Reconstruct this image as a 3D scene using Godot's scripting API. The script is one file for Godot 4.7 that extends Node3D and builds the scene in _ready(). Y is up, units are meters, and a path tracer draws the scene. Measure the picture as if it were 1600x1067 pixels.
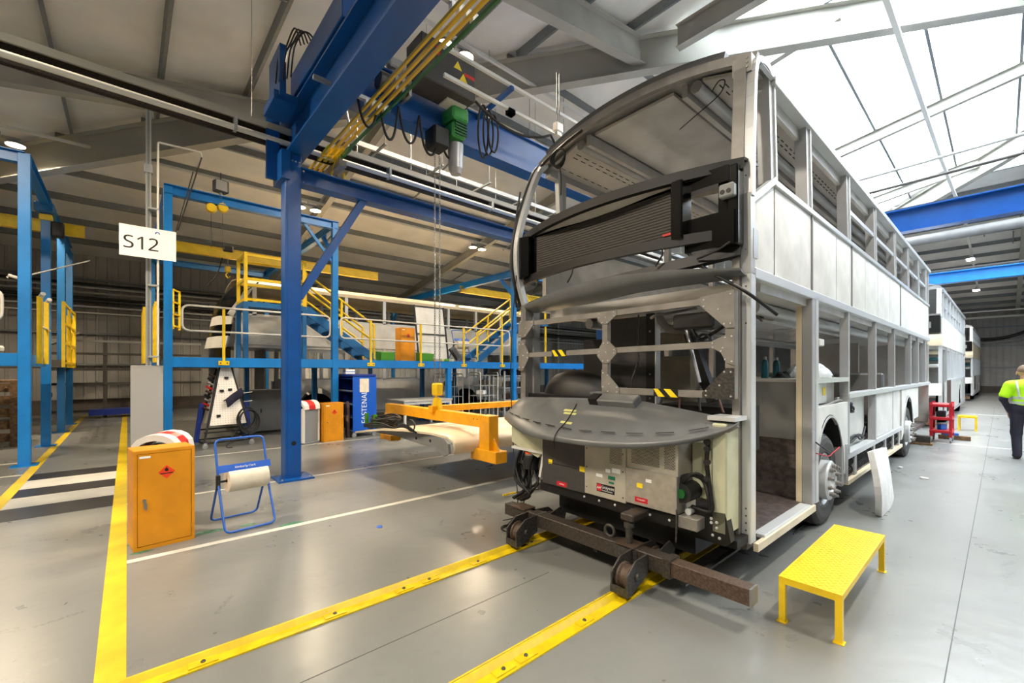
extends Node3D
# A bus assembly hall. World frame: -Z runs along the buses, -X towards the rear wall, y up, metres.
var M = {}
var taken = {}
var rng = RandomNumberGenerator.new()
var BOLT = null
const EYE = Vector3(0, 1.66, 0)
const YAW = 0.8456   # 48.45 degrees

func _ready():
	rng.seed = 7
	# ---- camera: level, lens shifted upward (horizon at row 579 of 1067, focal length 678 px of 1600) ----
	var cam = Camera3D.new()
	cam.name = "camera"
	cam.position = EYE
	cam.rotation.y = YAW
	cam.keep_aspect = Camera3D.KEEP_HEIGHT
	cam.set_frustum(2.0 * 533.5 / 678.0 * 0.05, Vector2(0, 45.5 / 678.0 * 0.05), 0.05, 200.0)
	add_child(cam)
	cam.current = true
	# ---- overcast daylight ----
	var env = Environment.new()
	env.background_mode = Environment.BG_SKY
	var sky = Sky.new()
	var sm = ProceduralSkyMaterial.new()
	sm.sky_top_color = Color(0.93, 0.97, 1.0)
	sm.sky_horizon_color = Color(0.96, 0.98, 1.0)
	sm.ground_bottom_color = Color(0.35, 0.36, 0.36)
	sm.ground_horizon_color = Color(0.6, 0.62, 0.63)
	sm.sky_energy_multiplier = 3.4
	sky.sky_material = sm
	env.sky = sky
	env.tonemap_mode = Environment.TONE_MAPPER_LINEAR
	env.tonemap_exposure = 1.12
	env.sdfgi_enabled = true
	env.ssao_enabled = true
	env.ssil_enabled = true
	var we = WorldEnvironment.new()
	we.name = "environment"
	we.environment = env
	add_child(we)
	# ---- the place, largest first ----
	materials()
	building()
	roof()
	lamps()
	main_bus()
	other_buses()
	platforms()
	crane()
	rails_and_trolley()
	lifting_frame()
	workplace()
	background_things()
	small_things()
	person()

# ---------------------------------------------------------------- photograph pixel -> point on a known plane
func ray(x, y):
	var r = (x - 800.0) / 678.0
	return Vector3(r * cos(YAW) - sin(YAW), (579.0 - y) / 678.0, -r * sin(YAW) - cos(YAW))
func on_x(x, y, X0):
	var v = ray(x, y)
	return EYE + v * (X0 / v.x)
func on_z(x, y, Z0):
	var v = ray(x, y)
	return EYE + v * (Z0 / v.z)
func on_y(x, y, h = 0.0):
	var v = ray(x, y)
	return EYE + v * ((h - EYE.y) / v.y)

# ---------------------------------------------------------------- nodes
func numbered(n):
	if not taken.has(n):
		taken[n] = 0
		return n
	taken[n] += 1
	return "%s_%03d" % [n, taken[n]]
func thing(called, label, category, at = Vector3.ZERO, turn = 0.0, group = ""):
	var o = Node3D.new()
	o.name = numbered(called)
	o.position = at
	o.rotation.y = turn
	add_child(o)
	tag(o, label, category, group)
	return o
func tag(o, label, category = "", group = "", kind = ""):
	if label: o.set_meta("label", label)
	if category: o.set_meta("category", category)
	if group: o.set_meta("group", group)
	if kind: o.set_meta("kind", kind)
	return o
# a thing whose parts are modelled in world coordinates round its base point
func wthing(called, label, category, base, group = ""):
	var o = thing(called, label, category, base, 0.0, group)
	o.set_meta("w", true)
	return o
func place(o, parent):
	if parent.has_meta("w"):
		o.position -= parent.position
	parent.add_child(o, true)
	return o
func put(st, called, m, parent):
	var o = MeshInstance3D.new()
	o.name = called
	o.mesh = st if st is Mesh else st.commit()
	o.material_override = null
	o.set_surface_override_material(0, M[m])
	return place(o, parent)
func inst(mesh, called, m, parent, xf):
	var o = MeshInstance3D.new()
	o.name = called
	o.mesh = mesh
	o.set_surface_override_material(0, M[m])
	o.transform = xf
	return place(o, parent)
func solo(st, called, m, label, category, group = ""):
	var o = MeshInstance3D.new()
	o.name = numbered(called)
	o.mesh = st if st is Mesh else st.commit()
	o.set_surface_override_material(0, M[m])
	add_child(o)
	return tag(o, label, category, group)
func struct(called, label = ""):
	var o = Node3D.new()
	o.name = numbered(called)
	add_child(o)
	return tag(o, label, "", "", "structure")
func copy_of(o, at, turn = 0.0, label = ""):
	var c = o.duplicate()
	c.name = numbered(String(o.name).rstrip("0123456789_"))
	c.position = at
	c.rotation.y = turn
	add_child(c)
	if label: c.set_meta("label", label)
	return c

# ---------------------------------------------------------------- shapes
func S():
	var st = SurfaceTool.new()
	st.begin(Mesh.PRIMITIVE_TRIANGLES)
	return st
func tri(st, a, b, c, na, nb, nc):
	st.set_normal(na); st.add_vertex(a)
	st.set_normal(nc); st.add_vertex(c)
	st.set_normal(nb); st.add_vertex(b)
func quad(st, a, b, c, d):
	var n = (c - a).cross(d - b).normalized()
	tri(st, a, b, c, n, n, n)
	tri(st, a, c, d, n, n, n)
func facep(st, p, ctr):
	var n = (p[1] - p[0]).cross(p[2] - p[0]).normalized()
	var m = Vector3.ZERO
	for q in p: m += q
	m /= p.size()
	if n.dot(m - ctr) < 0.0:
		p = p.duplicate()
		p.reverse()
		n = -n
	for i in range(1, p.size() - 1):
		tri(st, p[0], p[i], p[i + 1], n, n, n)
func box(st, c, s, b = Basis.IDENTITY, e = 0.0):
	var h = s * 0.5
	for ax in 3:
		var j = (ax + 1) % 3
		var k = (ax + 2) % 3
		for sg in [-1.0, 1.0]:
			var p = []
			for q in [[-1, -1], [1, -1], [1, 1], [-1, 1]]:
				var v = Vector3.ZERO
				v[ax] = sg * h[ax]; v[j] = q[0] * (h[j] - e); v[k] = q[1] * (h[k] - e)
				p.append(c + b * v)
			facep(st, p, c)
			if e > 0.0:
				for s2 in [-1.0, 1.0]:
					var u = []
					for q in [[-1, 0], [1, 0], [1, 1], [-1, 1]]:
						var v = Vector3.ZERO
						v[ax] = q[0] * (h[ax] - e)
						v[j] = sg * (h[j] - (e if q[1] else 0.0)); v[k] = s2 * (h[k] - (0.0 if q[1] else e))
						u.append(c + b * v)
					facep(st, u, c)
	if e > 0.0:
		for x in [-1, 1]:
			for y in [-1, 1]:
				for z in [-1, 1]:
					var t = []
					for a in 3:
						var v = Vector3(x * (h.x - e), y * (h.y - e), z * (h.z - e))
						v[a] = [x, y, z][a] * h[a]
						t.append(c + b * v)
					facep(st, t, c)
	return st
# box from low corner to high corner
func bb(st, x0, x1, y0, y1, z0, z1, e = 0.0):
	return box(st, Vector3(x0 + x1, y0 + y1, z0 + z1) * 0.5, Vector3(absf(x1 - x0), absf(y1 - y0), absf(z1 - z0)), Basis.IDENTITY, e)
func along(a, b, up = Vector3.UP):
	var z = (b - a).normalized()
	if absf(z.dot(up)) > 0.999: up = Vector3.RIGHT
	var x = up.cross(z).normalized()
	return Basis(x, z.cross(x), z)
# rectangular bar from a to b, w across, h along "up"
func bar(st, a, b, w, h, up = Vector3.UP, e = 0.0):
	return box(st, (a + b) * 0.5, Vector3(w, h, (b - a).length()), along(a, b, up), e)
func ibeam(st, a, b, depth, width, tf = 0.015, tw = 0.012, up = Vector3.UP):
	var f = along(a, b, up)
	var l = (b - a).length()
	var m = (a + b) * 0.5
	for s in [-1, 1]:
		box(st, m + f.y * s * (depth - tf) * 0.5, Vector3(width, tf, l), f)
	box(st, m, Vector3(tw, depth - 2 * tf, l), f)
	return st
func tube(st, p, r, n = 8, closed = false):
	var cnt = p.size()
	var rings = []
	var nrm = []
	var t0 = (p[1] - p[0]).normalized()
	var u = t0.cross(Vector3.UP if absf(t0.y) < 0.9 else Vector3.RIGHT).normalized()
	for i in cnt:
		var t
		if closed: t = (p[(i + 1) % cnt] - p[(i - 1 + cnt) % cnt]).normalized()
		else: t = (p[mini(i + 1, cnt - 1)] - p[maxi(i - 1, 0)]).normalized()
		u = (u - t * u.dot(t)).normalized()
		var v = t.cross(u)
		var ring = []
		var nr = []
		for k in n:
			var a = TAU * k / n
			var d = u * cos(a) + v * sin(a)
			ring.append(p[i] + d * r)
			nr.append(d)
		rings.append(ring)
		nrm.append(nr)
	for i in (cnt if closed else cnt - 1):
		var j = (i + 1) % cnt
		for k in n:
			var l = (k + 1) % n
			tri(st, rings[i][k], rings[i][l], rings[j][l], nrm[i][k], nrm[i][l], nrm[j][l])
			tri(st, rings[i][k], rings[j][l], rings[j][k], nrm[i][k], nrm[j][l], nrm[j][k])
	if not closed:
		facep(st, rings[0], p[1])
		facep(st, rings[cnt - 1], p[cnt - 2])
	return st
func rod(st, a, b, r, n = 8):
	return tube(st, [a, b], r, n)
func spline(p, sub = 6, closed = false):
	var out = []
	var n = p.size()
	for i in (n if closed else n - 1):
		var p0 = p[(i - 1 + n) % n] if closed else p[maxi(i - 1, 0)]
		var p1 = p[i]
		var p2 = p[(i + 1) % n]
		var p3 = p[(i + 2) % n] if closed else p[mini(i + 2, n - 1)]
		for k in sub:
			var t = float(k) / sub
			out.append(0.5 * (2.0 * p1 + (p2 - p0) * t + (2.0 * p0 - 5.0 * p1 + 4.0 * p2 - p3) * t * t + (3.0 * p1 - p0 - 3.0 * p2 + p3) * t * t * t))
	if not closed: out.append(p[n - 1])
	return out
# rounds the corners of a polyline
func rounded(p, r, n = 4, closed = false):
	var out = []
	var c = p.size()
	for i in c:
		if not closed and (i == 0 or i == c - 1):
			out.append(p[i])
			continue
		var a = p[(i - 1 + c) % c]
		var b = p[(i + 1) % c]
		var s = p[i] + (a - p[i]).normalized() * r
		var e = p[i] + (b - p[i]).normalized() * r
		for k in n + 1:
			var t = float(k) / n
			out.append(s.lerp(p[i], t).lerp(p[i].lerp(e, t), t))
	return out
func sag(a, b, drop, n = 10):
	var out = []
	for i in n + 1:
		var t = float(i) / n
		out.append(a.lerp(b, t) + Vector3.DOWN * drop * 4.0 * t * (1.0 - t))
	return out
func lathe(st, prof, o, f = Basis.IDENTITY, n = 16):
	for i in prof.size() - 1:
		var a = prof[i]
		var b = prof[i + 1]
		if a.is_equal_approx(b): continue
		var d = (b - a).normalized()
		var nn = Vector2(d.y, -d.x)
		for k in n:
			var c0 = TAU * k / n
			var c1 = TAU * (k + 1) / n
			var d0 = Vector3(cos(c0), 0, sin(c0))
			var d1 = Vector3(cos(c1), 0, sin(c1))
			var pa = o + f * (d0 * a.x + Vector3.UP * a.y)
			var pb = o + f * (d0 * b.x + Vector3.UP * b.y)
			var pc = o + f * (d1 * b.x + Vector3.UP * b.y)
			var pd = o + f * (d1 * a.x + Vector3.UP * a.y)
			var n0 = f * (d0 * nn.x + Vector3.UP * nn.y)
			var n1 = f * (d1 * nn.x + Vector3.UP * nn.y)
			if b.x > 1e-6: tri(st, pa, pb, pc, n0, n0, n1)
			if a.x > 1e-6: tri(st, pa, pc, pd, n0, n1, n1)
	return st
func disc(st, o, axis, r, h, n = 16):
	var f = along(Vector3.ZERO, axis)
	return lathe(st, [Vector2(0, 0), Vector2(r, 0), Vector2(r, h), Vector2(0, h)], o, Basis(f.x, f.z, -f.y), n)
# closed outline in the plane (ux, uy) pushed along dv
func prism(st, poly, o, ux, uy, dv):
	var pl = PackedVector2Array(poly)
	var n = dv.normalized()
	if (ux.cross(uy).dot(n) > 0.0) == Geometry2D.is_polygon_clockwise(pl): pl.reverse()
	var idx = Geometry2D.triangulate_polygon(pl)
	var P = []
	for q in pl: P.append(o + ux * q.x + uy * q.y)
	for i in range(0, idx.size(), 3):
		var a = P[idx[i]]
		var b = P[idx[i + 1]]
		var c = P[idx[i + 2]]
		if (b - a).cross(c - a).dot(n) < 0.0:
			var t = b
			b = c
			c = t
		tri(st, a + dv, b + dv, c + dv, n, n, n)
		tri(st, a, c, b, -n, -n, -n)
	for i in P.size():
		var a = P[i]
		var b = P[(i + 1) % P.size()]
		quad(st, a, b, b + dv, a + dv)
	return st
# a curved sheet through rows of points, with thickness th behind its face
func sheet(st, R, th):
	var nr = R.size()
	var nc = R[0].size()
	var N = []
	for i in nr:
		var row = []
		for j in nc:
			var du = R[i][mini(j + 1, nc - 1)] - R[i][maxi(j - 1, 0)]
			var dv = R[mini(i + 1, nr - 1)][j] - R[maxi(i - 1, 0)][j]
			row.append(du.cross(dv).normalized())
		N.append(row)
	var B = []
	for i in nr:
		var row = []
		for j in nc: row.append(R[i][j] - N[i][j] * th)
		B.append(row)
	for i in nr - 1:
		for j in nc - 1:
			tri(st, R[i][j], R[i][j + 1], R[i + 1][j + 1], N[i][j], N[i][j + 1], N[i + 1][j + 1])
			tri(st, R[i][j], R[i + 1][j + 1], R[i + 1][j], N[i][j], N[i + 1][j + 1], N[i + 1][j])
			tri(st, B[i][j], B[i + 1][j + 1], B[i][j + 1], -N[i][j], -N[i + 1][j + 1], -N[i][j + 1])
			tri(st, B[i][j], B[i + 1][j], B[i + 1][j + 1], -N[i][j], -N[i + 1][j], -N[i + 1][j + 1])
	for j in nc - 1:
		quad(st, R[0][j], B[0][j], B[0][j + 1], R[0][j + 1])
		quad(st, R[nr - 1][j], R[nr - 1][j + 1], B[nr - 1][j + 1], B[nr - 1][j])
	for i in nr - 1:
		quad(st, R[i][0], R[i + 1][0], B[i + 1][0], B[i][0])
		quad(st, R[i][nc - 1], B[i][nc - 1], B[i + 1][nc - 1], R[i + 1][nc - 1])
	return st
func letters(txt, h, m, parent, o, right, up, depth = 0.003, centre = true, called = "lettering"):
	var tm = TextMesh.new()
	var fnt = SystemFont.new()
	fnt.font_names = PackedStringArray(["Droid Sans"])
	tm.font = fnt
	tm.font_size = 48
	tm.pixel_size = h / 35.0
	tm.depth = depth
	tm.text = txt
	tm.horizontal_alignment = HORIZONTAL_ALIGNMENT_CENTER if centre else HORIZONTAL_ALIGNMENT_LEFT
	tm.vertical_alignment = VERTICAL_ALIGNMENT_CENTER
	right = right.normalized()
	up = (up - right * up.dot(right)).normalized()
	return inst(tm, called, m, parent, Transform3D(Basis(right, up, right.cross(up)), o))
func bolt_mesh():
	if BOLT == null:
		var st = S()
		lathe(st, [Vector2(0.013, 0), Vector2(0.013, 0.004), Vector2(0.009, 0.009), Vector2(0, 0.009)], Vector3.ZERO, Basis.IDENTITY, 6)
		BOLT = st.commit()
	return BOLT
func bolt(parent, at, axis, s = 1.0, m = "steel", called = "bolt"):
	var f = along(Vector3.ZERO, axis)
	return inst(bolt_mesh(), called, m, parent, Transform3D(Basis(f.x, f.z, -f.y).scaled_local(Vector3.ONE * s), at))

# ---------------------------------------------------------------- materials
func noise_tex(sd, freq, lo, hi, size = 256, oct = 4, ridged = false):
	var n = FastNoiseLite.new()
	n.seed = sd
	n.frequency = freq
	n.noise_type = FastNoiseLite.TYPE_SIMPLEX_SMOOTH
	n.fractal_octaves = oct
	if ridged: n.fractal_type = FastNoiseLite.FRACTAL_RIDGED
	var src = n.get_seamless_image(size, size)
	var im = Image.create(size, size, false, Image.FORMAT_RGB8)
	for y in size:
		for x in size:
			var g = lerpf(lo, hi, src.get_pixel(x, y).r)
			im.set_pixel(x, y, Color(g, g, g))
	return ImageTexture.create_from_image(im)
func mat(n, c, rough = 0.5, metal = 0.0, tex = null, scale = 1.0, rtex = null):
	var m = StandardMaterial3D.new()
	m.resource_name = n
	m.albedo_color = c
	m.roughness = rough
	m.metallic = metal
	if tex:
		m.albedo_texture = tex
	if rtex:
		m.roughness_texture = rtex
	if tex or rtex:
		m.uv1_triplanar = true
		m.uv1_world_triplanar = true
		m.uv1_scale = Vector3.ONE * scale
	M[n] = m
	return m
func glow(n, c, e):
	var m = mat(n, Color(0.9, 0.9, 0.88), 0.4)
	m.emission_enabled = true
	m.emission = c
	m.emission_energy_multiplier = e
func pane(n, c, a, rough = 0.05):
	var m = mat(n, Color(c.r, c.g, c.b, a), rough)
	m.transparency = BaseMaterial3D.TRANSPARENCY_ALPHA
func floor_tex():
	# grey floor paint: broad tone changes, scuffs and small dark specks
	var size = 1024
	var a = FastNoiseLite.new()
	a.seed = 3; a.frequency = 0.004; a.fractal_octaves = 5
	var b = FastNoiseLite.new()
	b.seed = 11; b.frequency = 0.03; b.fractal_octaves = 3
	var ia = a.get_seamless_image(size, size)
	var ib = b.get_seamless_image(size, size)
	var im = Image.create(size, size, false, Image.FORMAT_RGB8)
	var ro = Image.create(size, size, false, Image.FORMAT_RGB8)
	for y in size:
		for x in size:
			var p = ia.get_pixel(x, y).r
			var q = ib.get_pixel(x, y).r
			var g = 0.91 + 0.07 * p + 0.03 * q - 0.05 * smoothstep(0.60, 0.95, q) * smoothstep(0.5, 0.8, p)
			im.set_pixel(x, y, Color(g, g, g * 0.995))
			var r = 0.66 + 0.26 * p + 0.12 * q
			ro.set_pixel(x, y, Color(r, r, r))
	var r3 = RandomNumberGenerator.new()
	r3.seed = 15
	for k in 46:   # scuffs and tyre smudges
		var c = Vector2(r3.randf() * size, r3.randf() * size)
		var dir = Vector2.from_angle(r3.randf() * TAU)
		var w = r3.randf_range(2, 6)
		var dk = r3.randf_range(0.80, 0.93) if k % 4 else 1.06
		for i in r3.randi_range(12, 50):
			var q = c + dir * i + Vector2(r3.randf_range(-w, w), r3.randf_range(-w, w))
			for j in 4:
				var px = posmod(int(q.x) + j % 2, size)
				var py = posmod(int(q.y) + j / 2, size)
				im.set_pixel(px, py, im.get_pixel(px, py) * Color(dk, dk, dk))
	var r2 = RandomNumberGenerator.new()
	r2.seed = 5
	for k in 150:
		var c = Vector2i(r2.randi_range(4, size - 5), r2.randi_range(4, size - 5))
		var g = r2.randf_range(0.62, 0.82) if k % 3 else 1.0
		for d in r2.randi_range(1, 3):
			im.set_pixel(c.x + d, c.y + (d * k) % 2, Color(g, g, g))
	return [ImageTexture.create_from_image(im), ImageTexture.create_from_image(ro)]
func materials():
	var fine = noise_tex(1, 0.02, 0.86, 1.0)
	var soft = noise_tex(2, 0.008, 0.90, 1.0)
	var worn = noise_tex(4, 0.03, 0.55, 1.0, 256, 5)
	var grain = noise_tex(6, 0.08, 0.8, 1.0)
	var smear = noise_tex(9, 0.012, 0.6, 1.0, 256, 5)
	var smear2 = noise_tex(9, 0.012, 0.84, 1.0, 256, 5)
	var ft = floor_tex()
	var f = mat("floor", Color(0.485, 0.49, 0.48), 0.36, 0.0, ft[0], 0.16, ft[1])
	f.heightmap_enabled = true
	f.heightmap_texture = noise_tex(21, 0.05, 0.0, 1.0, 512, 3)
	f.heightmap_scale = 0.16
	f.metallic_specular = 0.6
	mat("line_yellow", Color(0.90, 0.77, 0.05), 0.4, 0.0, smear2, 0.7)
	mat("line_white", Color(0.82, 0.81, 0.77), 0.38, 0.0, soft, 0.9)
	mat("line_black", Color(0.17, 0.165, 0.175), 0.35, 0.0, soft, 0.9)
	mat("paint_green", Color(0.36, 0.60, 0.46), 0.4, 0.0, worn, 2.0)
	mat("patch_dark", Color(0.47, 0.475, 0.47), 0.3, 0.0, soft, 0.5)
	mat("cladding", Color(0.60, 0.59, 0.575), 0.55, 0.0, soft, 0.4)
	mat("plinth", Color(0.33, 0.30, 0.28), 0.8, 0.0, fine, 1.0)
	mat("roof_sheet", Color(0.92, 0.915, 0.90), 0.6, 0.0, soft, 0.3)
	mat("purlin", Color(0.50, 0.52, 0.53), 0.45, 0.25, fine, 2.0)
	mat("frame_grey", Color(0.66, 0.655, 0.62), 0.5, 0.0, soft, 0.5)
	mat("galv", Color(0.70, 0.72, 0.73), 0.42, 0.3, grain, 3.0)
	mat("pipe_grey", Color(0.60, 0.60, 0.58), 0.45, 0.2)
	mat("pipe_white", Color(0.80, 0.80, 0.78), 0.4)
	mat("black", Color(0.04, 0.04, 0.043), 0.5)
	mat("led_panel", Color(0.20, 0.185, 0.165), 0.6)
	mat("rubber", Color(0.10, 0.10, 0.105), 0.6)
	mat("tyre", Color(0.25, 0.245, 0.24), 0.75, 0.0, fine, 4.0)
	mat("gloss_black", Color(0.02, 0.02, 0.022), 0.18)
	mat("dark_grey", Color(0.25, 0.245, 0.245), 0.5, 0.0, fine, 3.0)
	mat("grp_grey", Color(0.41, 0.42, 0.425), 0.34, 0.0, soft, 2.5)
	mat("mid_grey", Color(0.50, 0.50, 0.495), 0.5, 0.0, soft, 1.0)
	mat("board_grey", Color(0.60, 0.60, 0.595), 0.5)
	mat("lining", Color(0.76, 0.75, 0.73), 0.35, 0.0, soft, 1.0)
	mat("lining_gloss", Color(0.80, 0.79, 0.775), 0.12, 0.0, soft, 1.0)
	mat("alu", Color(0.71, 0.715, 0.72), 0.36, 0.3, soft, 0.7)
	mat("alu_bright", Color(0.80, 0.81, 0.815), 0.34, 0.3)
	mat("alu_worn", Color(0.60, 0.585, 0.565), 0.40, 0.35, smear2, 1.2)
	mat("steel", Color(0.62, 0.62, 0.62), 0.3, 0.9)
	mat("steel_dark", Color(0.36, 0.345, 0.33), 0.42, 0.35, worn, 4.0)
	mat("rust", Color(0.41, 0.335, 0.28), 0.55, 0.2, worn, 5.0)
	mat("rust_dark", Color(0.33, 0.295, 0.265), 0.5, 0.25, worn, 5.0)
	mat("quilt", Color(0.85, 0.845, 0.82), 0.55, 0.0, soft, 1.5)
	mat("white", Color(0.86, 0.86, 0.84), 0.4, 0.0, soft, 1.0)
	mat("cream", Color(0.90, 0.84, 0.72), 0.4, 0.0, soft, 1.0)
	mat("primer", Color(0.76, 0.765, 0.65), 0.45, 0.0, soft, 2.0)
	mat("beige", Color(0.72, 0.70, 0.645), 0.4, 0.2, soft, 2.0)
	mat("beige_steel", Color(0.74, 0.72, 0.68), 0.35, 0.5, fine, 2.0)
	mat("crane_blue", Color(0.02, 0.31, 0.61), 0.33, 0.0, soft, 1.0)
	mat("sky_blue", Color(0.03, 0.47, 0.78), 0.38, 0.0, soft, 1.0)
	mat("deck_blue", Color(0.03, 0.38, 0.62), 0.5, 0.0, soft, 1.0)
	mat("bright_blue", Color(0.03, 0.33, 0.74), 0.35)
	mat("deep_blue", Color(0.07, 0.17, 0.50), 0.4)
	mat("tube_blue", Color(0.13, 0.36, 0.72), 0.35)
	mat("yellow", Color(0.92, 0.775, 0.07), 0.42, 0.0, soft, 2.0)
	mat("rail_yellow", Color(0.90, 0.77, 0.04), 0.4, 0.0, smear2, 2.0)
	mat("bar_yellow", Color(0.80, 0.66, 0.10), 0.35)
	mat("bar_green", Color(0.07, 0.35, 0.16), 0.4)
	mat("hoist_green", Color(0.25, 0.60, 0.30), 0.35)
	mat("bin_green", Color(0.30, 0.58, 0.16), 0.5)
	mat("orange", Color(0.87, 0.57, 0.04), 0.38, 0.0, soft, 1.5)
	mat("orange_frame", Color(0.95, 0.66, 0.05), 0.38, 0.0, soft, 1.5)
	mat("red", Color(0.78, 0.16, 0.13), 0.35)
	mat("cart_red", Color(0.70, 0.06, 0.13), 0.35)
	mat("label_red", Color(0.75, 0.09, 0.16), 0.45)
	mat("label_yellow", Color(0.95, 0.84, 0.10), 0.45)
	mat("label_green", Color(0.03, 0.42, 0.30), 0.45)
	mat("label_white", Color(0.93, 0.93, 0.92), 0.45)
	mat("diamond", Color(0.90, 0.25, 0.08), 0.45)
	mat("ink", Color(0.03, 0.03, 0.06), 0.5)
	mat("tape_green", Color(0.80, 0.80, 0.50), 0.6)
	mat("paper", Color(0.90, 0.86, 0.78), 0.8, 0.0, soft, 3.0)
	mat("plastic_white", Color(0.88, 0.86, 0.83), 0.35)
	mat("plastic_grey", Color(0.52, 0.53, 0.53), 0.45)
	mat("wood_floor", Color(0.40, 0.355, 0.34), 0.5, 0.0, worn, 1.4)
	mat("wood_floor_light", Color(0.44, 0.395, 0.375), 0.5, 0.0, worn, 1.1)
	mat("timber", Color(0.52, 0.40, 0.27), 0.8, 0.0, worn, 1.5)
	mat("brown", Color(0.30, 0.16, 0.12), 0.6, 0.0, worn, 1.2)
	mat("bottle_teal", Color(0.03, 0.30, 0.34), 0.3)
	mat("navy", Color(0.055, 0.065, 0.13), 0.85)
	mat("glove", Color(0.10, 0.10, 0.19), 0.9)
	mat("orange_band", Color(0.92, 0.35, 0.06), 0.4)
	mat("copper", Color(0.75, 0.42, 0.25), 0.35, 0.8)
	mat("foam", Color(0.88, 0.88, 0.87), 0.75, 0.0, soft, 2.0)
	pane("glass", Color(0.92, 0.95, 0.95), 0.12)
	pane("skylight", Color(0.97, 0.98, 1.0), 0.10)
	var bag = mat("bag", Color(0.85, 0.87, 0.88, 0.5), 0.3)
	bag.transparency = BaseMaterial3D.TRANSPARENCY_ALPHA
	var hv = mat("hivis", Color(0.72, 0.95, 0.05), 0.7)
	hv.emission_enabled = false
	mat("reflective", Color(0.72, 0.76, 0.70), 0.4)
	var sk = mat("body", Color(1, 1, 1), 0.75)
	sk.vertex_color_use_as_albedo = true
	glow("lamp_glow", Color(1.0, 0.93, 0.80), 9.0)
	glow("lamp_glow_cool", Color(1.0, 0.96, 0.93), 9.0)

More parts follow.
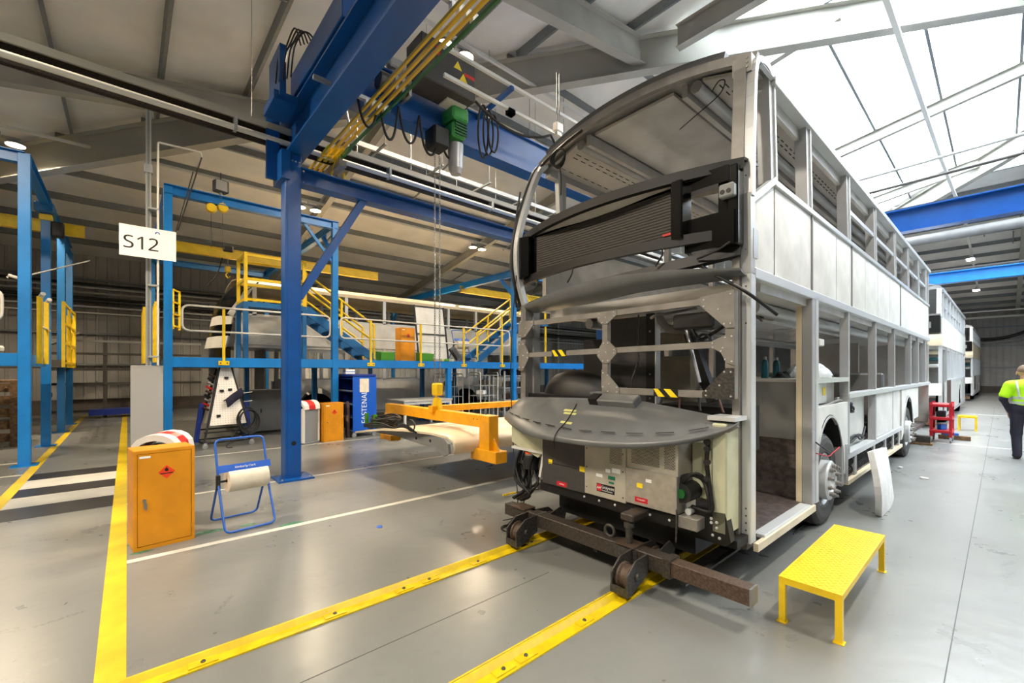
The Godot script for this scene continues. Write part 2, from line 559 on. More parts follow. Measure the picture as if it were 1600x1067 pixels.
# ---------------------------------------------------------------- the hall
func strip(parent, called, m, x0, x1, z0, z1, h = 0.002):
	return put(bb(S(), x0, x1, -0.001, h, z0, z1), called, m, parent)
func building():
	var fl = struct("floor", "glossy grey painted concrete floor with yellow and white lines")
	put(bb(S(), -23.8, 14.2, -0.25, 0.0, -48.7, 9.5), "slab", "floor", fl)
	strip(fl, "yellow_line", "line_yellow", -22.5, 3.0, 0.005, 0.135)
	strip(fl, "yellow_line", "line_yellow", -22.5, 3.0, 1.13, 1.25)
	var e = [-10.27, -9.71, -9.05, -8.48, -7.87, -7.25]
	for i in 5:
		strip(fl, "black_stripe" if i % 2 == 0 else "white_stripe", "line_black" if i % 2 == 0 else "line_white", e[i], e[i + 1], 0.135, 1.13)
	strip(fl, "white_line", "line_white", -5.065, -4.985, -20.0, 0.005)
	strip(fl, "white_line", "line_white", -7.24, -7.17, -24.0, 0.005)
	strip(fl, "white_line", "line_white", -10.33, -10.26, -24.0, 0.005)
	strip(fl, "white_line", "line_white", -10.36, -10.28, 1.25, 8.0)
	strip(fl, "white_line", "line_white", -11.75, -11.67, 1.25, 8.0)
	strip(fl, "white_line", "line_white", -1.0, 8.0, -14.0, -13.93)
	strip(fl, "white_line", "line_white", -1.0, 8.0, -24.1, -24.0)
	strip(fl, "sawn_joint", "dark_grey", -2.476, -2.470, -2.6, 3.0, 0.0006)
	strip(fl, "sawn_joint", "dark_grey", -0.206, -0.200, -30.0, 3.0, 0.0006)
	for g in [[-5.42, -0.62, 0.16], [-5.38, -0.97, 0.10], [-5.22, -0.09, 0.1], [-5.1, -1.33, 0.14], [-5.5, 0.03, 0.06]]:
		var pl = []
		for k in 9:
			var a = TAU * k / 9.0
			pl.append(Vector2(cos(a) * g[2] * rng.randf_range(0.6, 1.0) * 0.45, sin(a) * g[2] * rng.randf_range(0.7, 1.0)))
		put(prism(S(), pl, Vector3(g[0], -0.0005, g[1]), Vector3.RIGHT, Vector3.BACK, Vector3.UP * 0.0015), "green_paint_smear", "paint_green", fl)
	# walls: ribbed steel cladding in one-metre sheets above a dark plinth
	var cl = S()
	var pr = [Vector2(-0.5, 0), Vector2(-0.44, 0), Vector2(-0.42, 0.03), Vector2(-0.36, 0.03), Vector2(-0.34, 0), Vector2(-0.11, 0), Vector2(-0.09, 0.03), Vector2(-0.03, 0.03), Vector2(-0.01, 0), Vector2(0.22, 0), Vector2(0.24, 0.03), Vector2(0.30, 0.03), Vector2(0.32, 0), Vector2(0.497, 0)]
	for i in pr.size() - 1:
		quad(cl, Vector3(pr[i].x, 0, pr[i].y), Vector3(pr[i + 1].x, 0, pr[i + 1].y), Vector3(pr[i + 1].x, 1, pr[i + 1].y), Vector3(pr[i].x, 1, pr[i].y))
	var sheet_mesh = cl.commit()
	var wb = struct("wall_back", "grey ribbed steel cladding wall behind the work platforms")
	put(bb(S(), -23.85, -23.6, 0, 6.25, -48.5, 9.3), "backing", "cladding", wb)
	put(bb(S(), -23.6, -23.52, 0, 0.55, -48.5, 9.3), "plinth", "plinth", wb)
	for i in 44:
		inst(sheet_mesh, "cladding_sheet", "cladding", wb, Transform3D(Basis(Vector3(0, 0, -1), Vector3(0, 5.6, 0), Vector3(1, 0, 0)), Vector3(-23.59, 0.55, 8.5 - i)))
	for y in [1.9, 3.1, 4.15, 5.2]:
		put(bar(S(), Vector3(-23.48, y, 9.2), Vector3(-23.48, y, -48), 0.16, 0.07), "sheeting_rail", "purlin", wb)
	for z in [4.5, -1.3, -7.3, -13.3, -19.3, -25.3]:
		put(ibeam(S(), Vector3(-23.25, 0, z), Vector3(-23.25, 6.0, z), 0.4, 0.2, 0.02, 0.014, Vector3.RIGHT), "stanchion", "frame_grey", wb)
	for p in [[4.62, 0.05, "pipe_grey"], [4.42, 0.06, "black"], [4.28, 0.035, "black"], [4.82, 0.03, "pipe_white"], [3.86, 0.03, "pipe_white"], [4.95, 0.05, "black"]]:
		put(rod(S(), Vector3(-23.05, p[0], 8.2), Vector3(-23.05, p[0], -40), p[1]), "service_pipe", p[2], wb)
	put(bb(S(), -23.2, -22.95, 4.06, 4.12, -40, 8.2), "cable_tray", "galv", wb)
	var we = struct("wall_end", "far grey cladding wall closing the aisle beyond the buses")
	put(bb(S(), -23.8, 14.2, 0, 6.25, -48.75, -48.5), "backing", "cladding", we)
	put(bb(S(), -23.6, 14.0, 0, 0.5, -48.5, -48.4), "plinth", "plinth", we)
	for i in 20:
		inst(sheet_mesh, "cladding_sheet", "cladding", we, Transform3D(Basis(Vector3(1, 0, 0), Vector3(0, 5.65, 0), Vector3(0, 0, 1)), Vector3(-5.5 + i, 0.5, -48.49)))
	for y in [1.9, 3.5, 4.9]:
		put(bar(S(), Vector3(-8, y, -48.4), Vector3(14, y, -48.4), 0.12, 0.08), "sheeting_rail", "purlin", we)
	for x in [-1.6, 1.2, 4.4]:
		put(bar(S(), Vector3(x, 0, -48.36), Vector3(x, 6.1, -48.36), 0.10, 0.12, Vector3.BACK), "stanchion", "frame_grey", we)
	put(tube(S(), spline([Vector3(-4, 4.0, -48.1), Vector3(-1.5, 4.0, -48.1), Vector3(0.2, 4.1, -48.1), Vector3(1.6, 4.7, -48.1), Vector3(2.8, 5.4, -48.1), Vector3(5, 5.6, -48.1), Vector3(12, 5.6, -48.1)], 5), 0.11, 10), "sagging_duct", "black", we)
	put(tube(S(), spline([Vector3(-4, 3.75, -48.15), Vector3(0.2, 3.8, -48.15), Vector3(1.6, 4.3, -48.15), Vector3(2.8, 5.0, -48.15), Vector3(12, 5.2, -48.15)], 5), 0.05, 8), "service_pipe", "pipe_grey", we)
	var wl = struct("wall_left")
	put(bb(S(), -23.8, 14.2, 0, 6.3, 9.3, 9.55), "cladding_sheet", "cladding", wl)
	var wr = struct("wall_right")
	put(bb(S(), 14.0, 14.25, 0, 11.8, -48.5, 9.3), "cladding_sheet", "cladding", wr)

func h1(x): return 10.47 + 0.183 * x
func h2(z): return 7.853 - 0.183 * z
func h4(z): return 15.03 + 0.183 * z
const HA = -14.3   # hip towards the zebra crossing: x + z
const HC = 24.9    # hip towards the end wall: x - z
const AX = 5.3     # where both hips meet the ridge
const AZ = -19.6
func slope(st, pts, kind, dy, th):
	# a roof panel: plan outline lifted onto its slope, th thick
	var lo = []
	for p in pts:
		var y = h1(p.x) if kind == 1 else (h2(p.y) if kind == 2 else h4(p.y))
		lo.append(Vector3(p.x, y + dy, p.y))
	var ctr = Vector3.ZERO
	for p in lo: ctr += p
	ctr = ctr / lo.size() + Vector3.UP * th * 0.5
	var hi = []
	for p in lo: hi.append(p + Vector3.UP * th)
	facep(st, lo, ctr)
	facep(st, hi, ctr)
	for i in lo.size():
		var j = (i + 1) % lo.size()
		facep(st, [lo[i], lo[j], hi[j], hi[i]], ctr)
	return st
func roof():
	var c = struct("ceiling", "hipped roof of pale sheets on grey steel beams with skylights")
	var X0 = -4.9
	var Z2 = -9.4
	var Z4 = -27.0
	put(slope(S(), [Vector2(-23.8, 9.5), Vector2(X0, HA - X0), Vector2(X0, X0 - HC), Vector2(-23.8, -48.7)], 1, 0.0, 0.12), "roof_sheeting", "roof_sheet", c)
	put(slope(S(), [Vector2(-23.8, 9.5), Vector2(14.2, 9.5), Vector2(14.2, Z2), Vector2(HA - Z2, Z2)], 2, 0.0, 0.12), "roof_sheeting", "roof_sheet", c)
	put(slope(S(), [Vector2(Z4 + HC, Z4), Vector2(14.2, Z4), Vector2(14.2, -48.7), Vector2(-23.8, -48.7)], 4, 0.0, 0.12), "roof_sheeting", "roof_sheet", c)
	# glazed part round the ridge
	var xs = [X0, -2.85, -1.25, 0.35, 1.95, 3.55, AX]
	for i in 6:
		var a = xs[i]
		var b = xs[i + 1]
		put(slope(S(), [Vector2(a, HA - a), Vector2(b, HA - b), Vector2(b, b - HC), Vector2(a, a - HC)], 1, 0.05, 0.01), "skylight_pane", "skylight", c)
	var zs = [Z2, -11.0, -12.6, -14.2, -15.8, -17.4, -18.6, AZ]
	for i in 7:
		put(slope(S(), [Vector2(HA - zs[i], zs[i]), Vector2(9.5, zs[i]), Vector2(9.5, zs[i + 1]), Vector2(HA - zs[i + 1], zs[i + 1])], 2, 0.05, 0.01), "skylight_pane", "skylight", c)
		put(slope(S(), [Vector2(9.5, zs[i]), Vector2(14.2, zs[i]), Vector2(14.2, zs[i + 1]), Vector2(9.5, zs[i + 1])], 2, 0.05, 0.01), "skylight_pane", "skylight", c)
	var z4 = [AZ, -21.4, -23.2, -25.1, Z4]
	for i in 4:
		put(slope(S(), [Vector2(z4[i] + HC, z4[i]), Vector2(14.2, z4[i]), Vector2(14.2, z4[i + 1]), Vector2(z4[i + 1] + HC, z4[i + 1])], 4, 0.05, 0.01), "skylight_pane", "skylight", c)
	# purlins
	for k in 20:
		var x = -2.85 - 1.6 * 12 + 1.6 * k
		if x > 5.2: break
		put(bar(S(), Vector3(x, h1(x) - 0.1, HA - x), Vector3(x, h1(x) - 0.1, x - HC), 0.065, 0.2, Vector3(-0.183, 1, 0).normalized()), "purlin", "purlin", c)
	for k in 20:
		var z = 1.04 + 1.57 * 5 - 1.57 * k
		if z < -19.4: break
		put(bar(S(), Vector3(HA - z, h2(z) - 0.1, z), Vector3(14, h2(z) - 0.1, z), 0.065, 0.2, Vector3(0, 1, 0.183).normalized()), "purlin", "purlin", c)
	for k in 19:
		var z = -47.7 + 1.6 * k
		if z > -19.8: break
		put(bar(S(), Vector3(z + HC, h4(z) - 0.1, z), Vector3(14, h4(z) - 0.1, z), 0.065, 0.2, Vector3(0, 1, -0.183).normalized()), "purlin", "purlin", c)
	# steel frames
	var D = 0.6
	put(ibeam(S(), Vector3(-23.6, h1(-23.6) - D, 9.3), Vector3(AX, h1(AX) - D, AZ), 0.78, 0.26, 0.022, 0.014), "hip_beam", "frame_grey", c)
	put(ibeam(S(), Vector3(-23.6, h1(-23.6) - D, -48.5), Vector3(AX, h1(AX) - D, AZ), 0.72, 0.26, 0.022, 0.014), "hip_beam", "frame_grey", c)
	put(ibeam(S(), Vector3(AX, h1(AX) - D, AZ), Vector3(14, h1(AX) - D, AZ), 0.5, 0.24), "ridge_beam", "frame_grey", c)
	for x in [-18.0, -11.76, -5.5, 0.75, 7.0]:
		var z = maxf(HA - x, AZ)
		put(ibeam(S(), Vector3(x, h2(9.3) - 0.50, 9.3), Vector3(x, h2(z) - 0.50, z), 0.6, 0.22, 0.02, 0.014), "rafter", "frame_grey", c)
		var w = minf(x - HC, AZ)
		put(ibeam(S(), Vector3(x, h4(-48.5) - 0.45, -48.5), Vector3(x, h4(w) - 0.45, w), 0.42, 0.2, 0.018, 0.012), "rafter", "frame_grey", c)
	for z in [-5.0, -11.9, -18.9, -25.5, -32.0, -38.5]:
		var x1 = minf(HA - z, z + HC)
		put(ibeam(S(), Vector3(-23.6, h1(-23.6) - 0.38, z), Vector3(x1, h1(x1) - 0.38, z), 0.36, 0.18, 0.018, 0.012), "rafter", "frame_grey", c)
	put(ibeam(S(), Vector3(HA - Z2 + 0.1, h2(-9.2) - 0.45, -9.2), Vector3(14, h2(-9.2) - 0.45, -9.2), 0.5, 0.2), "trimmer_beam", "frame_grey", c)
	put(ibeam(S(), Vector3(X0, h1(X0) - 0.42, HA - X0), Vector3(X0, h1(X0) - 0.42, X0 - HC), 0.3, 0.18), "trimmer_beam", "frame_grey", c)
	# sag rods between purlins
	for q in [[1, -11.3, -7.6], [1, -12.8, -7.6], [1, -9.9, -7.6], [1, -14.2, -6.1], [1, -17.2, -6.1], [1, -14.2, -13.4], [1, -18.6, -13.4], [2, 0.96, -12.8], [2, -0.5, -8.2], [4, -30.7, 0.6], [4, -33.6, 0.4], [4, -32.1, -0.6], [4, -36.5, 1.0]]:
		var a
		var b
		if q[0] == 1:
			a = Vector3(q[1], h1(q[1]) - 0.17, q[2]); b = Vector3(q[1] - 1.57, h1(q[1] - 1.57) - 0.17, q[2])
		elif q[0] == 2:
			a = Vector3(q[2], h2(q[1]) - 0.17, q[1]); b = Vector3(q[2], h2(q[1] - 1.57) - 0.17, q[1] - 1.57)
		else:
			a = Vector3(q[2], h4(q[1]) - 0.17, q[1]); b = Vector3(q[2], h4(q[1] - 1.57) - 0.17, q[1] - 1.57)
		put(bar(S(), a, b, 0.045, 0.045), "sag_bar", "purlin", c)
	# services hung from the roof
	var t = wthing("cable_ladder", "galvanised cable ladder hung along the roof behind the hoist", "cable ladder", Vector3(-8.3, 5.9, -3.2))
	for x in [-8.62, -7.98]:
		put(bar(S(), Vector3(x, 5.92, -3.2), Vector3(x, 5.92, -22), 0.03, 0.09), "side_rail", "galv", t)
	var rung = bar(S(), Vector3(-0.7, 0, 0), Vector3(0.7, 0, 0), 0.045, 0.03).commit()
	for i in 14:
		var z = -3.6 - 1.25 * i
		inst(rung, "rung", "purlin", t, Transform3D(Basis.IDENTITY, Vector3(-8.3, 5.88, z)))
		for x in [-8.95, -7.65]:
			put(rod(S(), Vector3(x, 5.88, z), Vector3(x, h1(x) - 0.2, z), 0.008, 5), "hanger_rod", "steel", t)
	t = wthing("service_beam", "long grey service beam with dark underside running past the crane column", "beam", Vector3(-7.5, 5.2, 8.2))
	put(bb(S(), -7.62, -7.40, 5.42, 5.44, -24.0, 8.2), "top_plate", "frame_grey", t)
	put(bb(S(), -7.41, -7.39, 5.345, 5.44, -24.0, 8.2), "face_plate", "frame_grey", t)
	put(bb(S(), -7.60, -7.58, 5.16, 5.42, -24.0, 8.2), "rear_plate", "rust_dark", t)
	put(rod(S(), Vector3(-7.42, 5.21, 8.2), Vector3(-7.42, 5.21, -24.0), 0.042, 12), "pipe", "pipe_white", t)
	for i in 12:
		put(bb(S(), -7.5, -7.36, 5.17, 5.36, 6.0 - 2.4 * i, 6.04 - 2.4 * i), "pipe_clip", "galv", t)
	for i in 8:
		put(rod(S(), Vector3(-7.5, 5.42, 4.6 - 3.0 * i), Vector3(-7.5, minf(h1(-7.5), h2(4.6 - 3.0 * i)) - 0.1, 4.6 - 3.0 * i), 0.006, 5), "hanger_rod", "steel", t)
	var runs = [[-7.2, 2.6, 8.26, -17.0, "lamp trunking above the hoist"], [-15.0, 5.0, 7.2, -24.0, "lamp trunking above the work platforms"]]
	for r in runs:
		t = wthing("lighting_trunking", "long pale " + r[4], "trunking", Vector3(r[0], r[2], r[1]))
		put(bar(S(), Vector3(r[0], r[2], r[1]), Vector3(r[0], r[2], r[3]), 0.06, 0.06), "channel", "pipe_white", t)
	t = wthing("lighting_trunking", "long white lamp trunking running under the skylight", "trunking", Vector3(-1.4, 8.8, -6.2))
	put(bar(S(), Vector3(-1.45, 8.45, -5.8), Vector3(-1.35, 8.75, -20), 0.09, 0.09), "channel", "pipe_white", t)
	put(bar(S(), Vector3(-1.35, 8.75, -20), Vector3(-1.1, 8.52, -29.4), 0.09, 0.09), "channel", "pipe_white", t)
	put(bar(S(), Vector3(-1.1, 8.52, -29.4), Vector3(-1.0, 6.85, -40.5), 0.09, 0.09), "channel", "pipe_white", t)
	# pipes crossing below the skylight
	for p in [[-19.6, 8.55, "pipe_grey", "slim pipe crossing under the skylight, upper of two"], [-20.4, 8.25, "steel_dark", "dark pipe crossing under the skylight, lower of two"]]:
		solo(rod(S(), Vector3(-6, p[1] - 0.15, p[0]), Vector3(13.9, p[1] + 0.4, p[0]), 0.05, 10), "roof_pipe", p[2], p[3], "pipe")
	solo(rod(S(), Vector3(-8, 7.6, -27.5), Vector3(13.9, 8.0, -27.5), 0.22, 16), "air_duct", "mid_grey", "round grey air duct crossing below the glazed roof", "duct")
	for p in [[-44.0, 5.7, 0.05, "thin white pipe crossing high by the end wall"], [-45.4, 5.4, 0.07, "thicker white pipe crossing high by the end wall"]]:
		solo(rod(S(), Vector3(-5, p[1], p[0]), Vector3(13.9, p[1] + 0.1, p[0]), p[2], 8), "end_pipe", "pipe_white", p[3], "pipe")

func lamp(at, label, e, m = "lamp_glow", col = Color(1.0, 0.92, 0.80)):
	var t = thing("high_bay_lamp", label, "lamp", at, 0.0, "twin high bay lamps")
	put(bar(S(), Vector3(0, 0.12, -0.32), Vector3(0, 0.12, 0.32), 0.06, 0.05), "bracket", "galv", t)
	put(rod(S(), Vector3(0, 0.12, 0), Vector3(0, 0.23, 0), 0.015, 6), "hanger", "galv", t)
	for s in [-1, 1]:
		var st = S()
		lathe(st, [Vector2(0.0, 0.10), Vector2(0.05, 0.10), Vector2(0.16, 0.02), Vector2(0.175, -0.02), Vector2(0.165, -0.02)], Vector3(0, 0, 0.24 * s), Basis.IDENTITY, 16)
		put(st, "housing", "mid_grey", t)
		st = S()
		lathe(st, [Vector2(0.165, -0.015), Vector2(0.165, -0.03), Vector2(0.10, -0.045), Vector2(0.0, -0.05)], Vector3(0, 0, 0.24 * s), Basis.IDENTITY, 16)
		put(st, "lens", m, t)
		var l = SpotLight3D.new()
		l.name = "lamp_light"
		l.position = Vector3(0, -0.07, 0.24 * s)
		l.rotation.x = -PI / 2
		l.spot_angle = 80.0
		l.spot_angle_attenuation = 0.6
		l.spot_range = 40.0
		l.spot_attenuation = 2.0
		l.light_energy = e * 0.5
		l.light_color = col
		l.light_size = 0.16
		l.shadow_enabled = true
		t.add_child(l, true)
	return t
func lamps():
	var warm = Color(1.0, 0.91, 0.78)
	lamp(Vector3(-7.18, 8.0, -4.86), "glaring twin lamp right above the crane hoist", 60.0, "lamp_glow", warm)
	lamp(Vector3(-7.4, 7.0, 2.4), "twin lamp over the zebra crossing", 60.0, "lamp_glow", warm)
	lamp(Vector3(-15.0, 6.95, -4.4), "twin lamp behind the blue crane column", 55.0, "lamp_glow", warm)
	lamp(Vector3(-15.0, 6.95, -11.3), "twin lamp between the crane column and the assembled bus front", 55.0, "lamp_glow", warm)
	lamp(Vector3(-15.3, 6.95, 2.2), "twin lamp over the platform with the pallet underneath", 55.0, "lamp_glow", warm)
	lamp(Vector3(-2.6, 7.0, 3.2), "twin lamp over the open floor between the yellow rails", 54.0, "lamp_glow", Color(1.0, 0.95, 0.87))
	lamp(Vector3(2.4, 7.0, 3.2), "twin lamp over the open aisle floor", 40.0, "lamp_glow", Color(1.0, 0.97, 0.92))
	lamp(Vector3(1.2, 7.9, -4.4), "twin lamp over the yellow step", 52.0, "lamp_glow", Color(1.0, 0.97, 0.92))
	lamp(Vector3(-7.0, 8.6, -11.3), "twin lamp beyond the bus roof", 40.0, "lamp_glow", warm)
	lamp(Vector3(-1.42, 8.3, -8.6), "twin lamp hanging under the bright skylight above the bus", 8.0, "lamp_glow_cool", Color(1, 0.97, 0.94))
	for p in [[-1.15, 8.25, -29.2, "first twin lamp past the blue runway beams"], [-1.1, 7.6, -33.6, "second twin lamp past the blue runway beams"], [-1.05, 6.7, -39.7, "last twin lamp before the end wall"]]:
		lamp(Vector3(p[0], p[1], p[2]), p[3], 26.0, "lamp_glow_cool", Color(1, 0.95, 0.9))

# ---------------------------------------------------------------- the bus in front (its own axes: x to its door side, z towards its nose, y up)
const BO = Vector3(-2.47, 0, -3.5)
func lz(px, py, z): return on_z(px, py, z + BO.z) - BO
func lx(px, py, x): return on_x(px, py, x + BO.x) - BO
func nose(x): return 0.05 + 0.25 * (1.0 - (x / 1.25) * (x / 1.25))
func pick(tab, x):
	for i in tab.size() - 1:
		if x <= tab[i + 1][0]:
			return lerpf(tab[i][1], tab[i + 1][1], clampf((x - tab[i][0]) / (tab[i + 1][0] - tab[i][0]), 0, 1))
	return tab[-1][1]
func wheel(parent, at, out, r = 0.48, hub = true):
	# axis along x; out = +1 when the outer face looks to +x
	var w = MeshInstance3D.new()
	w.name = "wheel"
	var f = Basis(Vector3(0, 0, 1), Vector3(out, 0, 0), Vector3(0, out, 0))
	if f.determinant() < 0: f = Basis(Vector3(0, 0, -1), Vector3(out, 0, 0), Vector3(0, out, 0))
	var st = S()
	lathe(st, [Vector2(0.29, -0.26), Vector2(0.40, -0.27), Vector2(r - 0.03, -0.265), Vector2(r - 0.006, -0.24), Vector2(r, -0.20), Vector2(r, -0.07), Vector2(r - 0.006, -0.035), Vector2(r - 0.03, -0.01), Vector2(0.40, 0.0), Vector2(0.30, -0.012), Vector2(0.285, -0.03)], Vector3.ZERO, f, 36)
	for k in 4:
		var y = -0.20 + 0.043 * k
		lathe(st, [Vector2(r + 0.001, y), Vector2(r + 0.008, y + 0.004), Vector2(r + 0.008, y + 0.03), Vector2(r + 0.001, y + 0.034)], Vector3.ZERO, f, 36)
	w.mesh = st.commit()
	w.set_surface_override_material(0, M["tyre"])
	w.position = at
	place(w, parent)
	st = S()
	lathe(st, [Vector2(0.29, -0.24), Vector2(0.287, -0.03), Vector2(0.272, -0.02), Vector2(0.262, -0.05), Vector2(0.235, -0.12), Vector2(0.15, -0.09), Vector2(0.0, -0.09)], Vector3.ZERO, f, 28)
	put(st, "rim", "alu", w)
	if hub:
		st = S()
		lathe(st, [Vector2(0.21, -0.09), Vector2(0.21, 0.035), Vector2(0.19, 0.05), Vector2(0.12, 0.05), Vector2(0.10, 0.02), Vector2(0.0, 0.02)], Vector3.ZERO, f, 24)
		put(st, "hub", "alu_bright", w)
		for k in 10:
			var a = TAU * k / 10.0
			st = S()
			lathe(st, [Vector2(0.024, 0), Vector2(0.024, 0.035), Vector2(0.015, 0.04), Vector2(0.015, 0.06), Vector2(0, 0.06)], Vector3(out * 0.045, cos(a) * 0.155, sin(a) * 0.155), f, 8)
			put(st, "wheel_nut", "alu_worn", w)
	return w
func quilt(parent, x, side, z0, z1, y0, y1, m = "quilt", called = "insulated_panel", bulge = 0.025, slant = 0.0):
	var R = []
	for i in 9:
		var v = i / 8.0
		var row = []
		for j in 9:
			var u = j / 8.0
			var e = 16.0 * u * (1 - u) * v * (1 - v)
			var w = sin(u * 9.0 + z0 * 3.0) * sin(v * 7.0 + z0) * 0.005
			row.append(Vector3(x + side * (bulge * e + w * e), lerpf(y0, y1 - slant * (1 - u), v), lerpf(z0, z1, u) if side > 0 else lerpf(z1, z0, u)))
		R.append(row)
	return put(sheet(S(), R, 0.03), called, m, parent)
func dots(st, x0, x1, y0, y1, z, pitch, r):
	var row = 0
	var y = y0
	while y <= y1:
		var x = x0 + (pitch * 0.5 if row % 2 else 0.0)
		while x <= x1:
			var p = []
			for k in 6: p.append(Vector3(x + cos(TAU * k / 6.0) * r, y + sin(TAU * k / 6.0) * r, z))
			facep(st, p, Vector3(x, y, z - 1))
			x += pitch
		y += pitch * 0.87
		row += 1
	return st
func sticker(parent, m, a, b, z, called = "label"):
	return put(bb(S(), a.x, b.x, minf(a.y, b.y), maxf(a.y, b.y), z, z + 0.002), called, m, parent)
func main_bus():
	var t = thing("double_decker_bus", "unfinished double-decker bus with bare open front and white side panels", "bus", BO, -0.0087)
	var L = -11.1
	var zu = [-0.52, -1.50, -3.07, -4.65, -6.3, -7.75, -9.2, -10.45]
	var zl = [-3.10, -4.72, -6.3, -8.14, -9.2, -10.4]
	# --- floor, upper floor, linings
	put(bb(S(), -1.15, 1.16, 0.27, 0.345, -4.6, -0.1), "floor_pan", "wood_floor", t)
	put(bb(S(), -1.15, 1.15, 0.34, 0.42, L, -4.6), "floor_pan", "wood_floor", t)
	put(bb(S(), -1.19, 1.17, 2.30, 2.40, L, -0.35), "upper_floor", "lining", t)
	for x in [-0.95, 0.95]:
		put(rod(S(), Vector3(x, 2.24, -0.8), Vector3(x, 2.24, L + 0.1), 0.06, 12), "air_duct", "alu", t)
		put(rod(S(), Vector3(x * 0.84, 2.27, -0.8), Vector3(x * 0.84, 2.27, L + 0.1), 0.03, 8), "air_duct", "lining", t)
	put(bb(S(), -0.5, 0.5, 2.26, 2.30, -6.5, -1.5), "ceiling_panel", "lining_gloss", t)
	# --- roof
	var prof = [Vector2(-1.23, 4.06), Vector2(-1.18, 4.16), Vector2(-1.0, 4.23), Vector2(-0.6, 4.32), Vector2(0, 4.355), Vector2(0.6, 4.32), Vector2(1.0, 4.23), Vector2(1.18, 4.16), Vector2(1.23, 4.06)]
	var R = []
	for i in 12:
		var z = lerpf(-0.22, L, i / 11.0)
		var row = []
		for p in prof: row.append(Vector3(p.x, p.y, z))
		R.append(row)
	put(sheet(S(), R, 0.03), "roof_skin", "alu", t)
	var st = S()
	var arc = []
	for i in 21:
		var x = lerpf(-1.2, 1.2, i / 20.0)
		arc.append(Vector3(x, 4.28 - 0.17 * pow(absf(x) / 1.2, 2.2), -0.20 + 0.06 * (1 - x * x / 1.44)))
	for i in 20: bar(st, arc[i], arc[i + 1], 0.05, 0.075)
	put(st, "roof_front_rail", "alu_worn", t)
	st = S()
	for i in range(1, 18): bar(st, arc[i] + Vector3(0, 0.07, -0.05), arc[i + 1] + Vector3(0, 0.07, -0.05), 0.12, 0.055)
	put(st, "roof_front_lip", "grp_grey", t)
	put(bb(S(), -0.5, 0.42, 4.25, 4.28, -5.2, -0.35), "ceiling_panel", "lining_gloss", t)
	put(bb(S(), -0.5, 0.42, 4.25, 4.28, L, -5.22), "ceiling_panel", "lining_gloss", t)
	for s in [-1, 1]:
		put(rod(S(), Vector3(0.66 * s, 4.19, -0.3), Vector3(0.66 * s, 4.19, L), 0.055, 12), "roof_duct", "alu", t)
		put(bb(S(), 0.53 * s, 0.58 * s, 4.14, 4.26, -0.3, L), "duct_channel", "lining", t)
		put(prism(S(), [Vector2(0.72 * s, 4.24), Vector2(1.16 * s, 4.10), Vector2(1.16 * s, 4.07), Vector2(0.72 * s, 4.21)], Vector3(0, 0, -0.3), Vector3.RIGHT, Vector3.UP, Vector3(0, 0, L + 0.3)), "cove_panel", "lining", t)
		st = S()
		var d = -0.45
		while d > L + 0.2:
			for q in [0.82, 0.87, 1.06]:
				var y = 4.21 - (q - 0.72) * 0.14 / 0.44 - 0.001
				box(st, Vector3(q * s, y, d), Vector3(0.014, 0.004, 0.075), Basis(Vector3.BACK, s * 0.308))
			d -= 0.14
		put(st, "perforation", "black", t).set_meta("kind", "stuff")
	# --- door side (x = 1.22)
	put(bb(S(), 1.15, 1.22, 0.35, 2.40, -0.12, -0.02, 0.006), "corner_post", "alu_bright", t)
	put(bb(S(), 1.10, 1.15, 0.40, 3.0, -0.06, 0.02), "corner_post", "alu_worn", t)
	for k in 9:
		bolt(t, Vector3(1.185, 0.45 + 0.055 * k if k < 4 else 0.9 + 0.28 * k, -0.018), Vector3.BACK, 0.5, "dark_grey", "rivet")
	put(bar(S(), Vector3(1.185, 2.40, -0.06), Vector3(1.19, 3.0, -0.04), 0.07, 0.08, Vector3.BACK), "corner_post", "alu", t)
	st = S()
	var fp = spline([Vector3(1.19, 2.98, -0.04), Vector3(1.19, 3.5, -0.06), Vector3(1.18, 3.95, -0.12), Vector3(1.17, 4.10, -0.22), Vector3(1.17, 4.14, -0.40), Vector3(1.17, 4.08, -0.55)], 4)
	for i in fp.size() - 1: bar(st, fp[i], fp[i + 1], 0.09, 0.05, Vector3.BACK if i < 12 else Vector3.UP)
	put(st, "front_window_frame", "alu_bright", t)
	put(bar(S(), Vector3(1.13, 2.9, -0.0), Vector3(1.12, 4.0, -0.10), 0.09, 0.06, Vector3.BACK), "upper_front_post", "alu_worn", t)
	put(bb(S(), 1.06, 1.2, 3.96, 4.10, -0.16, -0.08), "bracket", "alu_worn", t)
	for k in 3: bolt(t, Vector3(1.17, 4.0 + 0.035 * k, -0.08), Vector3.BACK, 0.7)
	# entrance
	put(bb(S(), 1.13, 1.22, 0.32, 0.352, -1.5, -0.30, 0.004), "entrance_sill", "alu_bright", t)
	put(bb(S(), 1.20, 1.235, 0.27, 0.33, -1.62, -0.12), "sill_edge", "cream", t)
	put(bb(S(), 1.13, 1.22, 0.33, 2.40, -1.66, -1.56, 0.005), "door_pillar", "alu", t)
	put(bb(S(), 1.08, 1.13, 0.33, 2.36, -1.62, -1.56), "door_pillar", "cream", t)
	put(bb(S(), 1.13, 1.225, 0.33, 2.40, -1.76, -1.67, 0.004), "arch_pillar", "alu_bright", t)
	# pillars and rails
	for z in zl: put(bb(S(), 1.12, 1.21, 0.62 if z > -4.8 else 1.33, 2.40, z - 0.04, z + 0.04, 0.004), "side_pillar", "alu", t)
	put(bb(S(), 1.13, 1.225, 2.37, 2.45, L, -0.10, 0.005), "cant_rail", "alu_bright", t)
	put(bb(S(), 1.12, 1.22, 1.53, 1.58, -3.06, -1.66), "waist_rail", "alu_bright", t)
	put(bb(S(), 1.12, 1.225, 1.32, 1.385, L, -3.06, 0.004), "waist_rail", "alu_bright", t)
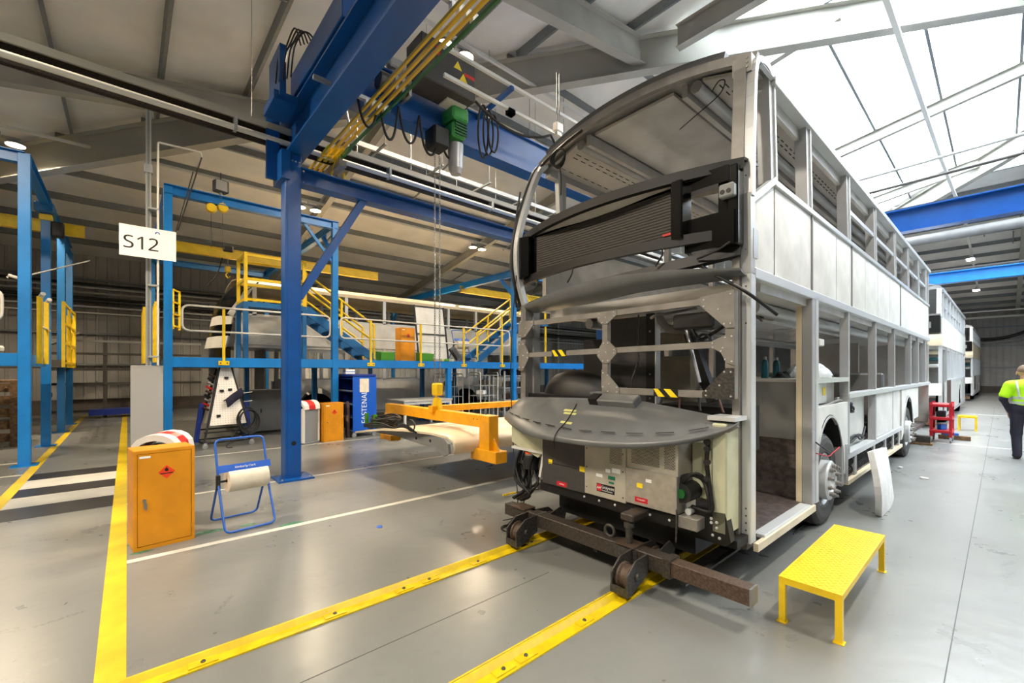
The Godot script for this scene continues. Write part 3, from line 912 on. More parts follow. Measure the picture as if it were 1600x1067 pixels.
	for z in zu:
		put(bar(S(), Vector3(1.16, 3.22, z), Vector3(1.15, 4.10, z + 0.03), 0.10, 0.09, Vector3.BACK), "upper_pillar", "alu", t)
		put(bar(S(), Vector3(1.215, 3.22, z - 0.045), Vector3(1.205, 4.10, z - 0.015), 0.02, 0.03, Vector3.BACK), "pillar_edge", "alu_bright", t)
	put(bb(S(), 1.12, 1.225, 3.20, 3.25, L + 0.1, -0.55, 0.004), "upper_waist_rail", "alu_bright", t)
	put(bar(S(), Vector3(1.20, 2.96, -0.05), Vector3(1.20, 3.25, -0.56), 0.05, 0.05), "corner_brace", "alu_bright", t)
	put(bb(S(), 1.14, 1.235, 4.02, 4.09, L, -0.5, 0.005), "roof_rail", "alu_bright", t)
	put(bb(S(), 1.10, 1.14, 3.92, 4.05, L, -0.6), "roof_rail_lining", "lining", t)
	for q in [[-3.1, -4.6], [-4.7, -6.25], [-6.35, -7.7], [-7.8, -9.15], [-9.25, -10.4]]:
		put(bb(S(), 1.17, 1.20, 3.60, 3.65, q[1], q[0]), "hopper_rail", "alu_bright", t)
	# white insulated panels of the upper deck
	quilt(t, 1.20, 1, -0.13, -0.56, 2.46, 3.20, "quilt", "insulated_panel", 0.012, 0.22)
	var zj = [-0.58, -1.60, -2.55, -3.25, -4.05, -4.9, -5.9, -6.9, -8.5, -10.0, -10.95]
	for i in zj.size() - 1:
		quilt(t, 1.20, 1, zj[i] - 0.008, zj[i + 1] + 0.008, 2.455, 3.195)
	for z in [-1.6, -3.25, -6.9]: put(bb(S(), 1.19, 1.215, 2.45, 3.2, z - 0.012, z + 0.012), "joint_strip", "plastic_grey", t)
	put(bb(S(), 1.19, 1.225, 2.52, 2.74, -0.15, -0.06), "splice_plate", "alu", t)
	# lower side: arches, panels, skirt racks
	for q in [[-2.25, 0.33, -1.70, -3.08, 1.28], [-7.8, 0.40, -7.05, -8.6, 1.32]]:
		st = S()
		var cz = q[0]
		var pl = [Vector2(q[2], q[1])]
		var n = 16
		for k in n + 1:
			var a = PI * k / n
			pl.append(Vector2(cz + 0.55 * cos(a), 0.5 + 0.66 * sin(a)))
		pl.append(Vector2(q[3], q[1]))
		pl.append(Vector2(q[3], q[4]))
		pl.append(Vector2(q[2], q[4]))
		prism(st, pl, Vector3(1.17, 0, 0), Vector3.BACK, Vector3.UP, Vector3(0.035, 0, 0))
		put(st, "wheel_arch_panel", "white" if q[0] > -4 else "quilt", t)
		st = S()
		for k in n:
			var a = PI * k / n
			var b = PI * (k + 1) / n
			bar(st, Vector3(1.0, 0.5 + 0.67 * sin(a), cz + 0.535 * cos(a)), Vector3(1.0, 0.5 + 0.67 * sin(b), cz + 0.535 * cos(b)), 0.42, 0.02, Vector3(0, sin(a), cos(a)))
		put(st, "arch_lining", "black", t)
		st = S()
		for k in n:
			var a = PI * k / n
			var b = PI * (k + 1) / n
			bar(st, Vector3(1.205, 0.5 + 0.66 * sin(a), cz + 0.55 * cos(a)), Vector3(1.205, 0.5 + 0.66 * sin(b), cz + 0.55 * cos(b)), 0.03, 0.02, Vector3(0, sin(a), cos(a)))
		put(st, "arch_trim", "alu", t)
	for z in [-2.78, -2.98]: put(bb(S(), 1.14, 1.215, 0.31, 0.78, z - 0.05, z + 0.05, 0.004), "skirt_post", "alu", t)
	quilt(t, 1.185, 1, -4.78, -6.25, 0.66, 1.31, "white", "skirt_panel", 0.006)
	quilt(t, 1.185, 1, -6.32, -7.0, 0.66, 1.31, "white", "skirt_panel", 0.006)
	quilt(t, 1.185, 1, -8.65, -9.4, 0.66, 1.31, "white", "skirt_panel", 0.006)
	put(bb(S(), 1.05, 1.08, 0.62, 1.32, -4.66, -3.15), "inner_panel", "white", t)
	put(bb(S(), 1.10, 1.21, 0.58, 0.65, -7.1, -3.06, 0.003), "skirt_rail", "alu_bright", t)
	put(bb(S(), 1.10, 1.21, 0.27, 0.32, -7.1, -3.06), "lower_rail", "cream", t)
	for z in [-3.55, -4.72, -5.6, -6.3, -6.9]: put(bb(S(), 1.13, 1.19, 0.30, 0.60, z - 0.06, z + 0.06), "skirt_post", "alu", t)
	var hose = S()
	lathe(hose, [Vector2(0.035, -0.018), Vector2(0.062, -0.01), Vector2(0.062, 0.01), Vector2(0.035, 0.018)], Vector3.ZERO, Basis(Vector3(0, 1, 0), Vector3(0, 0, 1), Vector3(1, 0, 0)), 10)
	var hm = hose.commit()
	for y in [0.50, 0.39]:
		for k in 42:
			inst(hm, "bellows_ring", "rubber", t, Transform3D(Basis.IDENTITY, Vector3(1.12, y, -3.2 - 0.088 * k)))
	put(bb(S(), 1.0, 1.16, 0.27, 0.30, -7.0, -3.1), "battery_tray", "steel_dark", t)
	# electrics above the front wheel
	put(bb(S(), 0.95, 1.12, 1.29, 1.52, -2.50, -1.80, 0.006), "electric_box", "white", t)
	sticker_x(t, "label_yellow", 1.121, 1.38, 1.47, -2.45, -2.33)
	put(bb(S(), 0.9, 1.08, 1.25, 1.53, -3.02, -2.58, 0.02), "housing_block", "lining", t)
	for k in 5:
		put(tube(S(), spline([Vector3(1.14, 1.24 + 0.012 * k, -1.7), Vector3(1.16 + 0.01 * (k % 2), 1.22 + 0.014 * k, -2.3), Vector3(1.15, 1.25 + 0.012 * k, -3.0), Vector3(1.13, 1.1, -3.3 - 0.05 * k)], 5), 0.013, 6), "wiring", "black" if k % 2 else "alu_worn", t)
	for k in 3:
		var pp = []
		for j in 14: pp.append(Vector3(1.2 + 0.02 * sin(j), 1.2 + 0.06 * sin(TAU * j / 12.0 + k), -3.25 + (0.07 + 0.012 * k) * cos(TAU * j / 12.0)))
		put(tube(S(), pp, 0.008, 5), "cable_coil", "black", t)
	put(tube(S(), spline([Vector3(1.1, 1.12, -3.3), Vector3(1.13, 0.95, -3.4), Vector3(1.1, 0.8, -3.3), Vector3(1.12, 0.72, -3.6), Vector3(1.13, 0.78, -4.0), Vector3(1.12, 0.7, -4.4)], 5), 0.02, 7), "wiring", "black", t)
	put(tube(S(), spline([Vector3(1.1, 0.74, -3.5), Vector3(1.14, 0.8, -3.8), Vector3(1.13, 0.70, -4.2), Vector3(1.12, 0.85, -4.5)], 5), 0.014, 6), "wiring", "rubber", t)
	put(tube(S(), spline([Vector3(1.24, 0.84, -1.62), Vector3(1.27, 0.78, -1.9), Vector3(1.25, 0.78, -2.2), Vector3(1.24, 0.80, -2.5)], 5), 0.006, 5), "wiring", "cart_red", t)
	put(tube(S(), spline([Vector3(1.24, 0.95, -1.60), Vector3(1.27, 0.85, -1.85), Vector3(1.26, 0.80, -2.05)], 5), 0.008, 5), "wiring", "black", t)
	# --- far side, seen from within
	for z in [-0.07, -1.5, -3.1, -4.7, -6.3, -7.8, -9.3, -10.7]:
		put(bb(S(), -1.21, -1.13, 1.30, 2.36, z - 0.05, z + 0.05), "side_pillar", "alu", t)
	for z in zu: put(bb(S(), -1.20, -1.12, 3.2, 4.08, z - 0.045, z + 0.045), "upper_pillar", "alu", t)
	put(bb(S(), -1.22, -1.16, 0.35, 1.33, L, -0.4), "far_side_panel", "lining", t)
	put(bb(S(), -1.22, -1.16, 2.36, 3.22, L, -0.25), "far_side_panel", "quilt", t)
	put(bb(S(), -1.22, -1.13, 4.0, 4.09, L, -0.3), "roof_rail", "alu", t)
	put(bb(S(), -1.2, 1.2, 0.4, 2.3, L, L + 0.05), "rear_bulkhead", "lining", t)
	put(bb(S(), -1.2, 1.2, 2.4, 4.1, L, L + 0.05), "rear_bulkhead", "lining", t)
	put(bb(S(), -1.12, 1.1, 2.41, 3.0, -5.2, -5.14), "stair_bulkhead", "lining", t)
	put(bb(S(), -1.1, 0.2, 0.42, 2.3, -9.2, -9.1), "engine_bulkhead", "lining", t)
	put(bb(S(), -1.1, 1.1, 0.42, 1.25, -8.9, -8.8), "rear_seat_riser", "dark_grey", t)
	for q in [[-0.65, -5.6], [-0.65, -6.6], [0.6, -5.6], [0.6, -6.6]]:
		put(bb(S(), q[0] - 0.42, q[0] + 0.42, 0.9, 1.62, q[1] - 0.05, q[1] + 0.05, 0.03), "seat_back", "mid_grey", t)
	# bulkhead over the front wheel, seen through the entrance
	put(bb(S(), 0.25, 1.12, 0.345, 0.95, -1.70, -1.64), "kick_panel", "wood_floor", t)
	for k in 4: put(bb(S(), 0.26, 1.12, 0.36 + 0.148 * k, 0.502 + 0.148 * k, -1.64, -1.636), "kick_plank", "wood_floor" if k % 2 else "wood_floor_light", t)
	put(bb(S(), 0.25, 1.12, 0.95, 1.54, -1.70, -1.62, 0.004), "bulkhead_panel", "mid_grey", t)
	put(bb(S(), 0.50, 0.74, 1.2, 1.5, -1.62, -1.612, 0.003), "bulkhead_door", "mid_grey", t)
	put(bb(S(), 0.2, 1.14, 1.54, 1.575, -3.0, -1.62), "bulkhead_top", "lining", t)
	put(bb(S(), 0.2, 0.26, 0.345, 1.54, -3.0, -1.64), "bulkhead_side", "mid_grey", t)
	# --- wheels and underside
	wheel(t, Vector3(1.20, 0.485, -2.15), 1)
	wheel(t, Vector3(1.20, 0.485, -7.8), 1)
	wheel(t, Vector3(-1.20, 0.485, -2.15), -1, 0.48, false)
	wheel(t, Vector3(-1.20, 0.485, -7.8), -1, 0.48, false)
	for x in [-0.5, 0.5]: put(bb(S(), x - 0.06, x + 0.06, 0.2, 0.34, -10.8, -0.2), "chassis_rail", "black", t)
	put(bb(S(), -0.95, 0.95, 0.24, 0.40, -2.3, -2.0), "axle", "black", t)
	put(bb(S(), -0.95, 0.95, 0.28, 0.6, -8.0, -7.6), "axle", "black", t)
	put(bb(S(), -0.9, 0.95, 0.27, 0.34, -4.6, -0.4), "underbody", "black", t)
	for q in [[0.08, 0.30], [-0.1, 0.26], [0.4, 0.28]]:
		put(tube(S(), spline([Vector3(q[0], 0.26, -0.4), Vector3(q[0] + 0.3, q[1] - 0.05, -1.5), Vector3(q[0] + 0.2, 0.26, -3.5)], 4), 0.02, 6), "air_hose", "rubber", t)
	bus_front(t)
func sticker_x(parent, m, x, y0, y1, z0, z1):
	return put(bb(S(), x, x + 0.002, y0, y1, z0, z1), "label", m, parent)
func bus_front(t):
	var st
	# near-side corner of the nose
	put(bb(S(), -1.23, -1.15, 0.95, 2.42, -0.02, 0.10, 0.006), "corner_post", "alu_worn", t)
	for k in 14: bolt(t, Vector3(-1.19 + 0.02 * (k % 2), 1.4 + 0.07 * k, 0.10), Vector3.BACK, 0.5, "steel", "rivet")
	st = S()
	var lp = spline([Vector3(-1.19, 2.40, 0.06), Vector3(-1.22, 2.7, 0.14), Vector3(-1.23, 3.0, 0.16), Vector3(-1.22, 3.25, 0.13), Vector3(-1.21, 3.6, 0.02), Vector3(-1.19, 4.0, -0.14), Vector3(-1.15, 4.12, -0.24)], 4)
	for i in lp.size() - 1: bar(st, lp[i], lp[i + 1], 0.075, 0.06, Vector3.BACK)
	put(st, "upper_front_post", "alu_bright", t)
	var cab = []
	for p in lp: cab.append(p + Vector3(-0.045, 0, 0.03))
	put(tube(S(), cab, 0.022, 7), "wiring_loom", "black", t)
	put(bar(S(), Vector3(-1.15, 3.25, -0.5), Vector3(-1.15, 4.08, -0.45), 0.06, 0.06, Vector3.BACK), "window_pillar", "alu_bright", t)
	# roof edge loom with coil
	var ra = []
	for i in 15:
		var x = lerpf(-1.16, 0.4, i / 14.0)
		ra.append(Vector3(x, 4.235 - 0.16 * pow(absf(x) / 1.2, 2.2), -0.15 + 0.05 * (1 - x * x)))
	put(tube(S(), ra.slice(0, 7), 0.018, 6), "wiring_loom", "black", t)
	for k in 4:
		var pp = []
		for j in 16: pp.append(Vector3(-0.82 + (0.085 + 0.008 * k) * cos(TAU * j / 16.0), 4.04 + (0.11 - 0.008 * k) * sin(TAU * j / 16.0), -0.12 + 0.012 * k))
		put(tube(S(), pp, 0.008, 5, true), "cable_coil", "black", t)
	put(tube(S(), spline([Vector3(-0.80, 3.95, -0.1), Vector3(-0.78, 3.8, -0.1), Vector3(-0.80, 3.62, -0.12)], 4), 0.007, 5), "hanging_cable", "black", t)
	put(tube(S(), spline([Vector3(0.35, 4.05, -0.6), Vector3(0.62, 4.0, -0.4), Vector3(0.86, 4.02, -0.3), Vector3(0.92, 4.1, -0.28), Vector3(0.86, 4.14, -0.3), Vector3(0.8, 4.08, -0.3)], 5), 0.005, 5), "hanging_cable", "black", t)
	# black destination fascia
	var cut = func(y0, y1, dz0, dz1, x0, x1, n):
		var RR = []
		for i in 2:
			var row = []
			for j in n + 1:
				var x = lerpf(x0, x1, float(j) / n)
				row.append(Vector3(x, [y0, y1][i], nose(x) + [dz0, dz1][i]))
			RR.append(row)
		return RR
	put(sheet(S(), cut.call(3.165, 3.255, 0.0, -0.02, -1.24, 1.20, 24), 0.04), "fascia_hood", "black", t)
	put(sheet(S(), cut.call(3.255, 3.285, -0.02, -0.30, -1.24, 1.20, 24), 0.02), "fascia_top", "black", t)
	put(sheet(S(), cut.call(3.10, 3.20, -0.26, -0.05, -1.22, 1.18, 24), 0.01), "hood_underside", "lining_gloss", t)
	put(prism(S(), [Vector2(-1.22, 2.70), Vector2(-1.03, 2.72), Vector2(-1.03, 3.16), Vector2(-1.22, 3.18)], Vector3(0, 0, 0.06), Vector3.RIGHT, Vector3.UP, Vector3(0, 0, 0.10)), "fascia_end", "gloss_black", t)
	# display
	var d0 = Vector3(lz(836, 400, 0.10).x, 0, 0.10)
	var d1 = Vector3(lz(1060, 330, 0.14).x, 0, 0.14)
	var dr = (d1 - d0).normalized()
	var dn = Vector3(-dr.z, 0, dr.x)
	if dn.z < 0: dn = -dn
	put(box(S(), (d0 + d1) * 0.5 + Vector3(0, 2.945, 0) - dn * 0.04, Vector3((d1 - d0).length() + 0.06, 0.44, 0.08), Basis(dr, Vector3.UP, dn), 0.006), "display_case", "gloss_black", t)
	var dp = put(box(S(), (d0 + d1) * 0.5 + Vector3(0, 2.945, 0) + dn * 0.002, Vector3((d1 - d0).length() - 0.05, 0.385, 0.004), Basis(dr, Vector3.UP, dn)), "display_panel", "dark_grey", t)
	st = S()
	for r in 15:
		box(st, (d0 + d1) * 0.5 + Vector3(0, 2.785 + 0.0245 * r, 0) + dn * 0.007, Vector3((d1 - d0).length() - 0.06, 0.013, 0.006), Basis(dr, Vector3.UP, dn))
	put(st, "display_louvre", "led_panel", dp).set_meta("kind", "stuff")
	put(box(S(), d1 + Vector3(-0.09, 2.785, 0) + dn * 0.012, Vector3(0.075, 0.02, 0.004), Basis(dr, Vector3.UP, dn)), "red_tag", "red", t)
	put(bb(S(), 0.70, 0.80, 2.70, 3.18, 0.06, 0.22, 0.01), "fascia_post", "gloss_black", t)
	put(bb(S(), 1.10, 1.18, 2.60, 3.2, 0.0, 0.12, 0.01), "fascia_post", "gloss_black", t)
	put(bb(S(), 0.78, 1.16, 2.60, 2.86, 0.02, 0.14), "fascia_corner", "gloss_black", t)
	put(bb(S(), 0.80, 1.12, 3.08, 3.2, 0.04, 0.14), "fascia_corner", "gloss_black", t)
	put(bb(S(), 1.03, 1.16, 2.86, 3.1, 0.03, 0.10), "fascia_corner", "gloss_black", t)
	put(bb(S(), 1.06, 1.17, 2.95, 3.05, 0.11, 0.17, 0.01), "socket_block", "plastic_grey", t)
	for k in 2: put(disc(S(), Vector3(1.09 + 0.045 * k, 2.99, 0.17), Vector3.BACK, 0.018, 0.004, 10), "socket", "black", t)
	put(sheet(S(), cut.call(2.655, 2.735, 0.0, 0.0, -1.22, 1.12, 24), 0.05), "lower_rail", "black", t)
	var HR = [[], []]
	for j in 25:
		var x = lerpf(-1.20, 1.17, j / 24.0)
		var y = pick([[-1.2, 2.445], [-0.23, 2.491], [0.45, 2.528], [0.94, 2.582], [1.15, 2.613], [1.3, 2.63]], x)
		HR[0].append(Vector3(x, y - 0.085, nose(x) - 0.03))
		HR[1].append(Vector3(x, y, nose(x) - 0.045))
	put(sheet(S(), HR, 0.06), "header_rail", "black", t)
	for x in [-0.30, -0.9, 0.62]: put(tube(S(), spline([Vector3(x, 2.68, nose(x) - 0.03), Vector3(x + 0.02, 2.6, nose(x)), Vector3(x - 0.04, 2.52, nose(x))], 4), 0.008, 5), "hanging_cable", "black", t)
	# grey moulded header below
	var RR = []
	for i in 6:
		var v = i / 5.0
		var row = []
		for j in 31:
			var x = lerpf(-1.25, 1.19, j / 30.0)
			var yb = 2.335 - 0.03 * sin(PI * clampf((x + 1.25) / 1.6, 0, 1)) + 0.03 * maxf(0, x)
			var yt = pick([[-1.25, 2.38], [-1.16, 2.403], [-0.5, 2.46], [0.21, 2.488], [0.71, 2.468], [1.21, 2.42]], x)
			row.append(Vector3(x, lerpf(yb, yt, v), nose(x) - 0.15 + 0.17 * sqrt(v) + 0.03 * sin(PI * v)))
		RR.append(row)
	put(sheet(S(), RR, 0.012), "header_moulding", "grp_grey", t)
	# black cable down across the corner
	solo_cable(t, [lz(1075, 395, 0.12), lz(1110, 425, 0.1), lz(1165, 455, 0.08), lz(1215, 492, -0.1)], 0.014)
	solo_cable(t, [lz(1090, 405, 0.16), lz(1120, 392, 0.18), lz(1142, 378, 0.16)], 0.008)
	# windscreen ladder frame
	var zf = 0.10
	var fr = "alu_worn"
	put(bar(S(), Vector3(-1.18, 2.19, zf), Vector3(1.10, 2.20, zf), 0.05, 0.05), "frame_tube", fr, t)
	put(bar(S(), Vector3(-1.18, 1.835, zf), Vector3(1.10, 1.86, zf), 0.05, 0.05), "frame_tube", fr, t)
	put(bar(S(), Vector3(-0.05, 1.475, zf), Vector3(1.10, 1.475, zf), 0.05, 0.055), "frame_tube", fr, t)
	put(bar(S(), Vector3(-0.015, 1.45, zf), Vector3(-0.015, 2.2, zf), 0.06, 0.05, Vector3.BACK), "frame_tube", fr, t)
	put(bb(S(), 1.09, 1.16, 1.45, 2.26, 0.06, 0.12), "frame_side", fr, t)
	var gz = zf + 0.027
	var gs = [
		[[-0.10, 1.84], [-0.03, 1.94], [0.03, 1.94], [0.12, 1.86], [0.12, 1.82], [0.03, 1.73], [-0.04, 1.73], [-0.10, 1.80]],
		[[0.90, 2.235], [1.16, 2.26], [1.16, 1.98], [1.10, 1.98], [0.90, 2.17]],
		[[1.16, 1.94], [1.10, 1.93], [0.98, 1.88], [0.98, 1.84], [1.06, 1.80], [1.10, 1.72], [1.16, 1.70]],
		[[0.92, 1.445], [0.92, 1.49], [1.10, 1.68], [1.16, 1.68], [1.16, 1.445]],
		[[-0.05, 1.67], [0.015, 1.64], [0.15, 1.50], [0.15, 1.445], [0.02, 1.445], [-0.05, 1.50]],
		[[-0.10, 2.215], [0.12, 2.215], [0.12, 2.17], [0.02, 2.10], [-0.05, 2.10], [-0.10, 2.16]],
		[[-1.23, 2.0], [-1.15, 2.0], [-1.06, 1.87], [-1.06, 1.80], [-1.15, 1.66], [-1.23, 1.66]],
		[[-1.23, 2.22], [-0.98, 2.22], [-0.98, 2.17], [-1.12, 2.04], [-1.23, 2.04]]]
	for g in gs:
		var pl = []
		var c = Vector2.ZERO
		for q in g:
			pl.append(Vector2(q[0], q[1]))
			c += pl[-1]
		c /= g.size()
		var gp = put(prism(S(), pl, Vector3(0, 0, gz), Vector3.RIGHT, Vector3.UP, Vector3(0, 0, 0.006)), "gusset_plate", "steel_dark" if g == gs[3] else fr, t)
		for q in pl:
			var p = c.lerp(q, 0.78)
			bolt(gp, Vector3(p.x, p.y, gz + 0.006), Vector3.BACK, 0.6, "alu_bright", "rivet")
		bolt(gp, Vector3(c.x, c.y, gz + 0.006), Vector3.BACK, 0.6, "alu_bright", "rivet")
	# hazard tape
	for q in [[862, 884, 1.845, 0.07], [1022, 1060, 1.475, 0.07]]:
		var a = lz(q[0], 560, gz).x
		var b = lz(q[1], 560, gz).x
		put(bb(S(), a, b, q[2] - 0.035, q[2] + 0.032, zf + 0.025, zf + 0.029), "hazard_tape", "black", t)
		var w = (b - a)
		for k in ([0.25] if w < 0.15 else [-0.1, 0.42]):
			var x = a + w * k
			var pl = [Vector2(maxf(x, a), q[2] + 0.032), Vector2(x + w * 0.28, q[2] + 0.032), Vector2(minf(x + w * 0.58, b), q[2] - 0.035), Vector2(maxf(x + w * 0.3, a), q[2] - 0.035)]
			put(prism(S(), pl, Vector3(0, 0, zf + 0.029), Vector3.RIGHT, Vector3.UP, Vector3(0, 0, 0.002)), "tape_stripe", "label_yellow", t)
	# driver's cab
	put(bb(S(), -0.72, -0.20, 0.6, 2.28, -0.95, -0.90), "cab_partition", "dark_grey", t)
	put(bb(S(), -0.20, -0.10, 0.5, 2.34, -0.97, -0.88), "cab_post", "black", t)
	for y in [1.35, 1.62, 1.9, 2.1]: bolt(t, Vector3(-0.15, y, -0.88), Vector3.BACK, 1.0, "steel")
	put(bb(S(), -0.09, -0.075, 0.5, 2.34, -0.97, -0.88), "cab_post_edge", "alu_bright", t)
	put(bb(S(), -1.12, -0.74, 1.3, 2.05, -0.98, -0.9), "cab_partition", "black", t)
	RR = []
	for i in 9:
		var a = PI * i / 8.0
		var row = []
		for j in 13:
			var u = j / 12.0
			var e = pow(sin(PI * clampf(u, 0.02, 0.98)), 0.35)
			row.append(Vector3(lerpf(-1.12, -0.24, u), 1.40 + (0.29 * sin(a)) * e * (1.0 - 0.12 * u), -0.28 + 0.24 * cos(a) * e))
		RR.append(row)
	put(sheet(S(), RR, 0.01), "instrument_hood", "black", t)
	put(bb(S(), -1.15, -0.2, 1.3, 1.40, -0.6, 0.05), "instrument_base", "black", t)
	put(box(S(), Vector3(-0.05, 1.42, 0.0), Vector3(0.36, 0.02, 0.16), Basis(Vector3.BACK, -0.12)), "flap", "grp_grey", t)
	put(bb(S(), -0.67, 0.02, 1.30, 1.84, -1.75, -1.55, 0.04), "seat_cover", "beige", t)
	put(bb(S(), -0.65, 0.0, 1.0, 1.29, -1.75, -1.3, 0.04), "seat_cover", "beige", t)
	put(bb(S(), -0.60, 0.05, 1.92, 2.14, -1.7, -1.5, 0.06), "head_rest", "beige", t)
	put(bar(S(), Vector3(0.55, 1.35, -0.9), Vector3(0.30, 2.05, -0.9), 0.09, 0.10, Vector3.BACK), "windscreen_seal", "black", t)
	put(tube(S(), spline([Vector3(0.30, 2.1, -0.9), Vector3(0.05, 2.12, -0.92), Vector3(-0.08, 2.28, -0.92)], 4), 0.045, 8), "windscreen_seal", "mid_grey", t)
	put(bb(S(), 0.35, 0.75, 2.05, 2.2, -0.7, -0.45, 0.02), "controller_box", "dark_grey", t)
	solo_cable(t, [Vector3(0.5, 2.1, -0.5), Vector3(0.62, 1.95, -0.45), Vector3(0.75, 2.0, -0.45), Vector3(0.9, 2.06, -0.4), Vector3(1.0, 2.0, -0.4)], 0.016)
	for k in 2:
		var pp = []
		for j in 14: pp.append(Vector3(0.68 + 0.06 * cos(TAU * j / 14.0), 1.93 + 0.06 * sin(TAU * j / 14.0), -0.42 + 0.02 * k))
		put(tube(S(), pp, 0.01, 5, true), "cable_coil", "black", t)
	put(rod(S(), Vector3(0.45, 2.12, -0.5), Vector3(0.62, 1.55, -0.45), 0.018, 8), "grab_pole", "steel", t)
	put(tube(S(), spline([Vector3(0.14, 2.2, -0.2), Vector3(0.13, 1.9, -0.2), Vector3(0.16, 1.7, -0.2)], 4), 0.008, 5), "hanging_cable", "black", t)
	put(tube(S(), spline([Vector3(0.02, 1.78, -0.4), Vector3(0.0, 1.55, -0.3), Vector3(0.08, 1.4, -0.2), Vector3(0.05, 1.3, -0.2)], 4), 0.010, 5), "hanging_cable", "black", t)
	put(bb(S(), 0.1, 0.9, 0.9, 1.32, -1.1, -0.6), "cab_box", "black", t)
	for k in 4:
		solo_cable(t, [Vector3(0.15 + 0.2 * k, 1.34, -0.6), Vector3(0.25 + 0.18 * k, 1.42, -0.45), Vector3(0.3 + 0.2 * k, 1.30, -0.3)], 0.01, "brown" if k % 2 else "black")
	# wiring stuffed above the entrance
	for k in 14:
		var x = rng.randf_range(0.3, 1.0)
		var z = rng.randf_range(-1.4, -0.2)
		var pp = []
		for j in 5: pp.append(Vector3(x + rng.randf_range(-0.12, 0.12), 2.25 + rng.randf_range(-0.10, 0.05), z - 0.14 * j + rng.randf_range(-0.05, 0.05)))
		put(tube(S(), spline(pp, 4), rng.randf_range(0.006, 0.014), 5), "ceiling_wiring", ["black", "brown", "rubber", "alu_worn"][k % 4], t)
	put(tube(S(), spline([Vector3(1.1, 2.32, -1.9), Vector3(1.08, 2.18, -2.15), Vector3(1.06, 2.02, -2.35)], 4), 0.012, 6), "hanging_cable", "black", t)
	put(bb(S(), 1.0, 1.1, 1.94, 2.02, -2.5, -2.32, 0.01), "cable_plug", "white", t)
	# grey dash moulding bulging out of the nose
	var tb = [[-1.3, 1.36], [-0.2, 1.39], [0.41, 1.39], [0.81, 1.346], [1.156, 1.305], [1.3, 1.30]]
	var tc = [[-1.3, 1.17], [-0.456, 1.136], [0.0, 1.126], [0.57, 1.148], [0.84, 1.178], [1.04, 1.223], [1.25, 1.30]]
	var tl = [[-1.3, 1.09], [-0.57, 1.018], [-0.15, 1.03], [0.2, 1.034], [0.43, 1.044], [0.67, 1.07], [0.84, 1.105], [1.03, 1.16], [1.14, 1.21], [1.25, 1.29]]
	RR = [[], [], [], [], [], [], []]
	var cre = []
	for j in 37:
		var x = lerpf(-1.42, 1.21, j / 36.0)
		var w = 1.0 - pow(absf(x) / (1.47 if x < 0.0 else 1.31), 2)
		var zb = 0.10
		var zc = 0.11 + 0.44 * w
		var zl2 = 0.15 + 0.50 * w
		var pb = Vector3(x * (0.84 if x < -0.9 else 0.93), pick(tb, x), zb)
		var pc = Vector3(x, pick(tc, x), zc)
		var pl = Vector3(x * 1.0, pick(tl, x), zl2)
		RR[0].append(pl + Vector3(0, -0.012, -0.06))
		RR[1].append(pl)
		RR[2].append(pl.lerp(pc, 0.35) + Vector3(0, 0.012, 0.012))
		RR[3].append(pc)
		RR[4].append(pc.lerp(pb, 0.33) + Vector3(0, 0.012, 0))
		RR[5].append(pc.lerp(pb, 0.7) + Vector3(0, 0.01, 0))
		RR[6].append(pb)
		cre.append(pc + Vector3(0, 0.016, 0.012))
	var dm = put(sheet(S(), RR, 0.012), "dash_moulding", "grp_grey", t)
	for k in range(2, 33, 3):
		put(bar(S(), cre[k], cre[k + 1].lerp(cre[k + 2], 0.7), 0.014, 0.004), "tape_dash", "black", dm)
	var tp = func(px, py): return lz(px, py, 0.33)
	for q in [[881, 639, 901, 641, 0.024], [880, 647, 899, 648, 0.02], [877, 659, 893, 660, 0.02]]:
		var a = surf(RR, (q[0] - 800.0) / 678.0, q[0], q[1])
		var b = surf(RR, 0, q[2], q[3])
		put(bar(S(), a, b, 0.028, 0.004, Vector3(0, 0.8, 0.6)), "green_tape", "tape_green", dm)
	solo_cable(dm, [surf(RR, 0, 900, 634) + Vector3(0, 0.012, 0.0), surf(RR, 0, 893, 645) + Vector3(0, 0.01, 0), surf(RR, 0, 884, 662) + Vector3(0, 0.01, 0), surf(RR, 0, 872, 676) + Vector3(0, 0.01, 0), surf(RR, 0, 867, 686) + Vector3(0, 0.01, 0.01), Vector3(-0.22, 0.95, 0.60)], 0.005)
	var ha = lz(926, 634, 0.16)
	put(box(S(), Vector3(ha.x + 0.05, 1.375, 0.17), Vector3(0.10, 0.10, 0.10), Basis(Vector3.RIGHT, 0.5)), "dash_recess", "black", dm)
	put(box(S(), Vector3(ha.x + 0.30, 1.375, 0.16), Vector3(0.40, 0.10, 0.13), Basis(Vector3.RIGHT, 0.5), 0.01), "dash_pod", "grp_grey", dm)
	put(bb(S(), 1.0, 1.2, 1.29, 1.32, 0.0, 0.22), "foil_corner", "alu_bright", dm)
	# equipment under the moulding
	var zb2 = 0.35
	var u1 = put(bb(S(), -0.62, -0.075, 0.53, 1.0, 0.05, zb2), "dark_equipment_panel", "dark_grey", t)
	sticker(u1, "label_yellow", lz(857, 717, zb2), lz(863, 725, zb2), zb2)
	sticker(u1, "label_yellow", lz(906, 728, zb2), lz(914, 738, zb2), zb2)
	sticker(u1, "label_red", lz(870, 751, zb2), lz(886, 762, zb2), zb2)
	letters("DANGER", 0.012, "label_white", u1, lz(878, 756.5, zb2) + Vector3(0, 0, 0.003), Vector3.RIGHT, Vector3.UP, 0.001)
	put(bb(S(), -0.55, -0.15, 0.74, 0.745, zb2, zb2 + 0.003), "panel_seam", "black", u1)
	put(bb(S(), -0.48, -0.12, 0.98, 1.02, 0.30, 0.40), "loose_strip", "lining", t)
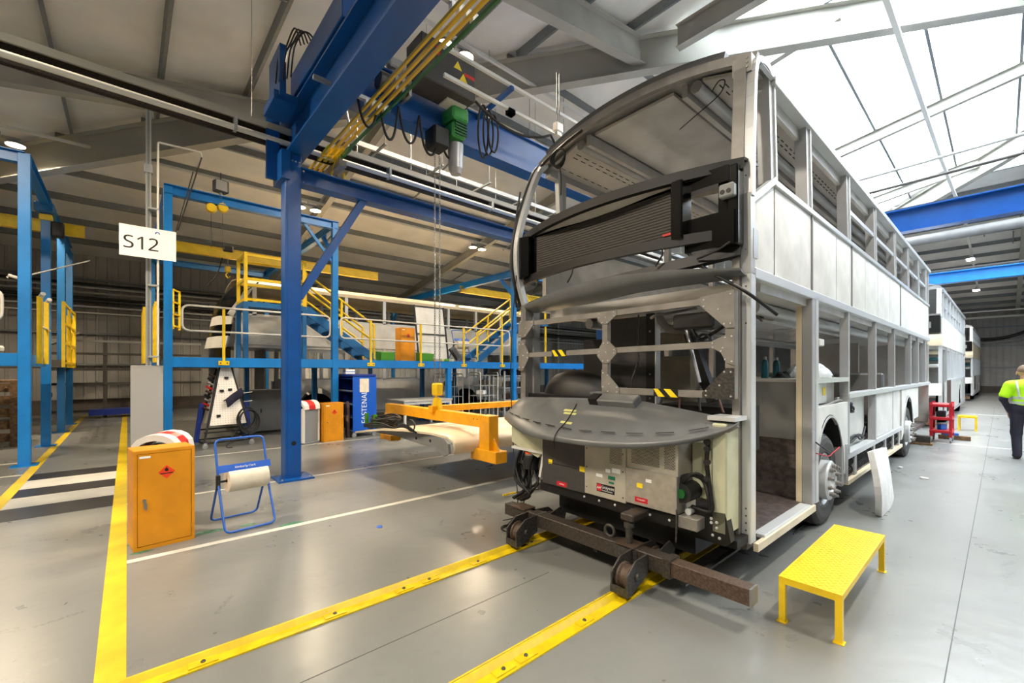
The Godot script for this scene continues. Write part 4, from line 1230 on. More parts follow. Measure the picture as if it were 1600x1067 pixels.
	var u2 = put(bb(S(), -0.075, 0.37, 0.535, 1.03, 0.05, zb2, 0.004), "heater_unit", "beige", t)
	var gr = put(bb(S(), lz(952, 700, zb2).x, lz(974, 700, zb2).x, 0.85, 1.03, zb2, zb2 + 0.0015), "grille", "beige_steel", u2)
	put(dots(S(), lz(953, 700, zb2).x + 0.006, lz(973, 700, zb2).x, 0.858, 1.03, zb2 + 0.002, 0.0125, 0.0046), "grille_holes", "black", gr).set_meta("kind", "stuff")
	sticker(u2, "label_white", lz(947, 732, zb2), lz(954, 739, zb2), zb2)
	sticker(u2, "label_white", lz(957, 731, zb2), lz(970, 741, zb2), zb2)
	sticker(u2, "label_white", lz(932, 739, zb2), lz(942, 746, zb2), zb2)
	sticker(u2, "label_green", lz(951, 743, zb2), lz(962, 751, zb2), zb2)
	sticker(u2, "label_green", lz(952, 752, zb2), lz(960, 757, zb2), zb2)
	var ga = lz(933, 764, zb2)
	var gb = lz(961, 779, zb2)
	var gl = sticker(u2, "ink", Vector3(ga.x, 0.585, 0), Vector3(gb.x, 0.655, 0), zb2, "maker_plate")
	put(bb(S(), ga.x + 0.004, ga.x + 0.05, 0.590, 0.650, zb2 + 0.002, zb2 + 0.003), "plate_emblem", "label_red", gl)
	letters("Grayson", 0.026, "label_white", gl, Vector3(ga.x + 0.055, 0.630, zb2 + 0.004), Vector3.RIGHT, Vector3.UP, 0.001, false)
	letters("Thermal Systems", 0.011, "label_white", gl, Vector3(ga.x + 0.055, 0.602, zb2 + 0.004), Vector3.RIGHT, Vector3.UP, 0.001, false)
	letters("AH", 0.024, "label_white", gl, Vector3(ga.x + 0.027, 0.620, zb2 + 0.004), Vector3.RIGHT, Vector3.UP, 0.001)
	var u3 = put(bb(S(), 0.37, 0.83, 0.84, 1.10, 0.05, zb2 - 0.01, 0.004), "heater_unit", "beige", t)
	var u4 = put(bb(S(), 0.375, 0.83, 0.555, 0.85, 0.05, zb2 + 0.01, 0.004), "heater_cover", "beige_steel", t)
	var z3 = zb2 - 0.01
	for q in [[988, 1031], [1040, 1056]]:
		gr = put(bb(S(), lz(q[0], 715, z3).x - 0.004, lz(q[1], 715, z3).x + 0.004, 0.89, 1.09, z3, z3 + 0.0015), "grille", "beige_steel", u3)
		put(dots(S(), lz(q[0], 715, z3).x, lz(q[1], 715, z3).x, 0.895, 1.08, z3 + 0.002, 0.0125, 0.0046), "grille_holes", "black", gr).set_meta("kind", "stuff")
	sticker(u3, "label_green", lz(1008, 736, z3), lz(1019, 743, z3), z3)
	sticker(u3, "label_red", lz(1020, 739, z3), lz(1032, 749, z3), z3)
	for q in [[995, 745], [1003, 746]]: put(disc(S(), lz(q[0], q[1], z3), Vector3.BACK, 0.010, 0.006, 10), "port", "copper", u3)
	sticker(u4, "label_white", lz(1010, 748, zb2 + 0.01), lz(1019, 755, zb2 + 0.01), zb2 + 0.01)
	sticker(u4, "label_yellow", lz(996, 754, zb2 + 0.01), lz(1005, 763, zb2 + 0.01), zb2 + 0.01)
	var rl = sticker(u4, "label_red", lz(993, 775, zb2 + 0.01), lz(1013, 788, zb2 + 0.01), zb2 + 0.01)
	letters("! DANGER !", 0.012, "label_white", rl, lz(1003, 781, zb2 + 0.01) + Vector3(0, 0, 0.003), Vector3.RIGHT, Vector3.UP, 0.001)
	for q in [[-0.05, 0.6], [0.34, 0.58], [0.34, 0.8], [-0.05, 0.95], [0.34, 0.95], [-0.05, 0.78]]:
		bolt(u2, Vector3(q[0], q[1], zb2), Vector3.BACK, 0.5, "steel_dark", "screw")
	put(bb(S(), -0.68, 0.92, 0.44, 0.535, 0.18, 0.32), "bumper_beam", "black", t)
	for k in 6: bolt(t, Vector3(-0.1 + 0.17 * k, 0.49, 0.32), Vector3.BACK, 0.9, "alu_bright")
	put(bb(S(), 0.84, 0.99, 0.47, 0.56, 0.22, 0.36, 0.004), "sensor_box", "alu_worn", t)
	# near-side primer box with reservoir and cable bundle
	put(prism(S(), [Vector2(-1.2, 1.08), Vector2(-1.2, 0.86), Vector2(-0.78, 0.74), Vector2(-0.64, 0.86), Vector2(-0.60, 1.05)], Vector3(0, 0, 0.02), Vector3.RIGHT, Vector3.UP, Vector3(0, 0, 0.24)), "primed_box", "primer", t)
	put(bb(S(), -1.18, -0.62, 0.79, 0.815, 0.0, 0.28), "primed_lip", "white", t)
	put(bar(S(), Vector3(-0.72, 0.55, 0.28), Vector3(-0.60, 1.0, 0.30), 0.03, 0.03, Vector3.BACK), "white_strut", "white", t)
	var rx = lz(829, 720, 0.2).x
	st = S()
	lathe(st, [Vector2(0, -0.03), Vector2(0.07, -0.03), Vector2(0.075, 0.10), Vector2(0.07, 0.12), Vector2(0, 0.13)], Vector3(rx, 0.62, 0.2), Basis.IDENTITY, 16)
	var rs = put(st, "reservoir", "rubber", t)
	put(disc(S(), Vector3(rx, 0.755, 0.2), Vector3.UP, 0.066, 0.022, 16), "orange_band", "orange_band", rs)
	put(disc(S(), Vector3(rx, 0.735, 0.2), Vector3.UP, 0.07, 0.02, 16), "steel_band", "steel", rs)
	put(disc(S(), Vector3(rx, 0.777, 0.2), Vector3.UP, 0.06, 0.05, 16), "cap", "rubber", rs)
	for k in 12:
		var ax = rx + rng.randf_range(-0.16, 0.10)
		var az = 0.18 + rng.randf_range(-0.12, 0.14)
		var bx = rx + rng.randf_range(-0.05, 0.09)
		solo_cable(t, [Vector3(ax, 0.80, az), Vector3(ax - 0.05, 0.62, az + 0.03), Vector3(ax + rng.randf_range(-0.08, 0.06), 0.45, az + 0.05), Vector3(bx, 0.34, 0.3), Vector3(bx + 0.03, 0.315 - 0.0, 0.45)], rng.randf_range(0.010, 0.018))
	for k in 3:
		var pp = []
		for j in 16: pp.append(Vector3(rx - 0.10 + (0.05 + 0.01 * k) * cos(TAU * j / 16.0), 0.55 + (0.12 - 0.01 * k) * sin(TAU * j / 16.0), 0.22 + 0.02 * k))
		put(tube(S(), pp, 0.011, 5, true), "cable_coil", "black", t)
	solo_cable(t, [lz(800, 660, 0.1), lz(801, 700, 0.12), lz(806, 750, 0.2), lz(808, 790, 0.3), lz(800, 812, 0.42), lz(782, 826, 0.45), lz(774, 818, 0.45)], 0.006)
	for k in 2:
		var pp = []
		var c = on_y(798, 828, 0.01) - BO
		for j in 20: pp.append(c + Vector3((0.09 + 0.015 * k) * cos(TAU * j / 20.0), 0.008 + 0.008 * k, (0.09 + 0.01 * k) * sin(TAU * j / 20.0)))
		put(tube(S(), pp, 0.007, 5, true), "cable_coil", "black", t)
	solo_cable(t, [on_y(785, 815, 0.01) - BO + Vector3(0, 0.01, 0), Vector3(-1.0, 0.1, 0.35), Vector3(-0.95, 0.35, 0.25), Vector3(-0.9, 0.7, 0.15)], 0.006)
	solo_cable(t, [lz(806, 430, 0.2), lz(799, 520, 0.2), lz(797, 600, 0.2), lz(800, 662, 0.1)], 0.006)
	solo_cable(t, [lz(812, 300, 0.08), lz(797, 400, 0.2), lz(802, 440, 0.2), lz(806, 480, 0.15)], 0.012)
	# door-side primed structure
	put(bb(S(), 1.04, 1.15, 0.46, 1.27, 0.02, 0.24, 0.01), "primed_pillar", "primer", t)
	put(bb(S(), 0.84, 1.04, 0.62, 1.14, -0.05, 0.05, 0.004), "primed_panel", "primer", t)
	put(bb(S(), 0.84, 1.02, 0.66, 1.10, 0.05, 0.14, 0.008), "primed_panel", "primer", t)
	put(bb(S(), 0.98, 1.04, 0.70, 1.18, 0.02, 0.18, 0.004), "primed_rib", "primer", t)
	var br = put(prism(S(), [Vector2(0.86, 0.60), Vector2(0.86, 0.50), Vector2(0.98, 0.40), Vector2(1.14, 0.38), Vector2(1.18, 0.42), Vector2(1.14, 0.62)], Vector3(0, 0, 0.16), Vector3.RIGHT, Vector3.UP, Vector3(0, 0, 0.08)), "bracket_plate", "black", t)
	for q in [[0.90, 0.55], [0.91, 0.49], [1.04, 0.56], [1.04, 0.53], [1.08, 0.54], [1.08, 0.50], [1.05, 0.44], [1.10, 0.43]]:
		bolt(br, Vector3(q[0], q[1], 0.24), Vector3.BACK, 0.9, "alu_bright")
	for q in [[0.89, 0.585], [0.83, 0.50]]:
		put(tube(S(), [Vector3(q[0], q[1], 0.22), Vector3(q[0], q[1], 0.30)], 0.025, 12), "tow_bush", "alu_bright", br)
	var mo = put(tube(S(), [Vector3(0.85, 0.72, 0.12), Vector3(0.85, 0.72, 0.32)], 0.075, 16), "pump_motor", "rubber", t)
	put(tube(S(), [Vector3(0.85, 0.72, 0.32), Vector3(0.85, 0.72, 0.34)], 0.035, 14), "pump_cap", "bar_green", mo)
	for k in 4:
		solo_cable(t, [Vector3(0.83, 0.78, 0.3), Vector3(0.86 + 0.03 * k, 0.86 + 0.01 * k, 0.3), Vector3(0.97 + 0.02 * k, 0.84 - 0.01 * k, 0.25), Vector3(1.03, 0.72, 0.27), Vector3(1.04, 0.62, 0.27), Vector3(0.96, 0.60, 0.26)], 0.012)
	solo_cable(t, [Vector3(1.025, 1.12, 0.26), Vector3(1.02, 1.0, 0.27), Vector3(1.03, 0.88, 0.27), Vector3(1.05, 0.74, 0.27), Vector3(1.05, 0.62, 0.27), Vector3(0.90, 0.62, 0.26)], 0.016)
	for y in [1.13, 1.08, 0.98, 0.86]: put(disc(S(), Vector3(1.025, y, 0.26), Vector3.BACK, 0.022, 0.03, 10), "cable_clip", "rubber", t)
	solo_cable(t, [Vector3(0.83, 0.6, 0.36), Vector3(0.84, 0.5, 0.38), Vector3(0.835, 0.36, 0.38)], 0.007, "steel_dark")
	put(bb(S(), 0.86, 1.2, 0.36, 0.42, -0.1, 0.18), "step_support", "black", t)
	put(bb(S(), -0.60, 0.86, 0.2, 0.44, -0.35, 0.12), "front_subframe", "black", t)
# point of the dash moulding under a photograph pixel (nearest grid point refined along the row)
func surf(RR, _u, px, py):
	var best = Vector3.ZERO
	var bd = 1e9
	for i in RR.size() - 1:
		for j in RR[0].size() - 1:
			for a in 4:
				for b in 4:
					var p = RR[i][j].lerp(RR[i][j + 1], b / 4.0).lerp(RR[i + 1][j].lerp(RR[i + 1][j + 1], b / 4.0), a / 4.0)
					var w = p + BO - EYE
					var d = -w.x * sin(YAW) - w.z * cos(YAW)
					var r = w.x * cos(YAW) - w.z * sin(YAW)
					var q = Vector2(800 + 678 * r / d, 579 - 678 * w.y / d)
					var e = q.distance_squared_to(Vector2(px, py))
					if e < bd:
						bd = e
						best = p
	return best
func solo_cable(t, pts, r, m = "black"):
	return put(tube(S(), spline(pts, 5), r, 6), "cable", m, t)

# ---------------------------------------------------------------- simpler buses standing further away
func plain_bus(t, white, roofm, side_open):
	# same axes as the first bus, whole flank panelled, parts fewer
	var L = -10.9
	var prof = [Vector2(-1.23, 4.02), Vector2(-1.17, 4.15), Vector2(-0.9, 4.24), Vector2(0, 4.33), Vector2(0.9, 4.24), Vector2(1.17, 4.15), Vector2(1.23, 4.02)]
	var R = []
	for i in 4:
		var row = []
		for p in prof: row.append(Vector3(p.x, p.y, lerpf(-0.15, L, i / 3.0)))
		R.append(row)
	put(sheet(S(), R, 0.04), "roof_skin", roofm, t)
	for s in [-1, 1]:
		put(bb(S(), 1.16 * s, 1.225 * s, 2.38, 3.18, -5.0, -0.05, 0.01), "upper_panel", white, t)
		put(bb(S(), 1.16 * s, 1.225 * s, 2.38, 3.18, L, -5.03, 0.01), "upper_panel", white, t)
		put(bb(S(), 1.15 * s, 1.22 * s, 3.18, 3.24, L, -0.1), "upper_waist_rail", "alu_bright", t)
		put(bb(S(), 1.15 * s, 1.235 * s, 3.98, 4.08, L, -0.2), "roof_rail", roofm, t)
		put(bb(S(), 1.15 * s, 1.22 * s, 1.30, 1.38, L, -1.6), "waist_rail", "alu_bright", t)
		put(bb(S(), 1.15 * s, 1.22 * s, 0.26, 0.33, L, -0.1), "sill_rail", "alu", t)
		for k in 9:
			var z = -0.5 - 1.28 * k
			put(bb(S(), 1.14 * s, 1.22 * s, 3.2, 4.0, z - 0.05, z + 0.05), "upper_pillar", "alu_bright", t)
			if z < -1.0: put(bb(S(), 1.14 * s, 1.22 * s, 1.34, 2.4, z - 0.05, z + 0.05), "side_pillar", "alu_bright", t)
			if not side_open or k > 5: continue
			put(bb(S(), 1.17 * s, 1.20 * s, 3.56, 3.60, z - 1.23, z - 0.05), "hopper_rail", "alu", t)
		put(bb(S(), 1.14 * s, 1.22 * s, 0.3, 2.4, -0.12, -0.02), "corner_post", "alu_bright", t)
		put(bb(S(), 1.13 * s, 1.22 * s, 0.3, 2.4, -1.66, -1.54), "door_pillar", "alu", t)
		put(bb(S(), 1.16 * s, 1.215 * s, 0.35, 1.3, -6.9, -3.1), "skirt_panel", "lining" if side_open else white, t)
		put(bb(S(), 1.16 * s, 1.215 * s, 0.35, 1.3, L, -8.7), "skirt_panel", "lining", t)
		for cz in [-2.2, -7.8]:
			var pl = [Vector2(cz + 0.75, 0.33)]
			for k in 13: pl.append(Vector2(cz + 0.56 * cos(PI * k / 12.0), 0.5 + 0.62 * sin(PI * k / 12.0)))
			pl.append_array([Vector2(cz - 0.75, 0.33), Vector2(cz - 0.75, 1.3), Vector2(cz + 0.75, 1.3)])
			put(prism(S(), pl, Vector3(1.17 * s, 0, 0), Vector3.BACK, Vector3.UP, Vector3(0.035 * s, 0, 0)), "wheel_arch_panel", "white", t)
			var w = S()
			lathe(w, [Vector2(0.0, -0.24), Vector2(0.47, -0.24), Vector2(0.48, -0.22), Vector2(0.48, -0.04), Vector2(0.45, 0.0), Vector2(0.30, -0.01), Vector2(0.27, -0.06), Vector2(0.0, -0.06)], Vector3(1.19 * s, 0.485, cz), Basis(Vector3(0, 0, -s), Vector3(s, 0, 0), Vector3(0, 1, 0)) if s > 0 else Basis(Vector3(0, 0, 1), Vector3(-1, 0, 0), Vector3(0, -1, 0)), 24)
			put(w, "wheel", "tyre", t)
	put(bb(S(), -1.19, 1.19, 2.30, 2.38, L, -0.2), "upper_floor", "lining", t)
	put(bb(S(), -1.16, 1.16, 0.28, 0.36, L, -0.1), "floor_pan", "dark_grey", t)
	put(bb(S(), -1.2, 1.2, 0.4, 4.05, L, L + 0.06), "rear_bulkhead", "lining", t)
	put(bb(S(), -1.1, 0.2, 0.4, 2.3, -1.0, -0.94), "cab_partition", "mid_grey", t)
func other_buses():
	for q in [["unfinished double-decker bus standing behind the red tool trolley", -2.36, -17.6, "quilt", 0.0], ["pale primed double-decker bus last in the row by the end wall", -2.27, -34.8, "cream", 0.0]]:
		var t = thing("double_decker_bus", q[0], "bus", Vector3(q[1], 0, q[2]), -0.004)
		plain_bus(t, q[3], "alu", true)
		# open nose
		put(bb(S(), -1.2, 1.2, 2.75, 3.25, 0.0, 0.12, 0.02), "destination_fascia", "gloss_black", t)
		put(bb(S(), -1.2, 1.2, 3.25, 3.30, -0.1, 0.2), "fascia_hood", "mid_grey", t)
		put(bb(S(), 0.5, 1.0, 2.9, 3.08, 0.12, 0.15), "socket_block", "plastic_grey", t)
		put(bar(S(), Vector3(1.16, 3.2, 0.05), Vector3(1.15, 4.05, -0.2), 0.10, 0.10, Vector3.BACK), "upper_front_post", "alu_bright", t)
		put(bar(S(), Vector3(-1.16, 3.2, 0.05), Vector3(-1.15, 4.05, -0.2), 0.10, 0.10, Vector3.BACK), "upper_front_post", "alu_bright", t)
		put(bar(S(), Vector3(-1.16, 4.1, -0.2), Vector3(1.16, 4.1, -0.2), 0.10, 0.10), "roof_front_rail", "alu", t)
		var R = []
		for i in 4:
			var row = []
			for j in 13:
				var x = lerpf(-1.23, 1.23, j / 12.0)
				row.append(Vector3(x, 2.38 + 0.11 * i, 0.05 + 0.24 * (1 - x * x / 1.55) + 0.03 * sin(PI * i / 3.0)))
			R.append(row)
		put(sheet(S(), R, 0.03), "header_moulding", "cream", t)
		R = []
		for i in 3:
			var row = []
			for j in 13:
				var x = lerpf(-1.25, 1.22, j / 12.0)
				row.append(Vector3(x, 0.95 + 0.17 * i, 0.1 + (0.5 - 0.16 * i) * (1 - x * x / 1.6)))
			R.append(row)
		put(sheet(S(), R, 0.02), "dash_moulding", "white", t)
		put(bb(S(), -0.8, 0.9, 0.4, 0.95, 0.0, 0.3, 0.02), "heater_unit", "dark_grey", t)
		put(bb(S(), 1.17, 1.23, 0.55, 1.35, -2.95, -1.7), "brown_panel", "brown", t)
		for k in 3: put(bb(S(), 0.6, 1.1, 1.75 + 0.2 * k, 1.86 + 0.2 * k, -0.9, -0.8, 0.03), "cab_part", ["white", "bottle_teal", "cream"][k], t)
		put(bb(S(), -0.9, 1.12, 0.10, 0.26, 0.15, 0.35), "trolley_beam", "timber", t)
	# nearly panelled bus behind the work platform
	var b = thing("double_decker_bus", "white double-decker bus with cream roof behind the blue platform", "bus", Vector3(-15.02, 0, -2.15), 0.0)
	plain_bus(b, "white", "cream", false)
	var R2 = []
	for i in 9:
		var v = i / 8.0
		var row = []
		for j in 15:
			var x = lerpf(-1.23, 1.23, j / 14.0)
			row.append(Vector3(x, lerpf(3.15, 4.25, v) - 0.12 * v * pow(absf(x) / 1.23, 3), lerpf(0.32, -0.32, v * v) - 0.28 * x * x / 1.5))
		R2.append(row)
	put(sheet(S(), R2, 0.02), "upper_windscreen", "gloss_black", b)
	for q in [[2.92, 3.18, "white", "brow_panel"], [2.60, 2.92, "gloss_black", "destination_glass"], [2.28, 2.60, "white", "front_panel"]]:
		R2 = []
		for i in 5:
			var v = i / 4.0
			var row = []
			for j in 15:
				var x = lerpf(-1.24, 1.24, j / 14.0)
				var y = lerpf(q[0], q[1], v)
				row.append(Vector3(x, y, 0.50 - 0.20 * (y - 2.3) - 0.30 * x * x / 1.5 + (0.0 if q[2] == "white" else -0.02)))
			R2.append(row)
		put(sheet(S(), R2, 0.03), q[3], q[2], b)
	put(bar(S(), Vector3(1.19, 3.16, 0.08), Vector3(1.17, 4.05, -0.45), 0.10, 0.14, Vector3.BACK), "windscreen_post", "white", b)
	put(bar(S(), Vector3(-1.19, 3.16, 0.08), Vector3(-1.17, 4.05, -0.45), 0.10, 0.14, Vector3.BACK), "windscreen_post", "white", b)
	R2 = []
	for i in 5:
		var v = i / 4.0
		var row = []
		for j in 15:
			var x = lerpf(-1.22, 1.22, j / 14.0)
			row.append(Vector3(x, lerpf(1.35, 2.30, v), 0.40 - 0.32 * x * x / 1.5))
		R2.append(row)
	put(sheet(S(), R2, 0.02), "windscreen", "gloss_black", b)
	put(bb(S(), -1.1, 1.1, 0.35, 1.35, 0.0, 0.3, 0.05), "front_bumper", "white", b)
	for k in 5: put(bb(S(), 1.15, 1.18, 1.4, 2.35, -3.2 - 1.4 * k, -1.95 - 1.4 * k), "window_glass", "glass", b)
	for k in 4: put(bb(S(), 1.17, 1.20, 0.4, 1.25, -4.1 - 0.9 * k, -3.25 - 0.9 * k), "skirt_door", "beige_steel", b)

# ---------------------------------------------------------------- blue work platforms
func post(t, x, z, y0, y1, m = "sky_blue", w = 0.14):
	put(bb(S(), x - w / 2, x + w / 2, y0, y1, z - w / 2, z + w / 2, 0.004), "post", m, t)
	if y0 < 0.01:
		put(bb(S(), x - 0.16, x + 0.16, 0, 0.015, z - 0.16, z + 0.16), "base_plate", m, t)
func rail_loop(t, x, z0, z1, y0, y1, r = 0.022):
	put(tube(S(), rounded([Vector3(x, y0, z0), Vector3(x, y1, z0), Vector3(x, y1, z1), Vector3(x, y0, z1)], 0.14, 5, true), r, 8, true), "guard_rail", "pipe_white", t)
func stanchion(t, x, z, y0, y1):
	var p = put(bb(S(), x - 0.025, x + 0.025, y0 - 0.12, y1, z - 0.025, z + 0.025), "stanchion", "yellow", t)
	put(bb(S(), x - 0.01, x + 0.035, y0 - 0.16, y0 - 0.07, z - 0.10, z + 0.10), "foot_plate", "yellow", p)
	for s in [-1, 1]: bolt(p, Vector3(x + 0.035, y0 - 0.115, z + 0.06 * s), Vector3.RIGHT, 1.2, "dark_grey")
func stair(t, x0, x1, z0, z1, y0, y1, n):
	# flight rising from (z0, y0) to (z1, y1)
	for x in [x0, x1]:
		put(bar(S(), Vector3(x, y0, z0), Vector3(x, y1, z1), 0.04, 0.22), "stringer", "deck_blue", t)
		for h in [0.95, 0.5]:
			put(rod(S(), Vector3(x, y0 + h, z0), Vector3(x, y1 + h, z1), 0.03, 8), "handrail", "yellow", t)
		for k in 3:
			var f = k / 2.0
			put(bb(S(), x - 0.025, x + 0.025, lerpf(y0, y1, f), lerpf(y0, y1, f) + 0.97, lerpf(z0, z1, f) - 0.025, lerpf(z0, z1, f) + 0.025), "baluster", "yellow", t)
	for k in n:
		var f = (k + 0.5) / n
		put(bb(S(), x0, x1, lerpf(y0, y1, f) - 0.015, lerpf(y0, y1, f) + 0.015, lerpf(z0, z1, f) - 0.11, lerpf(z0, z1, f) + 0.11), "tread", "deck_blue", t)
func gate(t, a, b, y0, y1, m = "yellow"):
	for k in 3:
		var p = a.lerp(b, k / 2.0)
		put(bb(S(), p.x - 0.03, p.x + 0.03, y0, y1, p.z - 0.03, p.z + 0.03), "gate_post", m, t)
	for k in 4:
		var y = lerpf(y0 + 0.1, y1 - 0.03, k / 3.0)
		put(bar(S(), Vector3(a.x, y, a.z), Vector3(b.x, y, b.z), 0.04, 0.05), "gate_bar", m, t)
func platforms():
	var X = -11.3
	var d = 1.94
	# --- middle platform
	var t = wthing("work_platform", "long blue steel work platform with yellow stairs beside the white bus", "platform", Vector3(X, 0, -7))
	put(bb(S(), X - 0.06, X + 0.06, d - 0.21, d, -16.0, -0.6, 0.004), "edge_beam", "sky_blue", t)
	put(bb(S(), -12.96, -12.84, d - 0.21, d, -16.0, -0.6), "edge_beam", "deck_blue", t)
	for k in 8: put(bb(S(), -12.84, X - 0.06, d - 0.05, d, -0.62 - 1.92 * k - 1.9, -0.62 - 1.92 * k), "deck_plate", "dark_grey", t)
	for z in [-0.62, -3.96, -7.4, -10.1, -13.4]:
		put(bb(S(), -12.9, X, d - 0.2, d - 0.06, z - 0.06, z + 0.06), "cross_beam", "deck_blue", t)
		post(t, X, z, 0, 5.42 if z in [-0.62, -3.96] else (5.2 if z == -10.1 else d - 0.2))
		post(t, -12.9, z, 0, d - 0.2, "deck_blue", 0.12)
	for z in [-2.3, -5.6, -8.7]: post(t, -12.9, z, 0, d - 0.2, "deck_blue", 0.1)
	# overhead portal
	put(ibeam(S(), Vector3(X, 5.36, -0.55), Vector3(X, 5.36, -4.05), 0.2, 0.14), "portal_beam", "sky_blue", t)
	for z in [-0.62, -3.96]:
		put(ibeam(S(), Vector3(X, 5.34, z), Vector3(-18.6, 5.34, z), 0.2, 0.14), "portal_beam", "sky_blue", t)
		put(bb(S(), -18.67, -18.53, 0, 5.42, z - 0.07, z + 0.07), "post", "deck_blue", t)
		put(bar(S(), Vector3(X - 0.05, 4.5, z), Vector3(X - 0.85, 5.26, z), 0.08, 0.08), "knee_brace", "sky_blue", t)
	put(ibeam(S(), Vector3(-18.6, 5.30, -0.62), Vector3(-18.6, 5.30, -3.96), 0.2, 0.14), "portal_beam", "deck_blue", t)
	put(bar(S(), Vector3(X, 4.35, -3.96), Vector3(X, 5.3, -3.2), 0.06, 0.06), "knee_brace", "sky_blue", t)
	# guard rails
	rail_loop(t, X, -0.85, -3.85, 2.50, 3.03)
	rail_loop(t, X, -4.1, -9.9, 2.50, 3.03)
	for q in [349, 578, 656, 723]:
		stanchion(t, X + 0.05, on_x(q, 500, X).z, d, 3.0)
	stanchion(t, X + 0.05, on_x(783, 500, X).z, d, 3.0)
	# yellow gates at the near end
	gate(t, Vector3(-11.7, 0, -0.45), Vector3(-12.6, 0, -0.45), d - 0.1, 3.1)
	gate(t, Vector3(-13.3, 0, -0.30), Vector3(-14.6, 0, -0.30), d - 0.1, 3.15)
	# upper landing and flights
	put(bb(S(), -12.85, -11.85, 3.18, 3.30, -3.45, -2.05), "landing", "deck_blue", t)
	for q in [[-12.8, -2.1], [-11.9, -2.1], [-12.8, -3.4], [-11.9, -3.4]]:
		put(bb(S(), q[0] - 0.05, q[0] + 0.05, d, 3.2, q[1] - 0.05, q[1] + 0.05), "landing_post", "deck_blue", t)
		put(bb(S(), q[0] - 0.035, q[0] + 0.035, 3.3, 4.48, q[1] - 0.035, q[1] + 0.035), "landing_upright", "yellow", t)
	for y in [3.36, 3.85, 4.42]:
		for q in [[-12.8, -2.1, -11.9, -2.1], [-11.9, -2.1, -11.9, -3.4], [-12.8, -2.1, -12.8, -3.4]]:
			put(bar(S(), Vector3(q[0], y, q[1]), Vector3(q[2], y, q[3]), 0.05, 0.06), "landing_rail", "yellow", t)
	stair(t, -12.75, -11.95, -5.3, -3.45, d + 0.06, 3.24, 6)
	stair(t, -12.75, -11.95, -9.0, -11.2, d + 0.06, 3.5, 6)
	put(bb(S(), -12.85, -11.85, 3.4, 3.5, -12.4, -11.2), "landing", "deck_blue", t)
	for q in [[-12.8, -11.3], [-11.9, -11.3], [-12.8, -12.3], [-11.9, -12.3]]:
		put(bb(S(), q[0] - 0.03, q[0] + 0.03, d, 4.55, q[1] - 0.03, q[1] + 0.03), "landing_upright", "yellow", t)
	for y in [3.95, 4.5]: put(bar(S(), Vector3(-11.9, y, -11.3), Vector3(-11.9, y, -12.3), 0.05, 0.05), "landing_rail", "yellow", t)
	# stacked gate frames further back
	gate(t, Vector3(-17.2, 0, -0.9), Vector3(-18.2, 0, -1.3), 3.0, 4.3)
	# --- far portal
	t = wthing("overhead_portal", "blue overhead portal at the far end of the long platform", "portal frame", Vector3(X, 0, -10.2))
	put(ibeam(S(), Vector3(X, 5.06, -10.1), Vector3(-20.5, 5.06, -10.1), 0.24, 0.14), "portal_beam", "sky_blue", t)
	put(ibeam(S(), Vector3(-20.5, 5.06, -10.1), Vector3(-20.5, 5.06, -16), 0.22, 0.14), "portal_beam", "deck_blue", t)
	put(ibeam(S(), Vector3(X, 5.06, -10.1), Vector3(X, 5.06, -16), 0.22, 0.14), "portal_beam", "sky_blue", t)
	put(bb(S(), -20.57, -20.43, 0, 5.0, -10.17, -10.03), "post", "deck_blue", t)
	put(bar(S(), Vector3(-20.45, 4.2, -10.1), Vector3(-19.6, 4.95, -10.1), 0.09, 0.09), "knee_brace", "deck_blue", t)
	put(bar(S(), Vector3(X - 0.05, 4.3, -10.1), Vector3(X - 0.7, 4.95, -10.1), 0.09, 0.09), "knee_brace", "sky_blue", t)
	# --- platform by the zebra crossing
	t = wthing("work_platform", "blue work platform with yellow gates beside the zebra crossing", "platform", Vector3(X, 0, 4))
	put(bb(S(), X - 0.06, X + 0.06, d - 0.2, d + 0.02, 1.3, 8.2, 0.004), "edge_beam", "sky_blue", t)
	put(bb(S(), -13.2, X, d - 0.2, d, 1.27, 1.37), "edge_beam", "sky_blue", t)
	put(bb(S(), -13.2, X - 0.06, d - 0.05, d, 1.37, 8.2), "deck_plate", "dark_grey", t)
	put(bb(S(), -20.5, -16.2, d - 0.2, d, 1.27, 8.2), "rear_deck", "dark_grey", t)
	for q in [[X, 5.42], [-13.95, 5.40], [-16.86, 5.3], [-19.1, 5.3]]: post(t, q[0], 1.34, 0, q[1], "sky_blue" if q[0] > -14 else "deck_blue", 0.15)
	put(ibeam(S(), Vector3(X, 5.36, 1.34), Vector3(X, 5.36, 8.0), 0.2, 0.14), "portal_beam", "sky_blue", t)
	put(ibeam(S(), Vector3(X, 5.36, 1.34), Vector3(-19.1, 5.36, 1.34), 0.2, 0.14), "portal_beam", "sky_blue", t)
	put(bb(S(), -14.2, -13.7, 5.1, 5.3, 1.2, 1.5, 0.02), "clamp_block", "deck_blue", t)
	put(bb(S(), -14.05, -13.84, 4.95, 5.08, 1.24, 1.44, 0.01), "yellow_clamp", "yellow", t)
	put(bb(S(), -13.95, -13.75, 4.6, 4.93, 1.05, 1.25, 0.02), "motor_box", "black", t)
	put(tube(S(), rounded([Vector3(X, 2.5, 8.0), Vector3(X, 2.5, 1.6), Vector3(X, 3.05, 1.6), Vector3(X, 3.05, 8.0)], 0.16, 5), 0.024, 8), "guard_rail", "pipe_white", t)
	for q in [[-12.0, -12.05], [-12.9, -12.95]]:
		put(bb(S(), q[0] - 0.05, q[0] + 0.05, d - 0.15, 3.05, 1.2, 1.27), "gate_post", "yellow", t)
		put(tube(S(), [Vector3(q[0], 3.05, 1.22), Vector3(q[0] + 0.1, 3.1, 1.18)], 0.04, 8), "gate_cap", "pipe_white", t)
